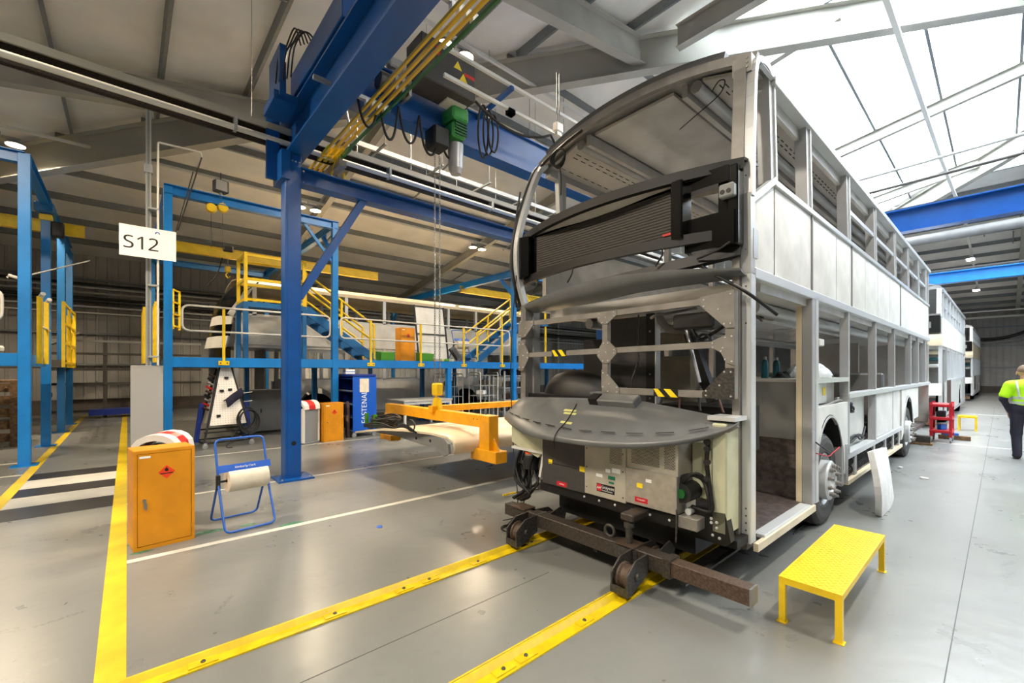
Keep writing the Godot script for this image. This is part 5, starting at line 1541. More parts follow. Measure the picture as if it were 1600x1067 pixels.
	put(rod(S(), Vector3(-12.0, 2.5, 1.23), Vector3(-13.4, 2.5, 1.23), 0.02, 8), "gate_rail", "pipe_white", t)
	gate(t, Vector3(-14.3, 0, 1.1), Vector3(-17.0, 0, 1.1), d - 0.2, 3.25)
	gate(t, Vector3(-17.4, 0, 1.25), Vector3(-18.8, 0, 1.25), d - 0.2, 3.2)
	# --- yellow hoist beams and their gear
	for q in [[-0.2, -6.5, "yellow hoist beam over the stair landing of the long platform"], [7.5, 0.75, "yellow hoist beam over the platform by the zebra crossing"], [-10.0, -16.0, "yellow hoist beam inside the far blue portal"]]:
		t = wthing("hoist_beam", q[2], "beam", Vector3(-14.4, 4.8, q[0]))
		put(ibeam(S(), Vector3(-14.4, 4.93, q[0]), Vector3(-14.4, 4.93, q[1]), 0.26, 0.14, 0.02, 0.1), "beam", "yellow", t)
		put(bb(S(), -14.46, -14.34, 4.82, 5.04, minf(q[0], q[1]) - 0.01 if q[1] < q[0] and q[0] > 0 else maxf(q[0], q[1]), (minf(q[0], q[1]) if q[1] < q[0] and q[0] > 0 else maxf(q[0], q[1]) + 0.012)), "end_plate", "purlin", t)
	var hp = on_x(356, 402, -14.4)
	t = wthing("chain_hoist", "small hoist trolley with yellow hook on the yellow beam", "hoist", hp)
	put(bb(S(), -14.5, -14.3, hp.y + 0.14, hp.y + 0.3, hp.z - 0.12, hp.z + 0.12, 0.02), "trolley", "black", t)
	put(rod(S(), hp + Vector3(0, 0.15, 0), hp + Vector3(0, -0.3, 0), 0.012, 6), "chain", "steel", t)
	put(bb(S(), hp.x - 0.06, hp.x + 0.06, hp.y - 0.42, hp.y - 0.26, hp.z - 0.07, hp.z + 0.07, 0.02), "hook_block", "yellow", t)
	put(tube(S(), spline([hp + Vector3(0, -0.42, 0), hp + Vector3(0, -0.5, 0.05), hp + Vector3(0, -0.58, 0), hp + Vector3(0, -0.52, -0.06)], 4), 0.018, 6), "hook", "yellow", t)
	put(tube(S(), spline([hp + Vector3(0, 0.1, 0.1), hp + Vector3(0, -0.5, 0.25), hp + Vector3(0, -0.9, 0.5)], 5), 0.014, 6), "pendant_cable", "black", t)
	for k in 2:
		var bp = on_x(330 + 18 * k, 325, -11.3)
		var bt = wthing("spring_balancer", "yellow spring balancer under the portal beam, " + ["nearer the bay sign", "nearer the crane column"][k], "balancer", bp, "spring balancers")
		var st = S()
		lathe(st, [Vector2(0, -0.06), Vector2(0.09, -0.06), Vector2(0.11, 0), Vector2(0.09, 0.06), Vector2(0, 0.06)], bp, Basis(Vector3(0, 1, 0), Vector3(1, 0, 0), Vector3(0, 0, -1)), 14)
		put(st, "drum", "yellow", bt)
		put(rod(S(), bp, bp + Vector3(0, -0.85, 0), 0.006, 5), "cable", "black", bt)
		put(rod(S(), bp, bp + Vector3(0, 0.14, 0), 0.012, 5), "hanger", "steel", bt)
	var lp = on_x(345, 292, -11.3)
	t = wthing("speaker_box", "dark square loudspeaker mounted above the blue portal beam", "loudspeaker", lp)
	put(box(S(), lp, Vector3(0.2, 0.26, 0.26), Basis(Vector3.UP, 0.3), 0.02), "cabinet", "dark_grey", t)
	put(box(S(), lp + Vector3(0.1, 0, 0), Vector3(0.02, 0.22, 0.22), Basis(Vector3.UP, 0.3)), "grille", "mid_grey", t)
	put(rod(S(), lp + Vector3(0, 0.13, 0), lp + Vector3(0, 0.3, 0.0), 0.012, 6), "bracket", "dark_grey", t)
	put(rod(S(), lp + Vector3(0, -0.13, 0), lp + Vector3(0, -0.14, 0.0) + Vector3(0, -0.1, 0), 0.03, 6), "foot", "galv", t)

# ---------------------------------------------------------------- crane
func crane():
	var t = wthing("crane_gantry", "dark blue crane gantry with tall column and heavy runway beam", "crane", Vector3(-7.28, 0, -1.9))
	put(bb(S(), -7.41, -7.17, 0.02, 4.98, -2.01, -1.78, 0.008), "column", "crane_blue", t)
	put(bb(S(), -7.18, -7.165, 0.02, 4.9, -1.985, -1.815), "column_web", "crane_blue", t)
	var bp = put(bb(S(), -7.5, -7.02, 0, 0.025, -2.16, -1.66), "base_plate", "crane_blue", t)
	for q in [[-7.44, -2.1], [-7.44, -1.72], [-7.08, -2.1], [-7.08, -1.72]]:
		bolt(bp, Vector3(q[0], 0.025, q[1]), Vector3.UP, 1.8, "steel", "anchor_bolt")
	put(bb(S(), -7.62, -7.12, 4.55, 4.98, -1.84, -1.72), "head_plate", "crane_blue", t)
	put(bb(S(), -7.46, -7.40, 4.6, 5.6, -1.76, -1.58), "splice_plate", "crane_blue", t)
	for k in 4: bolt(t, Vector3(-7.165, 4.86 - 0.0 * k, -1.83 - 0.05 * k), Vector3.RIGHT, 1.0, "steel")
	put(ibeam(S(), Vector3(-7.75, 5.27, -1.95), Vector3(4.0, 5.27, -1.95), 0.58, 0.30, 0.03, 0.03), "runway_beam", "crane_blue", t)
	put(bar(S(), Vector3(-7.75, 5.60, -1.95), Vector3(4.0, 5.60, -1.95), 0.06, 0.06), "crane_rail", "steel_dark", t)
	put(ibeam(S(), Vector3(-7.27, 4.675, -2.0), Vector3(-7.27, 4.675, -9.7), 0.25, 0.24, 0.02, 0.014), "tie_beam", "crane_blue", t)
	for y in [4.58, 4.76]: bolt(t, Vector3(-7.2, y, -2.05), Vector3.RIGHT, 1.4, "alu_bright")
	put(bar(S(), Vector3(-7.27, 4.56, -3.02), Vector3(-7.27, 2.80, -2.0), 0.11, 0.14, Vector3.RIGHT), "brace", "crane_blue", t)
	put(bb(S(), -7.41, -7.17, 0.0, 4.98, -9.9, -9.66, 0.008), "column", "crane_blue", t)
	put(disc(S(), Vector3(-7.165, 0.55, -1.90), Vector3.RIGHT, 0.035, 0.003, 14), "dark_spot", "black", t)
	# conductor bars along the runway
	t = wthing("conductor_rails", "bundle of yellow and green conductor bars beside the runway beam", "conductor rails", Vector3(-5, 5.2, -2.5))
	for k in 4:
		var z = -2.40 - 0.085 * k
		put(bar(S(), Vector3(-8.35 + 0.05 * k, 5.21, z), Vector3(4.0, 5.21, z), 0.028, 0.04), "conductor_bar", "bar_green" if k == 3 else "bar_yellow", t)
		for x in [-7.6, -7.3]: put(bar(S(), Vector3(x + 0.05 * k, 5.2, z), Vector3(x + 0.25 + 0.05 * k, 5.2, z), 0.05, 0.06), "joint_cover", "bar_green" if k == 3 else "yellow", t)
		put(bb(S(), -8.42 + 0.05 * k, -8.33 + 0.05 * k, 5.17, 5.25, z - 0.025, z + 0.025), "end_feed", "black", t)
	for x in [-7.75, -5.65, -3.6, -1.5, 0.6]:
		var a = put(bar(S(), Vector3(x, 5.30, -1.72), Vector3(x, 5.30, -2.74), 0.05, 0.05), "support_arm", "galv", t)
		for k in 4: put(bb(S(), x - 0.03, x + 0.03, 5.23, 5.30, -2.42 - 0.085 * k, -2.38 - 0.085 * k), "insulator", "white", a)
	put(tube(S(), spline([Vector3(-7.3, 5.2, -2.6), Vector3(-7.5, 5.05, -2.6), Vector3(-7.7, 5.0, -2.65), Vector3(-7.6, 4.95, -2.8), Vector3(-7.4, 5.0, -2.75)], 5), 0.02, 6), "feed_cable", "yellow", t)
	put(tube(S(), spline([Vector3(-7.05, 5.9, -2.65), Vector3(-7.0, 5.5, -2.7), Vector3(-7.1, 5.2, -2.66)], 5), 0.02, 6), "feed_cable", "pipe_white", t)
	put(bar(S(), Vector3(-8.3, 5.1, -2.62), Vector3(-7.2, 5.08, -2.66), 0.12, 0.1), "collector_arm", "mid_grey", t)
	# bridge
	t = wthing("crane_bridge", "blue crane bridge girder carrying a dark control cabinet", "crane bridge", Vector3(-5.95, 5.34, -7))
	put(ibeam(S(), Vector3(-5.95, 5.65, -2.2), Vector3(-5.95, 5.65, -13.0), 0.62, 0.30, 0.025, 0.2), "girder", "crane_blue", t)
	for z in [-6.2, -9.2]: put(bb(S(), -5.84, -5.81, 5.37, 5.92, z - 0.01, z + 0.01), "stiffener", "crane_blue", t)
	put(bb(S(), -6.95, -4.9, 5.64, 6.0, -2.10, -1.80, 0.01), "end_carriage", "crane_blue", t)
	put(bb(S(), -7.15, -6.55, 5.45, 6.15, -1.64, -1.56), "buffer_plate", "crane_blue", t)
	put(bb(S(), -7.2, -6.6, 5.40, 5.52, -1.8, -1.5), "buffer_shelf", "crane_blue", t)
	for k in 5:
		var a = Vector3(-6.0 - 0.05 * k, 6.0, -1.85 + 0.03 * k)
		put(tube(S(), spline([a, a + Vector3(-0.1, 0.14 + 0.03 * k, 0.05), a + Vector3(-0.22 - 0.05 * k, 0.17 - 0.02 * k, 0.10), a + Vector3(-0.34 - 0.03 * k, 0.02, 0.16), a + Vector3(-0.36 - 0.02 * k, -0.38, 0.2)], 5), 0.011, 5), "loom", "black", t)
	var cb = put(bb(S(), -5.72, -5.28, 5.72, 6.34, -3.95, -3.02, 0.015), "control_cabinet", "dark_grey", t)
	put(bb(S(), -5.70, -5.45, 5.70, 5.72, -3.9, -3.55), "cabinet_label", "white", cb)
	for q in [[6.12, -3.62], [5.98, -3.72]]:
		put(prism(S(), [Vector2(q[1] - 0.07, q[0] - 0.05), Vector2(q[1] + 0.07, q[0] - 0.05), Vector2(q[1], q[0] + 0.07)], Vector3(-5.28, 0, 0), Vector3.BACK, Vector3.UP, Vector3(0.002, 0, 0)), "warning_sign", "label_yellow", cb)
	put(bb(S(), -5.28, -5.277, 6.02, 6.07, -3.92, -3.74), "red_sign", "red", cb)
	put(bb(S(), -5.28, -5.25, 6.12, 6.22, -3.3, -3.24), "switch", "red", cb)
	put(tube(S(), [Vector3(-5.62, 5.62, -3.0), Vector3(-5.62, 5.62, -2.55)], 0.12, 14), "travel_motor", "steel_dark", t)
	for k in 3: put(bb(S(), -5.76, -5.48, 5.5, 5.78, -2.98 + 0.1 * k, -2.94 + 0.1 * k), "motor_fin", "steel", t)
	put(bb(S(), -5.6, -5.48, 5.80, 5.94, -2.9, -2.65, 0.02), "gear_case", "steel", t)
	for q in [5.66, 6.04]:
		put(bar(S(), Vector3(-5.0, q, -3.2), Vector3(-5.0, q, -13.0), 0.045, 0.045), "festoon_track", "pipe_white", t)
	for z in [-4.4, -6.6, -9.0]:
		put(bar(S(), Vector3(-5.9, 5.9, z), Vector3(-4.95, 5.98, z), 0.06, 0.06), "track_arm", "crane_blue", t)
		for k in 2: put(bb(S(), -5.05, -4.95, 5.58, 5.66, z - 0.06, z + 0.06), "track_clip", "galv", t)
	var fz = [-2.3, -2.62, -2.92, -3.25, -3.6, -3.95]
	for i in 5:
		put(tube(S(), spline([Vector3(-5.75, 5.45, fz[i]), Vector3(-5.74, 5.10 - 0.05 * (i % 2), fz[i] - 0.07), Vector3(-5.73, 4.98 - 0.06 * (i % 2), (fz[i] + fz[i + 1]) / 2), Vector3(-5.74, 5.10 - 0.05 * (i % 2), fz[i + 1] + 0.07), Vector3(-5.75, 5.45, fz[i + 1])], 6), 0.018, 7), "festoon_cable", "rubber", t)
	put(tube(S(), sag(Vector3(-5.3, 5.75, -3.95), Vector3(-5.0, 5.60, -5.3), 0.22), 0.02, 7), "festoon_cable", "rubber", t)
	put(tube(S(), sag(Vector3(-5.0, 5.60, -5.3), Vector3(-5.2, 5.3, -6.9), 0.3), 0.02, 7), "festoon_cable", "rubber", t)
	for k in 3:
		var pp = []
		for j in 18: pp.append(Vector3(-5.45 + 0.03 * k, 5.45 + (0.42 - 0.06 * k) * sin(TAU * j / 18.0), -4.22 - 0.08 * k + 0.10 * cos(TAU * j / 18.0)))
		put(tube(S(), pp, 0.017, 6, true), "cable_loop", "rubber", t)
	# hoist
	t = wthing("chain_hoist", "green electric chain hoist with long hanging chain", "hoist", Vector3(-5.75, 5.2, -3.85))
	put(bb(S(), -5.86, -5.52, 5.52, 5.74, -4.0, -3.70, 0.03), "motor", "hoist_green", t)
	put(bb(S(), -5.84, -5.56, 5.26, 5.50, -3.97, -3.72, 0.03), "gearbox", "hoist_green", t)
	for k in 5: put(bb(S(), -5.53, -5.50, 5.28 + 0.045 * k, 5.30 + 0.045 * k, -3.95, -3.74), "motor_fin", "bar_green", t)
	put(bb(S(), -5.9, -5.6, 5.05, 5.36, -3.70, -3.42, 0.03), "trolley_block", "black", t)
	var st = S()
	lathe(st, [Vector2(0, -0.46), Vector2(0.08, -0.46), Vector2(0.115, -0.38), Vector2(0.125, 0.0), Vector2(0.115, 0.0), Vector2(0.11, -0.3)], Vector3(-5.72, 5.22, -3.88), Basis.IDENTITY, 18)
	put(st, "chain_bucket", "alu", t)
	st = S()
	for s in [-1, 1]:
		var y = 5.1
		var k = 0
		while y > 1.36:
			var f = Basis(Vector3.UP, PI / 2 * (k % 2) + 0.4)
			var pp = []
			for j in 8: pp.append(Vector3(-6.02, y, -3.73 + 0.045 * s) + f * Vector3(0.014 * cos(TAU * j / 8.0), 0.026 * sin(TAU * j / 8.0), 0))
			tube(st, pp, 0.005, 4, true)
			y -= 0.038
			k += 1
	put(st, "lifting_chain", "steel", t)
	# far runway beams
	for q in [[-15.4, 5.61, "near blue runway beam crossing behind the first bus"], [-25.5, 5.52, "farther blue runway beam crossing over the second bus"]]:
		t = wthing("runway_beam", q[2], "crane beam", Vector3(4, q[1], q[0]))
		put(ibeam(S(), Vector3(-3.6, q[1], q[0]), Vector3(13.95, q[1], q[0]), 0.6 if q[0] > -20 else 0.46, 0.32, 0.03, 0.05), "beam", "crane_blue" if q[0] > -20 else "sky_blue", t)
		put(bar(S(), Vector3(-3.6, q[1] + 0.33, q[0]), Vector3(13.95, q[1] + 0.33, q[0]), 0.06, 0.06), "crane_rail", "steel_dark", t)
		put(bb(S(), -3.75, -3.5, 0, q[1] - 0.2, q[0] - 0.12, q[0] + 0.12), "column", "crane_blue", t)

# ---------------------------------------------------------------- floor rails and the chassis trolley
func rails_and_trolley():
	for q in [[-3.045, "yellow floor rail passing under the far side of the bus"], [-1.875, "yellow floor rail passing under the door side of the bus"]]:
		var x = q[0]
		var t = wthing("floor_rail", q[1], "rail", Vector3(x, 0, -4), "floor rails")
		put(prism(S(), [Vector2(x - 0.008, 0), Vector2(x + 0.10, 0), Vector2(x + 0.10, 0.010), Vector2(x + 0.03, 0.014), Vector2(x + 0.006, 0.045), Vector2(x - 0.008, 0.045)], Vector3(0, 0.0005, 3.0), Vector3.RIGHT, Vector3.UP, Vector3(0, 0, -16.0)), "rail_angle", "rail_yellow", t)
		put(bb(S(), x - 0.058, x - 0.010, 0, 0.004, -13, 3), "worn_strip", "mid_grey", t)
		put(bb(S(), x - 0.07, x - 0.058, 0, 0.007, -13, 3), "edge_strip", "rail_yellow" if x > -2 else "frame_grey", t)
		var zs = [-1.02, -1.55, -1.72, -2.25, -2.75, -0.45, 0.15, -3.3, 0.9] if x > -2 else [-0.32, -1.05, -1.56, -1.78, -2.26, -2.9, 0.5]
		for z in zs:
			var cp = put(bb(S(), x + 0.02, x + 0.085, 0.010, 0.018, z - 0.07, z + 0.07), "clip_plate", "rail_yellow", t)
			bolt(cp, Vector3(x + 0.055, 0.018, z), Vector3.UP, 1.0, "steel_dark")
	# trolley that carries the nose
	var y0 = 0.165
	var y1 = 0.285
	var t = wthing("chassis_trolley", "rusty steel trolley beam on rail wheels under the bus nose", "trolley", Vector3(-2.4, 0, -2.98))
	put(bb(S(), -3.12, -1.62, y0, y1, -3.045, -2.925, 0.006), "main_beam", "rust_dark", t)
	put(bb(S(), -1.72, -1.05, y0 + 0.006, y1 - 0.006, -3.04, -2.93, 0.004), "end_beam", "rust", t)
	put(bb(S(), -1.055, -1.043, y0 + 0.004, y1 - 0.004, -3.04, -2.93), "end_cap", "steel", t)
	put(bb(S(), -3.42, -3.05, y0 + 0.01, y1 + 0.0, -3.04, -2.93, 0.004), "end_beam", "rust_dark", t)
	put(bb(S(), -3.30, -3.10, y1, y1 + 0.012, -3.06, -2.91), "top_plate", "rust", t)
	put(bb(S(), -2.04, -1.87, y1, y1 + 0.012, -3.06, -2.91), "top_plate", "rust", t)
	put(bb(S(), -2.06, -1.85, y0 + 0.01, y1 - 0.01, -2.925, -2.915), "face_plate", "steel_dark", t)
	put(bb(S(), -1.64, -1.58, y0 - 0.008, y1 + 0.008, -3.055, -2.915), "weld_band", "rust_dark", t)
	put(bb(S(), -2.95, -2.93, y0 - 0.004, y1 + 0.004, -3.05, -2.92), "weld_band", "steel", t)
	for rx in [-3.0, -1.83]:
		for s in [1, -1]:
			var zb = -2.92 if s > 0 else -3.05
			for dx in [-0.065, 0.065]:
				var pl = [Vector2(0, 0.285), Vector2(0.16, 0.275), Vector2(0.27, 0.19), Vector2(0.27, 0.045), Vector2(0.22, 0.045), Vector2(0.0, 0.13)]
				if s < 0 and dx > 0: pl = [Vector2(0, 0.25), Vector2(0.20, 0.30), Vector2(0.28, 0.22), Vector2(0.24, 0.10), Vector2(0.0, 0.13)]
				var p2 = []
				for q in pl: p2.append(Vector2(zb + q.x * s, q.y))
				var pt = put(prism(S(), p2, Vector3(rx + dx - 0.006, 0, 0), Vector3.BACK, Vector3.UP, Vector3(0.012, 0, 0)), "wheel_bracket", "steel_dark", t)
				if dx > 0: bolt(pt, Vector3(rx + dx + 0.006, 0.16, zb + 0.15 * s), Vector3.RIGHT, 2.2, "steel_dark", "axle_nut")
			var st = S()
			lathe(st, [Vector2(0.0, -0.045), Vector2(0.10, -0.045), Vector2(0.10, -0.03), Vector2(0.085, -0.02), Vector2(0.085, 0.02), Vector2(0.10, 0.03), Vector2(0.10, 0.045), Vector2(0, 0.045)], Vector3(rx, 0.137, zb + 0.15 * s), Basis(Vector3(0, 0, 1), Vector3(1, 0, 0), Vector3(0, 1, 0)), 20)
			put(st, "rail_wheel", "rust", t)
			put(bb(S(), rx - 0.075, rx + 0.075, 0.045, 0.10, zb + 0.258 * s, zb + 0.27 * s), "guard_plate", "steel_dark", t)
	put(rod(S(), Vector3(-1.96, y1, -2.98), Vector3(-1.96, 0.47, -2.98), 0.028, 12), "support_stem", "steel_dark", t)
	put(rod(S(), Vector3(-1.96, 0.42, -2.98), Vector3(-1.96, 0.46, -2.98), 0.042, 12), "stem_collar", "steel_dark", t)
	put(bb(S(), -2.02, -1.90, 0.47, 0.53, -3.25, -2.94, 0.01), "support_head", "rust_dark", t)
	var ring = []
	for j in 16: ring.append(Vector3(-2.16 + 0.045 * cos(TAU * j / 16.0), y1 + 0.045 + 0.045 * sin(TAU * j / 16.0), -3.0))
	put(tube(S(), ring, 0.014, 8, true), "lifting_eye", "steel_dark", t)
	for x in [-2.35, -1.55]:
		put(bb(S(), x - 0.02, x + 0.02, 0.08, 0.10, -4.6, -3.05), "draw_bar", "steel_dark", t)

# ---------------------------------------------------------------- hanging lifting frame with its bus roof panel
func lifting_frame():
	var t = wthing("lifting_frame", "orange lifting frame hanging on the hoist chain", "lifting frame", Vector3(-6.1, 0.4, -3.73))
	var m = "orange_frame"
	for z in [-3.73, -7.6]:
		put(bb(S(), -7.75, -4.62, 0.87, 1.04, z - 0.07, z + 0.07, 0.006), "cross_beam", m, t)
		put(bb(S(), -4.80, -4.58, 0.50, 1.045, z - 0.085, z + 0.085, 0.006), "leg", m, t)
		put(bb(S(), -4.98, -4.42, 0.42, 0.58, z - 0.10, z + 0.10, 0.008), "foot", m, t)
		put(prism(S(), [Vector2(-4.58, 0.58), Vector2(-4.46, 0.58), Vector2(-4.58, 0.74)], Vector3(0, 0, z - 0.01), Vector3.RIGHT, Vector3.UP, Vector3(0, 0, 0.02)), "gusset", m, t)
		put(bb(S(), -7.80, -7.62, 0.44, 0.87, z - 0.07, z + 0.07, 0.006), "leg", m, t)
		put(bb(S(), -7.92, -7.45, 0.36, 0.46, z - 0.10, z + 0.10, 0.008), "foot", m, t)
		for q in [-4.95, -4.86, -7.5, -7.42]: bolt(t, Vector3(q, 0.98, z + 0.07), Vector3.BACK, 0.7, "dark_grey", "screw")
	put(bb(S(), -6.08, -5.96, 1.0, 1.10, -7.6, -3.6, 0.006), "spine_beam", m, t)
	put(bb(S(), -7.72, -7.66, 0.80, 0.86, -3.66, -3.655), "label", "white", t)
	put(prism(S(), [Vector2(-6.14, 1.04), Vector2(-5.90, 1.04), Vector2(-5.95, 1.22), Vector2(-6.09, 1.22)], Vector3(0, 0, -3.76), Vector3.RIGHT, Vector3.UP, Vector3(0, 0, 0.06)), "lifting_lug", "yellow", t)
	put(bb(S(), -6.09, -5.95, 1.26, 1.46, -3.80, -3.66, 0.02), "hook_block", "yellow", t)
	var hk = []
	for j in 12: hk.append(Vector3(-6.02 + 0.05 * cos(TAU * j / 14.0 + 1.8), 1.21 + 0.055 * sin(TAU * j / 14.0 + 1.8), -3.73))
	put(tube(S(), hk, 0.015, 7), "hook", "yellow", t)
	# panel
	var pr = [[-7.35, 0.62, -2.92], [-7.0, 0.675, -2.96], [-6.5, 0.74, -3.02], [-5.9, 0.785, -3.08], [-5.3, 0.79, -3.18], [-5.0, 0.77, -3.24], [-4.88, 0.71, -3.27], [-4.85, 0.62, -3.28], [-4.90, 0.53, -3.30]]
	var R = []
	for i in 6:
		var row = []
		for p in pr: row.append(Vector3(p[0], p[1], lerpf(p[2], -7.9, i / 5.0)))
		R.append(row)
	t = wthing("roof_panel", "large cream bus roof panel slung in the orange lifting frame", "panel", Vector3(-6.1, 0.5, -5.4))
	put(sheet(S(), R, 0.03), "skin", "cream", t)
	put(prism(S(), [Vector2(-7.6, 0.60), Vector2(-7.0, 0.655), Vector2(-6.4, 0.72), Vector2(-5.9, 0.755), Vector2(-5.3, 0.76), Vector2(-5.0, 0.74), Vector2(-4.90, 0.68), Vector2(-4.88, 0.55), Vector2(-5.0, 0.50), Vector2(-5.25, 0.58), Vector2(-5.6, 0.585), Vector2(-6.4, 0.62), Vector2(-7.0, 0.60)], Vector3(0, 0, -3.24), Vector3.RIGHT, Vector3.UP, Vector3(0, 0, 0.04)), "end_frame", "mid_grey", t)
	for q in [[-5.35, 0.67], [-5.75, 0.66]]: put(disc(S(), Vector3(q[0], q[1], -3.20), Vector3.BACK, 0.022, 0.004, 12), "hole", "black", t)
	for k in 3:
		put(tube(S(), spline([Vector3(-7.1, 0.72 + 0.02 * k, -2.98), Vector3(-6.6, 0.76 + 0.03 * k, -3.02), Vector3(-6.2, 0.78, -3.06), Vector3(-5.9, 0.82 + 0.02 * k, -3.08), Vector3(-5.6, 0.76, -3.12)], 5), 0.014, 6), "wiring", "black", t)
	for k in 3:
		var c = Vector3(-5.75 + 0.03 * k, 0.86, -3.12)
		var pp = []
		for j in 14: pp.append(c + Vector3(0.11 * cos(TAU * j / 14.0), 0.08 * sin(TAU * j / 14.0), 0.02 * k))
		put(tube(S(), pp, 0.009, 5, true), "cable_coil", "black", t)
	t = wthing("cable_pile", "pile of black cables with green ties on the roof panel", "cables", Vector3(-7.15, 0.7, -3.3))
	for k in 9:
		var c = Vector3(-7.15 + 0.02 * k, 0.70 + 0.022 * k, -3.32)
		var pp = []
		for j in 18: pp.append(c + Vector3((0.30 + 0.02 * sin(k * 2.0)) * cos(TAU * j / 18.0), 0.02 * sin(j + k), (0.20 + 0.03 * cos(k)) * sin(TAU * j / 18.0)))
		put(tube(S(), pp, 0.016, 6, true), "cable", "black", t)
	for q in [-7.35, -7.0]: put(bb(S(), q, q + 0.03, 0.70, 0.92, -3.15, -3.09), "tie", "bin_green", t)

# ---------------------------------------------------------------- things on the floor
func orange_cabinet(label, at, turn, h = 0.92, keys = true):
	# front face looks to +x, origin at the middle of the front bottom edge
	var t = thing("safety_cabinet", label, "cabinet", at, turn, "orange flammables cabinets")
	var w = 0.46
	put(bb(S(), -0.34, -0.012, 0.0, h, -w / 2, w / 2, 0.006), "body", "orange", t)
	put(bb(S(), -0.012, 0.0, 0.0, 0.035, -w / 2, w / 2), "frame_bottom", "orange", t)
	put(bb(S(), -0.012, 0.0, h - 0.03, h, -w / 2, w / 2), "frame_top", "orange", t)
	for s in [-1, 1]: put(bb(S(), -0.012, 0.0, 0.035, h - 0.03, s * w / 2, s * (w / 2 - 0.025)), "frame_side", "orange", t)
	var d = put(bb(S(), -0.012, -0.001, 0.04, h - 0.035, -w / 2 + 0.029, w / 2 - 0.029, 0.002), "door", "orange", t)
	put(prism(S(), [Vector2(0, -0.065), Vector2(0.065, 0), Vector2(0, 0.065), Vector2(-0.065, 0)], Vector3(-0.001, h * 0.76, -0.01), Vector3.BACK, Vector3.UP, Vector3(0.0015, 0, 0)), "hazard_diamond", "diamond", d)
	var fl = []
	for q in [[0, 0.035], [0.010, 0.022], [0.016, 0.012], [0.014, 0.0], [0.006, -0.007], [-0.006, -0.007], [-0.014, 0.0], [-0.015, 0.010], [-0.007, 0.02]]: fl.append(Vector2(q[0], q[1] + 0.012))
	put(prism(S(), fl, Vector3(0.0005, h * 0.76, -0.01), Vector3.BACK, Vector3.UP, Vector3(0.0012, 0, 0)), "flame_mark", "ink", d)
	put(bb(S(), 0.0005, 0.0017, h * 0.76 - 0.018, h * 0.76 - 0.009, -0.06, 0.04), "hazard_text", "ink", d)
	put(bb(S(), -0.001, 0.0005, h - 0.072, h - 0.052, w / 2 - 0.12, w / 2 - 0.04), "name_label", "label_white", d)
	var k = put(disc(S(), Vector3(-0.001, h * 0.50, w / 2 - 0.075), Vector3.RIGHT, 0.014, 0.016, 12), "lock", "steel", d)
	if keys:
		put(bb(S(), 0.012, 0.016, h * 0.50 - 0.075, h * 0.50, w / 2 - 0.083, w / 2 - 0.070), "key", "steel", k)
		put(bb(S(), 0.016, 0.019, h * 0.50 - 0.09, h * 0.50 - 0.02, w / 2 - 0.092, w / 2 - 0.080), "key", "steel", k)
	for y in [0.14, h - 0.14]: put(rod(S(), Vector3(0.0, y - 0.02, -w / 2 + 0.027), Vector3(0.0, y + 0.02, -w / 2 + 0.027), 0.005, 6), "hinge", "orange", t)
	return t
func recycling_bin(label, at, turn):
	var t = thing("recycling_bin", label, "bin", at, turn, "red topped recycling bins")
	put(bb(S(), -0.19, 0.17, 0.03, 0.78, -0.20, 0.20, 0.02), "body", "plastic_grey", t)
	put(bb(S(), -0.21, 0.20, 0.0, 0.04, -0.22, 0.22, 0.01), "plinth", "plastic_grey", t)
	put(bb(S(), -0.20, 0.20, 0.03, 0.80, 0.19, 0.225, 0.012), "side_panel", "plastic_white", t)
	put(bb(S(), -0.20, 0.20, 0.03, 0.80, -0.225, -0.19, 0.012), "side_panel", "plastic_white", t)
	var a = []
	for k in 9:
		var f = PI * k / 8.0
		a.append(Vector2(0.215 * cos(f), 0.78 + 0.20 * pow(sin(f), 0.8)))
	var hood = []
	for q in a: hood.append(q)
	for k in 9:
		var f = PI * (8 - k) / 8.0
		hood.append(Vector2(0.17 * cos(f), 0.76 + 0.155 * pow(sin(f), 0.8)))
	for q in [[-0.225, -0.09, "plastic_white"], [-0.09, 0.09, "red"], [0.09, 0.225, "plastic_white"]]:
		put(prism(S(), hood, Vector3(0, 0, q[0]), Vector3.RIGHT, Vector3.UP, Vector3(0, 0, q[1] - q[0])), "hood", q[2], t)
	put(bb(S(), -0.13, 0.13, 0.78, 0.84, -0.19, 0.19), "opening", "black", t)
	put(bb(S(), -0.12, 0.10, 0.40, 0.68, 0.225, 0.228), "side_label", "label_red", t)
	return t
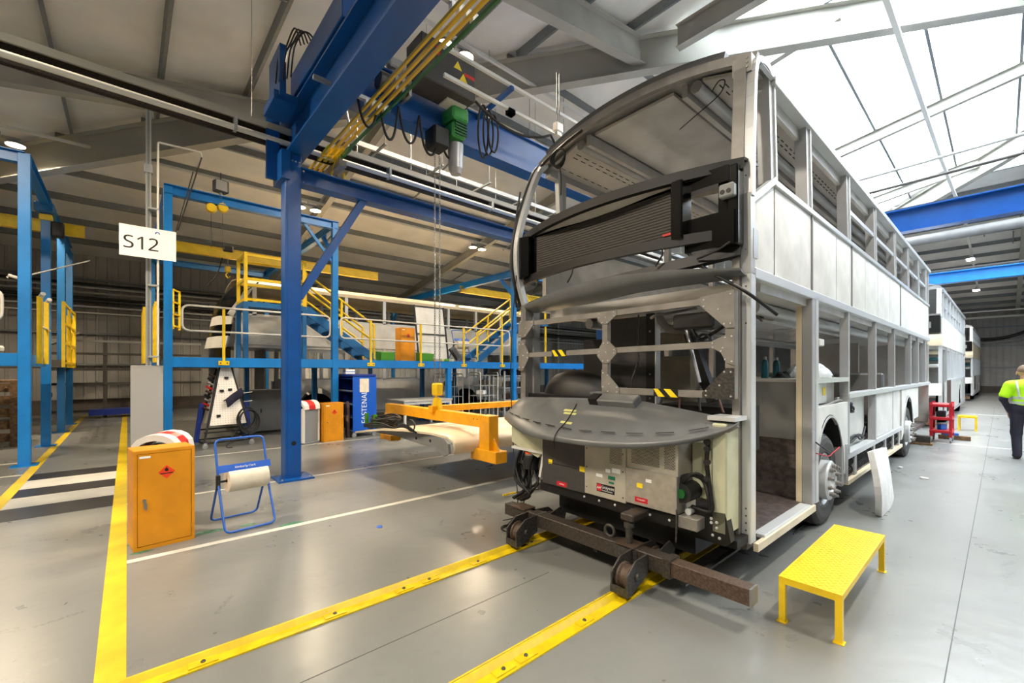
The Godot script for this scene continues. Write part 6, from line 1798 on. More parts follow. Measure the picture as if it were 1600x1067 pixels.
func paper_stand(label, at, turn, s = 1.0):
	# tube frame, roll axis along z
	var t = thing("paper_roll_stand", label, "stand", at, turn, "blue paper roll stands")
	var w = 0.235
	var lower = [Vector3(0.0, 0.50, w), Vector3(0.25, 0.02, w), Vector3(0.25, 0.02, -w), Vector3(0.0, 0.50, -w)]
	put(tube(S(), rounded(lower, 0.06, 4), 0.012, 8), "leg_loop", "tube_blue", t)
	lower = [Vector3(-0.02, 0.50, w * 0.97), Vector3(-0.30, 0.02, w * 0.97), Vector3(-0.30, 0.02, -w * 0.97), Vector3(-0.02, 0.50, -w * 0.97)]
	put(tube(S(), rounded(lower, 0.06, 4), 0.012, 8), "leg_loop", "tube_blue", t)
	put(tube(S(), rounded([Vector3(0.02, 0.50, w), Vector3(-0.12, 0.92, w), Vector3(-0.12, 0.92, -w), Vector3(0.02, 0.50, -w)], 0.06, 4), 0.012, 8), "handle_loop", "tube_blue", t)
	for z in [-w, w]: put(bb(S(), -0.02, 0.03, 0.42, 0.57, z - 0.018, z + 0.018, 0.008), "hub_clamp", "black", t)
	var cut = put(box(S(), Vector3(0.06, 0.635, 0), Vector3(0.012, 0.075, 0.50), Basis(Vector3.BACK, 0.35)), "tear_bar", "bright_blue", t)
	letters("Kimberly-Clark", 0.022, "label_white", cut, Vector3(0.068, 0.64, 0.0), Vector3(0, 0, -1), Vector3(-0.35, 1, 0), 0.001)
	var st = S()
	var f = Basis(Vector3(1, 0, 0), Vector3(0, 0, 1), Vector3(0, -1, 0))
	lathe(st, [Vector2(0.025, -0.19), Vector2(0.115, -0.19), Vector2(0.12, -0.185), Vector2(0.12, 0.185), Vector2(0.115, 0.19), Vector2(0.025, 0.19)], Vector3(0.02, 0.50, -0.03), f, 28)
	put(st, "paper_roll", "paper", t)
	put(rod(S(), Vector3(0.02, 0.5, -w), Vector3(0.02, 0.5, w), 0.012, 8), "spindle", "black", t)
	t.scale = Vector3.ONE * s
	return t
func caster(t, at, r = 0.055):
	var c = put(bb(S(), at.x - 0.02, at.x + 0.02, r * 1.2, r * 2.3, at.z - 0.03, at.z + 0.03), "caster_fork", "galv", t)
	put(tube(S(), [Vector3(at.x - 0.015, r, at.z), Vector3(at.x + 0.015, r, at.z)], r, 14), "caster_wheel", "plastic_grey", c)
func yellow_step(label, at, w, l, h):
	var t = thing("yellow_step", label, "step stool", at, 0.0, "yellow steel steps")
	put(bb(S(), -w / 2 - 0.002, w / 2 + 0.002, h - 0.006, h, -l / 2 - 0.002, l / 2 + 0.002), "tread_plate", "yellow", t)
	var st = S()
	var nx = 13
	var nz = 56
	for i in nx:
		for j in nz:
			if (i + j) % 2: continue
			var c = Vector3(lerpf(-w / 2 + 0.02, w / 2 - 0.02, i / (nx - 1.0)), h + 0.001, lerpf(-l / 2 + 0.02, l / 2 - 0.02, j / (nz - 1.0)))
			box(st, c, Vector3(0.006, 0.004, 0.024), Basis(Vector3.UP, 0.8 if i % 2 else -0.8))
	put(st, "tread_pattern", "yellow", t).set_meta("kind", "stuff")
	for s in [-1, 1]:
		put(bb(S(), s * w / 2, s * (w / 2 - 0.035), h - 0.045, h - 0.0062, -l / 2 + 0.036, l / 2 - 0.036), "side_rail", "yellow", t)
		put(bb(S(), -w / 2 + 0.036, w / 2 - 0.036, h - 0.045, h - 0.0062, s * l / 2, s * (l / 2 - 0.035)), "end_rail", "yellow", t)
		for q in [-1, 1]:
			var lg = put(bb(S(), s * (w / 2 + 0.0012), s * (w / 2 - 0.036), 0.006, h - 0.008, q * (l / 2 + 0.0012), q * (l / 2 - 0.036)), "leg", "yellow", t)
			put(bb(S(), s * (w / 2 + 0.012), s * (w / 2 - 0.045), 0, 0.006, q * (l / 2 + 0.012), q * (l / 2 - 0.045)), "foot", "yellow", lg)
	return t
func workplace():
	# S12 bay: post, sign, conduit, board
	var t = wthing("sign_post", "tall galvanised channel post carrying the white bay sign", "post", Vector3(-10.42, 0, -0.29))
	put(bb(S(), -10.46, -10.40, 0, 6.78, -0.33, -0.25), "channel", "galv", t)
	put(bb(S(), -10.40, -10.39, 0.1, 6.7, -0.305, -0.275), "slot", "purlin", t)
	put(bb(S(), -10.55, -10.3, 0, 0.02, -0.42, -0.16), "base_plate", "galv", t)
	put(bb(S(), -10.5, -10.38, 5.3, 5.45, -0.35, -0.23), "coupler", "galv", t)
	t = wthing("bay_sign", "white hanging sign reading S12 on the channel post", "sign", Vector3(-10.33, 3.97, -0.29))
	put(box(S(), Vector3(-10.22, 3.965, -0.285), Vector3(0.008, 0.55, 0.79)), "board", "label_white", t)
	letters("S12", 0.235, "ink", t, Vector3(-10.215, 3.94, -0.19), Vector3(0, 0, -1), Vector3.UP, 0.002)
	var lg = on_x(246, 366, -10.215)
	var arc = []
	for k in 7: arc.append(lg + Vector3(0.001, 0.035 * sin(PI * k / 6.0), 0.03 * cos(PI * k / 6.0)))
	put(tube(S(), arc, 0.008, 6), "logo_mark", "bright_blue", t)
	t = wthing("conduit_run", "thin white conduit bent over beside the bay sign", "conduit", Vector3(-10.25, 0, -0.42))
	put(tube(S(), rounded([Vector3(-10.27, 1.76, -0.42), Vector3(-10.27, 5.85, -0.42), Vector3(-10.27, 5.88, -1.06), Vector3(-10.3, 5.80, -1.08)], 0.03, 4), 0.018, 8), "pipe", "pipe_white", t)
	for y in [1.9, 3.2, 4.6]: put(bb(S(), -10.42, -10.25, y, y + 0.03, -0.44, -0.28), "clip", "galv", t)
	put(rod(S(), Vector3(-10.3, 5.80, -1.08), on_x(278, 360, -11.0), 0.014, 6), "stay", "steel_dark", t)
	put(rod(S(), on_x(302, 268, -10.6), on_x(272, 372, -11.1), 0.010, 6), "stay", "steel_dark", t)
	t = wthing("grey_board", "plain grey board standing at the foot of the channel post", "board", Vector3(-10.36, 0, -0.28))
	put(bb(S(), -10.385, -10.345, 0.0, 1.75, -0.50, -0.04, 0.003), "board", "board_grey", t)
	put(bb(S(), -10.39, -10.34, 1.745, 1.752, -0.50, -0.04), "edge_strip", "plastic_white", t)
	orange_cabinet("orange flammables cabinet with keys in its lock beside the yellow line", Vector3(-5.265, 0, -0.27), 0.12, 0.92)
	recycling_bin("white and red recycling bin tucked behind the orange cabinet by the yellow line", Vector3(-6.15, 0, -0.30), 1.15)
	paper_stand("blue tube stand holding a thick paper roll on the floor", Vector3(-5.45, 0, -0.94), 0.12)
	recycling_bin("white and red recycling bin beyond the crane column", Vector3(-10.62, 0, -3.07), 0.45)
	orange_cabinet("orange flammables cabinet between the recycling bin and the blue supply cabinet", Vector3(-10.42, 0, -3.64), 0.1, 0.90, false)
	# blue supply cabinet
	t = thing("supply_cabinet", "tall blue wheeled supply cabinet with white vertical lettering", "cabinet", Vector3(-10.64, 0, -4.48), 0.03)
	var H = 1.50
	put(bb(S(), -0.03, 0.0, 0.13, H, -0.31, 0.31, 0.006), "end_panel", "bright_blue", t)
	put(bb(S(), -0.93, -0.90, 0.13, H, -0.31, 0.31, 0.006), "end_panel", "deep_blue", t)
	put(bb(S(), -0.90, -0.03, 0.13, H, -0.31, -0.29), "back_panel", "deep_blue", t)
	for k in 5:
		put(bb(S(), -0.90, -0.03, 0.13 + 0.33 * k, 0.15 + 0.33 * k, -0.29, 0.30), "shelf", "deep_blue", t)
		if k < 4: put(bb(S(), -0.90, -0.03, 0.15 + 0.33 * k, 0.18 + 0.33 * k, 0.29, 0.30), "shelf_lip", "galv", t)
	put(bb(S(), -0.93, 0.0, H, H + 0.07, -0.31, 0.31, 0.02), "top_tray", "deep_blue", t)
	for q in [-0.05, -0.88]:
		for z in [-0.26, 0.26]: caster(t, Vector3(q, 0, z), 0.055)
	letters("FASTENAL", 0.135, "label_white", t, Vector3(0.002, 0.74, 0.02), Vector3.UP, Vector3(0, 0, 1), 0.002)
	put(bb(S(), 0.003, 0.007, 1.12, 1.46, -0.10, 0.14), "paper_sheet", "paper", t)
	t = thing("storage_box", "small white carton on top of the blue supply cabinet", "carton", Vector3(-11.35, 1.572, -4.35))
	put(bb(S(), -0.1, 0.1, 0, 0.12, -0.12, 0.12, 0.004), "carton", "label_white", t)
	put(bb(S(), -0.101, 0.101, 0.05, 0.07, -0.121, 0.121), "band", "tube_blue", t)
	t = thing("wooden_jig", "dark brown wooden jig leaning on the blue supply cabinet", "jig", Vector3(-10.75, 0, -4.06))
	put(prism(S(), [Vector2(-0.03, 0), Vector2(0.06, 0), Vector2(0.06, 0.75), Vector2(0.0, 0.9), Vector2(-0.1, 0.8), Vector2(-0.1, 0.1)], Vector3(0, 0, -0.05), Vector3.RIGHT, Vector3.UP, Vector3(0, 0, 0.06)), "plate", "brown", t)
	put(bb(S(), 0.03, 0.12, 0.42, 0.56, 0.0, 0.05), "block", "timber", t)
	tool_trolley()
	yellow_step("yellow steel step standing beside the bus entrance", Vector3(-0.81, 0, -3.96), 0.34, 1.45, 0.30)
	yellow_step("small yellow step by the red tool trolley", Vector3(-0.63, 0, -17.55), 0.36, 0.5, 0.40)
	# insulation slab leaning on the bus flank
	t = wthing("foam_slab", "curved white foam slab leaning against the bus skirt", "foam slab", Vector3(-0.99, 0, -7.0))
	var R = []
	for i in 9:
		var v = i / 8.0
		var row = []
		for j in 8:
			var u = j / 7.0
			var z = lerpf(-7.55, -6.40, u) + 0.16 * sin(PI * v) * u * u
			row.append(Vector3(lerpf(-1.0, -0.96, u) - 0.07 * v + 0.05 * sin(PI * v) * u + 0.03 * sin(PI * u), 0.01 + v * (0.62 + 0.09 * sin(u * 1.5)), z))
		R.append(row)
	put(sheet(S(), R, 0.06), "slab", "foam", t)
	# red tool trolley
	t = wthing("tool_cart", "red steel tool cart full of parts beside the second bus", "cart", Vector3(-0.95, 0, -14.3))
	for q in [0.22, 0.52, 0.82]:
		put(bb(S(), -1.12, -0.74, q, q + 0.07, -14.65, -14.0, 0.01), "tray", "cart_red", t)
	for x in [-1.09, -0.77]:
		for z in [-14.62, -14.03]:
			put(bb(S(), x - 0.025, x + 0.025, 0.12, 0.92, z - 0.025, z + 0.025), "corner_post", "cart_red", t)
			caster(t, Vector3(x, 0, z), 0.06)
	for k in 5: put(box(S(), Vector3(-0.93 + 0.04 * sin(k * 3.0), 0.65 - 0.3 * (k % 2), -14.1 - 0.1 * k), Vector3(0.16, 0.12, 0.09), Basis(Vector3.UP, k), 0.01), "part", ["black", "bright_blue", "dark_grey", "white", "deep_blue"][k], t)
	t = thing("timber_block", "grey timber block lying by the red tool cart", "timber", Vector3(-0.78, 0, -14.9))
	put(bb(S(), -0.25, 0.3, 0, 0.1, -0.07, 0.07, 0.005), "block", "timber", t)
	put(bb(S(), -0.2, 0.1, 0.1, 0.16, -0.05, 0.05, 0.005), "offcut", "tube_blue", t)
	t = thing("timber_block", "dark timber block under the rear corner of the first bus", "timber", Vector3(-1.25, 0, -13.4))
	put(bb(S(), -0.3, 0.2, 0, 0.2, -0.1, 0.1, 0.005), "block", "rust_dark", t)
	put(bb(S(), -0.34, 0.24, 0, 0.05, -0.14, 0.14, 0.005), "pad", "timber", t)
	# things left inside the bus
	for q in [[1195, 1.575, -5.33, "bottle_teal", "teal metal drinking bottle nearer the bus entrance"], [1213, 1.575, -5.75, "bottle_teal", "teal metal drinking bottle beside the clear plastic bag"]]:
		var p = on_z(q[0], 580, q[2])
		t = thing("drinking_bottle", q[4], "bottle", Vector3(p.x, q[1], p.z), 0.0, "teal drinking bottles")
		var st = S()
		lathe(st, [Vector2(0, 0), Vector2(0.035, 0), Vector2(0.037, 0.01), Vector2(0.037, 0.16), Vector2(0.030, 0.195), Vector2(0.018, 0.21), Vector2(0.018, 0.22)], Vector3.ZERO, Basis.IDENTITY, 18)
		put(st, "flask", q[3], t)
		st = S()
		lathe(st, [Vector2(0.0195, 0.205), Vector2(0.0195, 0.24), Vector2(0, 0.242)], Vector3.ZERO, Basis.IDENTITY, 16)
		put(st, "cap", "steel", t)
	t = wthing("plastic_bag", "crumpled clear plastic bag on the bulkhead inside the bus", "plastic bag", Vector3(-1.42, 1.575, -5.75))
	var rn = RandomNumberGenerator.new()
	rn.seed = 12
	R = []
	for i in 13:
		var row = []
		var f = PI * (0.02 + 0.96 * i / 12.0)
		for j in 21:
			var u = j / 20.0
			var e = pow(maxf(0.03, sin(PI * u)), 0.45)
			var c = 0.02 * rn.randf_range(-1, 1)
			row.append(Vector3(lerpf(-1.68, -1.22, u), 1.578 + (0.17 + c) * sin(f) * e, -5.75 - (0.22 + c) * cos(f) * e))
		R.append(row)
	R.reverse()
	put(sheet(S(), R, 0.002), "film", "bag", t)
	put(bb(S(), -1.60, -1.30, 1.58, 1.66, -5.85, -5.65, 0.02), "contents", "foam", t)
	t = wthing("dark_jacket", "black cloth bundle lying beside the teal bottles", "cloth", Vector3(-1.66, 1.575, -5.55))
	R = []
	for i in 8:
		var row = []
		for j in 10:
			row.append(Vector3(-1.74 + 0.18 * j / 9.0, 1.58 + 0.065 * sin(PI * j / 9.0) * sin(PI * i / 7.0) * (1.0 + 0.4 * sin(i * 2.0 + j)), -5.45 - 0.25 * i / 7.0))
		R.append(row)
	put(sheet(S(), R, 0.004), "fabric", "black", t)
func tool_trolley():
	# A-frame pegboard trolley, tapering boards, under the platform edge
	var o = Vector3(-11.55, 0, -1.62)
	var t = thing("tool_trolley", "white pegboard tool trolley with a coiled black hose", "trolley", o, 0.12)
	for s in [-1, 1]:
		put(bar(S(), Vector3(0.36, 0.1, 0.46 * s), Vector3(0.10, 1.70, 0.12 * s), 0.035, 0.035, Vector3.BACK), "frame_leg", "black", t)
		put(bar(S(), Vector3(-0.36, 0.1, 0.46 * s), Vector3(-0.10, 1.70, 0.12 * s), 0.035, 0.035, Vector3.BACK), "frame_leg", "black", t)
		put(bar(S(), Vector3(0.0, 0.12, 0.52 * s), Vector3(0.0, 0.95, 0.42 * s), 0.12, 0.07, Vector3.BACK), "side_column", "deep_blue", t)
		for x in [-0.36, 0.36]: caster(t, Vector3(x, 0, 0.44 * s), 0.055)
	for y in [0.12, 0.34]:
		put(bar(S(), Vector3(0.36, y, -0.46), Vector3(0.36, y, 0.46), 0.03, 0.03), "base_bar", "black", t)
		put(bar(S(), Vector3(-0.36, y, -0.46), Vector3(-0.36, y, 0.46), 0.03, 0.03), "base_bar", "black", t)
	for s in [-1, 1]: put(bar(S(), Vector3(-0.36, 0.12, 0.46 * s), Vector3(0.36, 0.12, 0.46 * s), 0.03, 0.03), "base_bar", "black", t)
	var tilt = Vector3(-0.163, 1.0, 0).normalized()
	var b = put(prism(S(), [Vector2(-0.36, 0.0), Vector2(0.36, 0.0), Vector2(0.10, 1.28), Vector2(-0.10, 1.28)], Vector3(0.305, 0.48, 0), Vector3(0, 0, -1), tilt, Vector3(0.012, 0.002, 0)), "pegboard", "plastic_white", t)
	var st = S()
	for i in 25:
		for j in 13:
			var y = 0.04 + i * 0.05
			var hw = 0.34 - 0.26 * y / 1.28
			var z = (j - 6) * 0.05
			if absf(z) > hw: continue
			disc(st, Vector3(0.318, 0.48, 0) + tilt * y + Vector3(0, 0, z), Vector3.RIGHT, 0.006, 0.001, 5)
	put(st, "peg_holes", "dark_grey", b).set_meta("kind", "stuff")
	put(prism(S(), [Vector2(-0.36, 0.0), Vector2(0.36, 0.0), Vector2(0.10, 1.28), Vector2(-0.10, 1.28)], Vector3(-0.305, 0.48, 0), Vector3(0, 0, -1), Vector3(0.163, 1.0, 0).normalized(), Vector3(-0.012, 0.002, 0)), "pegboard", "plastic_white", t)
	put(prism(S(), [Vector2(-0.30, 0.48), Vector2(0.30, 0.48), Vector2(0.09, 1.72), Vector2(-0.09, 1.72)], Vector3(0, 0, 0.34), Vector3.RIGHT, Vector3(0, 1, -0.2).normalized(), Vector3(0, 0, 0.02)), "side_board", "lining", t)
	put(bar(S(), Vector3(0.32, 0.48, 0.37), Vector3(0.11, 1.75, 0.11), 0.02, 0.03, Vector3.BACK), "board_edge", "black", t)
	put(bar(S(), Vector3(0.32, 0.48, -0.37), Vector3(0.11, 1.75, -0.11), 0.02, 0.03, Vector3.BACK), "board_edge", "black", t)
	for k in 9:
		var y = 0.8 + 0.09 * k
		put(rod(S(), Vector3(0.1 - 0.05 * (k % 2), y, 0.36 - 0.2 * (y - 0.5) * 0.8), Vector3(0.1 - 0.05 * (k % 2), y + 0.07, 0.47 - 0.2 * (y - 0.5) * 0.8), 0.025, 8), "hand_tool", ["brown", "red", "steel", "black"][k % 4], t)
	for q in [[1.5, 0.0], [1.22, 0.1], [0.68, 0.18], [1.24, -0.06]]: put(box(S(), Vector3(0.33 - 0.16 * (q[0] - 0.48), q[0], q[1]), Vector3(0.03, 0.05, 0.07)), "clip", "black", t)
	# gloves draped on the board
	var R = []
	for i in 8:
		var row = []
		for j in 9:
			var u = j / 8.0
			var v = i / 7.0
			row.append(Vector3(0.30 + 0.05 * sin(PI * v) + 0.02 * sin(u * 9.0), 1.26 - 0.26 * u - 0.12 * v + 0.05 * sin(v * 6.0), -0.22 + 0.32 * u - 0.10 * v))
		R.append(row)
	put(sheet(S(), R, 0.02), "work_glove", "glove", t)
	for k in 10:
		var pp = []
		var rr = 0.20 + 0.014 * (k % 5)
		for j in 20: pp.append(Vector3(0.40 + 0.018 * k, 0.62 + rr * 1.05 * sin(TAU * j / 20.0) - 0.01 * k, -0.33 + rr * 0.8 * cos(TAU * j / 20.0) + 0.012 * sin(k * 2.0)))
		put(tube(S(), pp, 0.011, 5, true), "hose_coil", "rubber", t)
	put(tube(S(), spline([Vector3(0.42, 0.45, -0.2), Vector3(0.5, 0.2, 0.0), Vector3(0.55, 0.03, 0.1), Vector3(0.6, 0.015, 0.0)], 5), 0.011, 6), "hose_tail", "rubber", t)
	for q in [0.95, 1.15]: put(rod(S(), Vector3(0.1, q, -0.36), Vector3(0.14, q + 0.02, -0.52), 0.01, 6), "hook", "pipe_white", t)

# ---------------------------------------------------------------- the crowded background
func wire_trolley(label, at, turn, h):
	var t = thing("wire_trolley", label, "trolley", at, turn, "grey wire trolleys")
	for s in [-1, 1]:
		put(tube(S(), rounded([Vector3(-0.28, 0.1, 0.4 * s), Vector3(-0.28, h, 0.4 * s), Vector3(0.28, h, 0.4 * s), Vector3(0.28, 0.1, 0.4 * s)], 0.08, 4), 0.018, 7), "end_hoop", "pipe_white", t)
		for x in [-0.25, 0.25]: caster(t, Vector3(x, 0, 0.38 * s), 0.05)
	for k in 5:
		put(bb(S(), -0.28, 0.28, 0.14 + (h - 0.25) * k / 4.0, 0.16 + (h - 0.25) * k / 4.0, -0.4, 0.4), "shelf", "galv", t)
	for s in [-1, 1]:
		for k in 3: put(rod(S(), Vector3(-0.28 * s, 0.15, -0.2 + 0.2 * k), Vector3(-0.28 * s, h - 0.1, -0.2 + 0.2 * k), 0.008, 5), "upright_wire", "pipe_white", t)
	for k in 4: put(box(S(), Vector3(0.02 * k - 0.05, 0.26 + (h - 0.25) * k / 4.0, 0.1 - 0.1 * (k % 2)), Vector3(0.3, 0.16, 0.3), Basis(Vector3.UP, 0.3 * k), 0.03), "load", ["dark_grey", "black", "foam", "steel_dark"][k], t)
	return t
func background_things():
	var X = -11.3
	var y = 1.945
	# on the long platform
	orange_cabinet("orange flammables cabinet standing up on the blue platform", Vector3(-11.62, y, -6.2), 0.05, 0.98, false)
	for q in [[-5.45, "green parts bin beside the orange cabinet on the platform, stair side"], [-6.72, "green parts bin on the platform next to the white board"]]:
		var t = wthing("parts_bin", q[1], "bin", Vector3(-11.53, y, q[0]), "green parts bins")
		put(prism(S(), [Vector2(-0.18, 0), Vector2(0.14, 0), Vector2(0.18, 0.22), Vector2(-0.2, 0.26)], Vector3(-11.53, y, q[0] - 0.2), Vector3.RIGHT, Vector3.UP, Vector3(0, 0, 0.4)), "tub", "bin_green", t)
		put(bb(S(), -11.70, -11.38, y + 0.2, y + 0.215, q[0] - 0.17, q[0] + 0.17), "contents", "dark_grey", t)
	var b = wthing("white_board", "tall white board on a black frame leaning on the platform", "board", Vector3(-11.95, y, -7.1))
	put(bar(S(), Vector3(-11.75, y + 0.02, -7.15), Vector3(-12.05, y + 1.72, -7.15), 1.0, 0.02, Vector3.RIGHT), "board", "white", b)
	for z in [-6.62, -7.68]: put(bar(S(), Vector3(-11.72, y, z), Vector3(-12.03, y + 1.75, z), 0.04, 0.04, Vector3.RIGHT), "frame_leg", "black", b)
	put(bar(S(), Vector3(-11.86, y + 0.85, -6.62), Vector3(-11.86, y + 0.85, -7.68), 0.03, 0.03), "frame_bar", "black", b)
	put(bar(S(), Vector3(-12.02, y + 1.72, -6.62), Vector3(-12.02, y + 1.72, -7.68), 0.03, 0.03), "frame_bar", "black", b)
	put(bar(S(), Vector3(-12.3, y, -7.68), Vector3(-12.05, y + 1.7, -7.68), 0.04, 0.04, Vector3.RIGHT), "frame_leg", "black", b)
	paper_stand("blue tube paper stand up on the blue platform", Vector3(-11.95, y, -8.3), 0.0, 1.15)
	var t = wthing("black_case", "slim black case leaning by the platform paper stand", "case", Vector3(-11.65, y, -7.9))
	put(bar(S(), Vector3(-11.6, y + 0.09, -8.0), Vector3(-11.75, y + 0.45, -7.8), 0.1, 0.22, Vector3.BACK), "case", "dark_grey", t)
	put(bar(S(), Vector3(-11.55, y + 0.12, -7.95), Vector3(-11.66, y + 0.4, -7.82), 0.02, 0.14, Vector3.BACK), "pocket", "black", t)
	t = wthing("parts_scatter", "red and white parcels lying along the platform edge", "parcels", Vector3(-11.6, y, -7.2))
	for k in 5: put(box(S(), Vector3(-11.55, y + 0.04, -6.95 - 0.18 * k), Vector3(0.15, 0.08, 0.13), Basis(Vector3.UP, k), 0.01), "parcel", ["red", "white", "tape_green", "bin_green", "white"][k], t)
	t = wthing("white_tray", "white moulded tray on the platform by the zebra crossing", "tray", Vector3(-11.9, y, 2.1))
	put(bar(S(), Vector3(-11.7, y + 0.1, 1.75), Vector3(-12.1, y + 0.2, 2.6), 0.5, 0.12, Vector3.UP, 0.03), "tray", "plastic_white", t)
	put(bar(S(), Vector3(-11.7, y + 0.2, 2.0), Vector3(-12.1, y + 0.36, 2.7), 0.3, 0.1, Vector3.UP, 0.03), "tray_lid", "white", t)
	# under the long platform
	t = wthing("work_table", "white steel work table with pale top below the platform", "table", Vector3(-11.6, 0, -6.6))
	put(bb(S(), -12.2, -11.0, 0.78, 0.82, -7.35, -5.75, 0.004), "table_top", "lining", t)
	for x in [-12.15, -11.05]:
		for z in [-7.3, -5.8]: put(bb(S(), x - 0.03, x + 0.03, 0, 0.78, z - 0.03, z + 0.03), "leg", "pipe_white", t)
	for x in [-12.15, -11.05]: put(bb(S(), x - 0.02, x + 0.02, 0.70, 0.78, -7.3, -5.8), "apron", "pipe_white", t)
	wire_trolley("wire trolley with a curved top rail under the platform by the table", Vector3(-12.15, 0, -7.95), 0.2, 1.55)
	wire_trolley("tall white wire trolley loaded with dark parts under the platform", Vector3(-11.6, 0, -9.0), 0.1, 1.6)
	t = wthing("parts_rack", "metal rack of dark mechanical parts beyond the wire trolleys", "rack", Vector3(-11.7, 0, -10.4))
	for x in [-12.1, -11.4]:
		for z in [-11.2, -9.75]: put(bb(S(), x - 0.03, x + 0.03, 0, 1.65, z - 0.03, z + 0.03), "upright", "galv", t)
	for k in 4:
		put(bb(S(), -12.1, -11.4, 0.2 + 0.42 * k, 0.23 + 0.42 * k, -11.2, -9.75), "shelf", "galv", t)
		for j in 5: put(box(S(), Vector3(-11.7 + 0.1 * sin(k + j * 2.0), 0.33 + 0.42 * k, -10.0 - 0.26 * j), Vector3(0.25, 0.2, 0.2), Basis(Vector3.UP, j + k), 0.04), "part", ["dark_grey", "brown", "steel_dark", "black"][(k + j) % 4], t)
	# dark machine boxes under the platform beyond the tool trolley
	t = wthing("machine_box", "grey equipment cabinet standing in the dark under the platform", "cabinet", Vector3(-13.2, 0, -2.7))
	put(bb(S(), -13.5, -13.0, 0.05, 1.15, -3.2, -2.1, 0.02), "body", "mid_grey", t)
	put(bb(S(), -13.0, -12.985, 0.15, 1.05, -2.7, -2.2, 0.005), "door", "mid_grey", t)
	put(bb(S(), -13.0, -12.98, 0.55, 0.65, -2.66, -2.63), "handle", "black", t)
	# far left: timber crate, rack, hanging hose
	t = wthing("timber_crate", "rough wooden crate under the platform by the zebra crossing", "crate", Vector3(-14.8, 0, 2.6))
	for k in 5:
		put(bb(S(), -14.32, -14.28, 0.12 + 0.27 * k, 0.30 + 0.27 * k, 1.75, 3.6), "plank", "timber", t)
		put(bb(S(), -15.4, -14.3, 0.12 + 0.27 * k, 0.30 + 0.27 * k, 1.72, 1.76), "plank", "timber", t)
	for z in [1.78, 2.65, 3.5]: put(bb(S(), -14.28, -14.22, 0, 1.45, z, z + 0.12), "batten", "timber", t)
	put(bar(S(), Vector3(-14.2, 0.2, 3.4), Vector3(-14.2, 1.3, 1.95), 0.03, 0.12, Vector3.RIGHT), "brace", "timber", t)
	put(bb(S(), -15.4, -14.3, 1.4, 1.45, 1.75, 3.6), "lid", "timber", t)
	t = wthing("steel_rack", "bare steel rack of rails standing against the cladding wall", "rack", Vector3(-21.2, 0, -0.4))
	for z in [0.6, -1.0]: put(bb(S(), -21.3, -21.2, 0, 2.9, z - 0.05, z + 0.05), "upright", "steel_dark", t)
	for yy in [0.25, 1.2, 1.7, 2.25, 2.7]: put(bar(S(), Vector3(-21.2, yy, 2.0), Vector3(-21.2, yy, -2.2), 0.08, 0.08), "rail", "steel_dark" if yy != 2.7 else "mid_grey", t)
	put(bar(S(), Vector3(-21.0, 2.55, 1.9), Vector3(-20.9, 2.95, 1.2), 0.3, 0.06), "loose_panel", "mid_grey", t)
	put(bb(S(), -21.6, -20.8, 0.1, 0.3, -1.3, 1.0), "bottom_tray", "deep_blue", t)
	t = wthing("wall_pole", "thin tan pole hanging by the cladding wall", "pole", Vector3(-20.9, 0.6, 2.0))
	put(rod(S(), Vector3(-20.9, 0.9, 1.95), Vector3(-20.9, 2.4, 1.95), 0.05, 8), "pole", "timber", t)
	put(bb(S(), -20.98, -20.82, 0.78, 0.92, 1.87, 2.03), "weight", "black", t)
	# things seen through the open bus
	t = wthing("blue_locker", "blue steel locker standing beyond the bus beside a yellow rail", "locker", Vector3(-9.5, 0, -16.5))
	put(bb(S(), -9.9, -9.4, 0.05, 1.95, -17.1, -16.0, 0.01), "body", "tube_blue", t)
	put(bb(S(), -9.4, -9.385, 0.15, 1.85, -16.53, -16.05, 0.004), "door", "bright_blue", t)
	put(bb(S(), -9.4, -9.385, 0.15, 1.85, -17.05, -16.57, 0.004), "door", "bright_blue", t)
	put(bb(S(), -9.385, -9.37, 0.9, 1.2, -16.6, -16.5), "handle", "pipe_white", t)
	t = wthing("yellow_barrier", "yellow tubular barrier beyond the bus", "barrier", Vector3(-8.8, 0, -15.6))
	for z in [-17.5, -16.2, -14.8]: put(rod(S(), Vector3(-8.8, 0, z), Vector3(-8.8, 1.9, z), 0.05, 10), "post", "pipe_white", t)
	for yy in [1.0, 1.85]: put(rod(S(), Vector3(-8.8, yy, -17.6), Vector3(-8.8, yy, -14.5), 0.06, 10), "rail", "yellow", t)
	# wall shelf behind: brown cable drum, spare frames near the back wall
	for q in [[-20.2, -6.0, "grey spare panel stack leaning near the cladding wall, beyond the white bus nose"], [-20.4, -14.0, "grey spare panel stack near the cladding wall beyond the far portal"]]:
		t = wthing("panel_stack", q[2], "panels", Vector3(q[0], 0, q[1]))
		for k in 4: put(bar(S(), Vector3(q[0] + 0.09 * k, 0.02, q[1]), Vector3(q[0] - 0.35 + 0.09 * k, 1.7 + 0.1 * (k % 2), q[1]), 1.6, 0.03, Vector3.RIGHT), "panel", "lining" if k % 2 else "mid_grey", t)

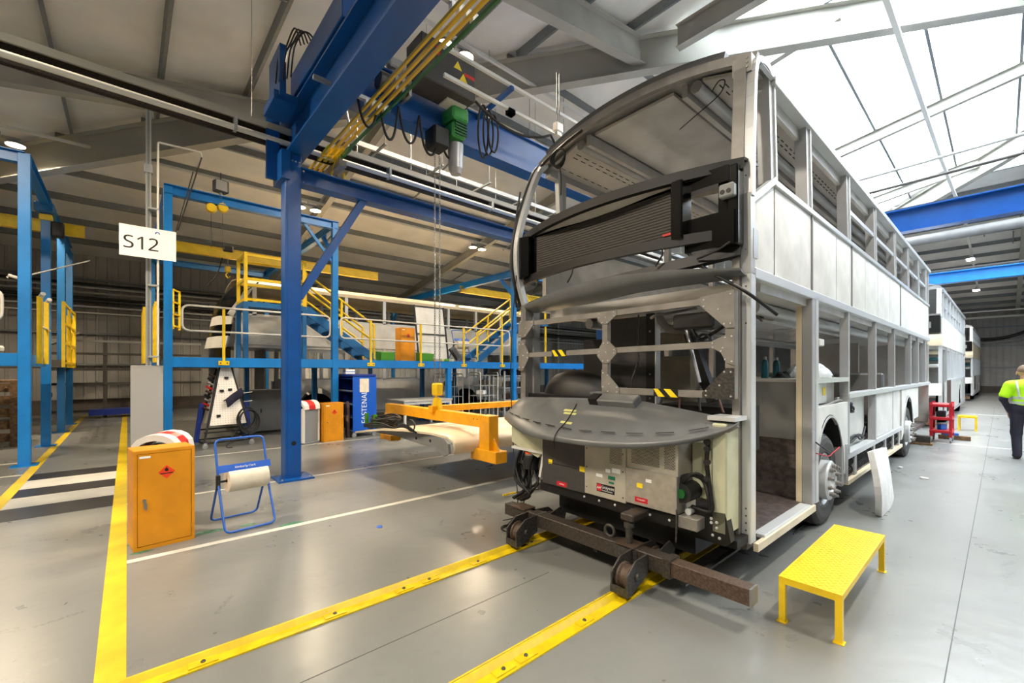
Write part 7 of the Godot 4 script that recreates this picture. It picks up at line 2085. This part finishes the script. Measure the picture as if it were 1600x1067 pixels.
func small_things():
	# bits on the floor
	for q in [[593, 823, 0.05, "tube_blue", "scrap of blue tape on the floor before the crane column"], [1283, 814, 0.03, "plastic_white", "small white plastic offcut under the bus entrance"], [1407, 731, 0.04, "foam", "tiny foam crumb on the aisle floor"], [1444, 748, 0.07, "foam", "larger foam crumb on the aisle floor"]]:
		var p = on_y(q[0], q[1], 0.0)
		var t = wthing("floor_scrap", q[4], "scrap", p)
		var pl = []
		for k in 7: pl.append(Vector2(cos(TAU * k / 7.0) * q[2] * rng.randf_range(0.6, 1.0), sin(TAU * k / 7.0) * q[2] * rng.randf_range(0.5, 0.9)))
		put(prism(S(), pl, p + Vector3(0, 0.0005, 0), Vector3.RIGHT, Vector3.BACK, Vector3.UP * (0.003 if q[3] == "tube_blue" else 0.02)), "scrap", q[3], t)
	var c = wthing("loose_cable", "thin black cable lying under the bus entrance", "cable", Vector3(-1.3, 0, -4.5))
	put(tube(S(), spline([on_y(1240, 835, 0.008), on_y(1252, 822, 0.008), on_y(1262, 818, 0.008), on_y(1250, 812, 0.008), on_y(1268, 808, 0.008)], 6), 0.006, 5), "cable", "black", c)
	var t = wthing("floor_lever", "short yellow lever lying by the hanging roof panel", "lever", on_y(795, 772, 0.01))
	put(bar(S(), on_y(786, 774, 0.03), on_y(806, 769, 0.03), 0.02, 0.02), "lever", "yellow", t)
	put(bar(S(), on_y(806, 769, 0.02), on_y(860, 762, 0.02), 0.02, 0.015), "shaft", "dark_grey", t)
	t = wthing("junction_box", "small white junction box hanging above the bus nose", "junction box", on_x(872, 200, -4.8))
	var p = on_x(872, 200, -4.8)
	put(box(S(), p, Vector3(0.1, 0.14, 0.16), Basis.IDENTITY, 0.01), "box", "plastic_white", t)
	put(bb(S(), p.x - 0.03, p.x + 0.03, p.y - 0.13, p.y - 0.07, p.z - 0.05, p.z + 0.05), "gland", "plastic_white", t)
	for s in [-1, 1]: put(rod(S(), p + Vector3(0, 0.07, 0.03 * s), p + Vector3(0, 0.9, 0.03 * s), 0.008, 5), "hanger", "steel_dark", t)
	t = wthing("wall_lamp_tube", "slim white tube lamp behind the zebra crossing platform", "lamp", on_x(20, 432, -13.0))
	p = on_x(20, 432, -13.0)
	put(rod(S(), p + Vector3(0, 0.02, 0.06), p + Vector3(0, -0.02, -0.06), 0.03, 8), "shade", "plastic_white", t)
	put(rod(S(), p + Vector3(0, -0.02, -0.06), p + Vector3(0, 0.5, -1.1), 0.014, 6), "arm", "pipe_white", t)
	put(rod(S(), p + Vector3(0, -0.02, 0.06), p + Vector3(0, -0.03, 0.08), 0.02, 8), "tip", "plastic_white", t)

# ---------------------------------------------------------------- the worker walking away
func capsule(p, a, b, ra, rb):
	var ab = b - a
	var l = ab.length_squared()
	var h = clampf((p - a).dot(ab) / l, 0.0, 1.0) if l > 0.0 else 0.0
	return (p - a - ab * h).length() - lerpf(ra, rb, h)
func field(p, bones, k):
	var d = 1e3
	for c in bones:
		var e = capsule(p, c[0], c[1], c[2], c[3])
		if e > 0.25: 
			d = minf(d, e)
			continue
		var h = clampf(0.5 + 0.5 * (d - e) / k, 0.0, 1.0)
		d = lerpf(d, e, h) - k * h * (1.0 - h)
	return d
func nets(st, bones, cell, k, tint):
	var lo = Vector3.ONE * 1e3
	var hi = -lo
	for c in bones:
		for e in [[c[0], c[2]], [c[1], c[3]]]:
			lo = lo.min(e[0] - Vector3.ONE * (e[1] + cell * 2))
			hi = hi.max(e[0] + Vector3.ONE * (e[1] + cell * 2))
	var n = Vector3i(((hi - lo) / cell).ceil()) + Vector3i.ONE
	var v = {}
	var near = {}
	for c in bones:
		var r = maxf(c[2], c[3]) + cell * 2.0
		var a = Vector3i(((c[0].min(c[1]) - Vector3.ONE * r - lo) / cell).floor()).clamp(Vector3i.ZERO, n - Vector3i.ONE)
		var b = Vector3i(((c[0].max(c[1]) + Vector3.ONE * r - lo) / cell).ceil()).clamp(Vector3i.ZERO, n - Vector3i.ONE)
		for x in range(a.x, b.x + 1):
			for y in range(a.y, b.y + 1):
				for z in range(a.z, b.z + 1):
					var q = Vector3i(x, y, z)
					if v.has(q): continue
					if capsule(lo + Vector3(q) * cell, c[0], c[1], c[2], c[3]) < cell * 2.5 + k * 0.5:
						v[q] = field(lo + Vector3(q) * cell, bones, k)
	var pts = {}
	var offs = []
	for i in 8: offs.append(Vector3i(i & 1, (i >> 1) & 1, (i >> 2) & 1))
	for q in v:
		var s = Vector3.ZERO
		var cnt = 0
		var val = []
		for o in offs:
			if not v.has(q + o):
				val = []
				break
			val.append(v[q + o])
		if val.is_empty(): continue
		for i in 8:
			for ax in [1, 2, 4]:
				if i & ax: continue
				var j = i | ax
				if (val[i] < 0.0) != (val[j] < 0.0):
					s += Vector3(offs[i]).lerp(Vector3(offs[j]), val[i] / (val[i] - val[j]))
					cnt += 1
		if cnt: pts[q] = lo + (Vector3(q) + s / cnt) * cell
	var nrm = {}
	for q in pts:
		var p = pts[q]
		var e = cell * 0.5
		nrm[q] = Vector3(field(p + Vector3(e, 0, 0), bones, k) - field(p - Vector3(e, 0, 0), bones, k), field(p + Vector3(0, e, 0), bones, k) - field(p - Vector3(0, e, 0), bones, k), field(p + Vector3(0, 0, e), bones, k) - field(p - Vector3(0, 0, e), bones, k)).normalized()
	for q in v:
		for ax in 3:
			var d = Vector3i.ZERO
			d[ax] = 1
			if not v.has(q + d) or (v[q] < 0.0) == (v[q + d] < 0.0): continue
			var a = Vector3i.ZERO
			var b = Vector3i.ZERO
			a[(ax + 1) % 3] = 1
			b[(ax + 2) % 3] = 1
			var c = [q - a - b, q - b, q, q - a]
			if not (pts.has(c[0]) and pts.has(c[1]) and pts.has(c[2]) and pts.has(c[3])): continue
			if v[q] >= 0.0: c.reverse()
			for tr in [[0, 1, 2], [0, 2, 3]]:
				for i in [tr[0], tr[2], tr[1]]:
					if tint: st.set_color(tint.call(pts[c[i]]))
					st.set_normal(nrm[c[i]])
					st.add_vertex(pts[c[i]])
	return st
func person():
	var t = thing("person", "worker in a yellow high-visibility shirt and dark trousers walking away", "person", Vector3(0.30, 0, -12.56), 0.10)
	# faces -z; y up
	var hd = Vector3(-0.01, 1.62, -0.03)
	var J = [
		[Vector3(0, 0.98, 0), Vector3(0, 1.12, 0.0), 0.155, 0.15],
		[Vector3(0.075, 0.96, 0), Vector3(-0.075, 0.96, 0.0), 0.125, 0.125],
		[Vector3(0, 1.12, 0), Vector3(0, 1.34, 0.01), 0.15, 0.15],
		[Vector3(-0.13, 1.37, 0.01), Vector3(0.13, 1.37, 0.01), 0.095, 0.095],
		[Vector3(0, 1.40, 0.0), Vector3(0, 1.52, -0.01), 0.065, 0.058],
		[Vector3(-0.20, 1.38, 0.01), Vector3(-0.285, 1.12, 0.03), 0.07, 0.055],
		[Vector3(-0.285, 1.12, 0.03), Vector3(-0.20, 0.90, -0.06), 0.052, 0.042],
		[Vector3(0.20, 1.38, 0.01), Vector3(0.285, 1.12, 0.03), 0.07, 0.055],
		[Vector3(0.285, 1.12, 0.03), Vector3(0.24, 0.89, -0.09), 0.052, 0.042],
		[Vector3(-0.10, 0.93, 0), Vector3(-0.115, 0.50, -0.01), 0.105, 0.078],
		[Vector3(-0.115, 0.50, -0.01), Vector3(-0.11, 0.10, 0.05), 0.075, 0.062],
		[Vector3(0.10, 0.93, 0), Vector3(0.12, 0.50, -0.05), 0.105, 0.078],
		[Vector3(0.12, 0.50, -0.05), Vector3(0.12, 0.10, -0.02), 0.075, 0.062],
		[Vector3(-0.115, 0.05, 0.06), Vector3(-0.12, 0.045, -0.13), 0.05, 0.04],
		[Vector3(0.125, 0.05, -0.0), Vector3(0.13, 0.045, -0.19), 0.05, 0.04],
		# hands: palm, thumb and fingers, half in the pockets
		[Vector3(-0.20, 0.90, -0.06), Vector3(-0.185, 0.83, -0.075), 0.036, 0.036]]
	for s in [-1.0, 1.0]:
		var w = Vector3(-0.195, 0.84, -0.075) if s < 0 else Vector3(0.24, 0.84, -0.10)
		if s > 0: J.append([Vector3(0.24, 0.89, -0.09), w, 0.036, 0.036])
		for f in 4:
			var o = Vector3(0.0, -0.02, -0.03 + 0.02 * f)
			J.append([w + o, w + o + Vector3(-0.012 * s, -0.045, -0.004), 0.0105, 0.010])
			J.append([w + o + Vector3(-0.012 * s, -0.045, -0.004), w + o + Vector3(-0.03 * s, -0.075 - 0.006 * (f % 3), -0.006), 0.010, 0.009])
		J.append([w + Vector3(0, 0.01, -0.035), w + Vector3(-0.015 * s, -0.03, -0.065), 0.012, 0.010])
	var H = [
		[hd + Vector3(0, 0.035, 0.01), hd + Vector3(0, 0.055, -0.01), 0.094, 0.092],
		[hd + Vector3(0, -0.02, -0.015), hd + Vector3(0, -0.075, -0.045), 0.075, 0.045],
		[hd + Vector3(0, 0.0, -0.10), hd + Vector3(0, -0.025, -0.118), 0.012, 0.016],
		[hd + Vector3(-0.092, 0.01, 0.005), hd + Vector3(-0.098, -0.03, 0.0), 0.018, 0.014],
		[hd + Vector3(0.092, 0.01, 0.005), hd + Vector3(0.098, -0.03, 0.0), 0.018, 0.014],
		[hd + Vector3(0, -0.09, 0.02), hd + Vector3(0, -0.14, 0.025), 0.058, 0.06]]
	var skin = Color(0.50, 0.27, 0.19)
	var navy = Color(0.012, 0.014, 0.028)
	var st = S()
	nets(st, J, 0.014, 0.035, func(p):
		if p.y < 0.075: return Color(0.02, 0.02, 0.02)
		if ((p - Vector3(-0.20, 0.82, -0.075)).length() < 0.115 and p.z < -0.03 and p.x < -0.165 or p.x > 0.225 and p.y < 0.875 and p.y > 0.7): return skin
		if p.y > 1.475: return skin
		return navy)
	nets(st, H, 0.008, 0.02, func(p):
		var e = p - hd
		if e.y > 0.035 + (e.z * -0.35 if e.z < 0 else -0.3 * e.z) and absf(e.x) < 0.105: return Color(0.16, 0.10, 0.06)
		if e.z < -0.085 and absf(e.y - 0.012) < 0.008 and absf(absf(e.x) - 0.032) < 0.014: return Color(0.03, 0.02, 0.02)
		if e.z < -0.085 and absf(e.y + 0.055) < 0.006 and absf(e.x) < 0.026: return Color(0.32, 0.11, 0.10)
		return skin)
	put(st, "body", "body", t)
	var V = [
		[Vector3(0, 1.08, 0), Vector3(0, 1.14, 0.0), 0.168, 0.166],
		[Vector3(0, 1.14, 0), Vector3(0, 1.34, 0.01), 0.166, 0.164],
		[Vector3(-0.14, 1.375, 0.01), Vector3(0.14, 1.375, 0.01), 0.105, 0.105],
		[Vector3(-0.20, 1.38, 0.01), Vector3(-0.262, 1.20, 0.025), 0.085, 0.080],
		[Vector3(0.20, 1.38, 0.01), Vector3(0.262, 1.20, 0.025), 0.085, 0.080]]
	st = S()
	nets(st, V, 0.014, 0.03, null)
	put(st, "high_visibility_shirt", "hivis", t)
	for y in [1.06, 1.15]:
		var ring = []
		for k in 28:
			var a = TAU * k / 28.0
			ring.append(Vector3(cos(a) * (0.172), y, sin(a) * 0.172))
		st = S()
		for k in 28:
			bar(st, ring[k], ring[(k + 1) % 28], 0.008, 0.05)
		put(st, "reflective_band", "reflective", t)
	for s in [-1, 1]:
		put(tube(S(), spline([Vector3(0.10 * s, 1.18, 0.16), Vector3(0.12 * s, 1.34, 0.155), Vector3(0.125 * s, 1.46, 0.07)], 4), 0.018, 6), "reflective_band", "reflective", t)
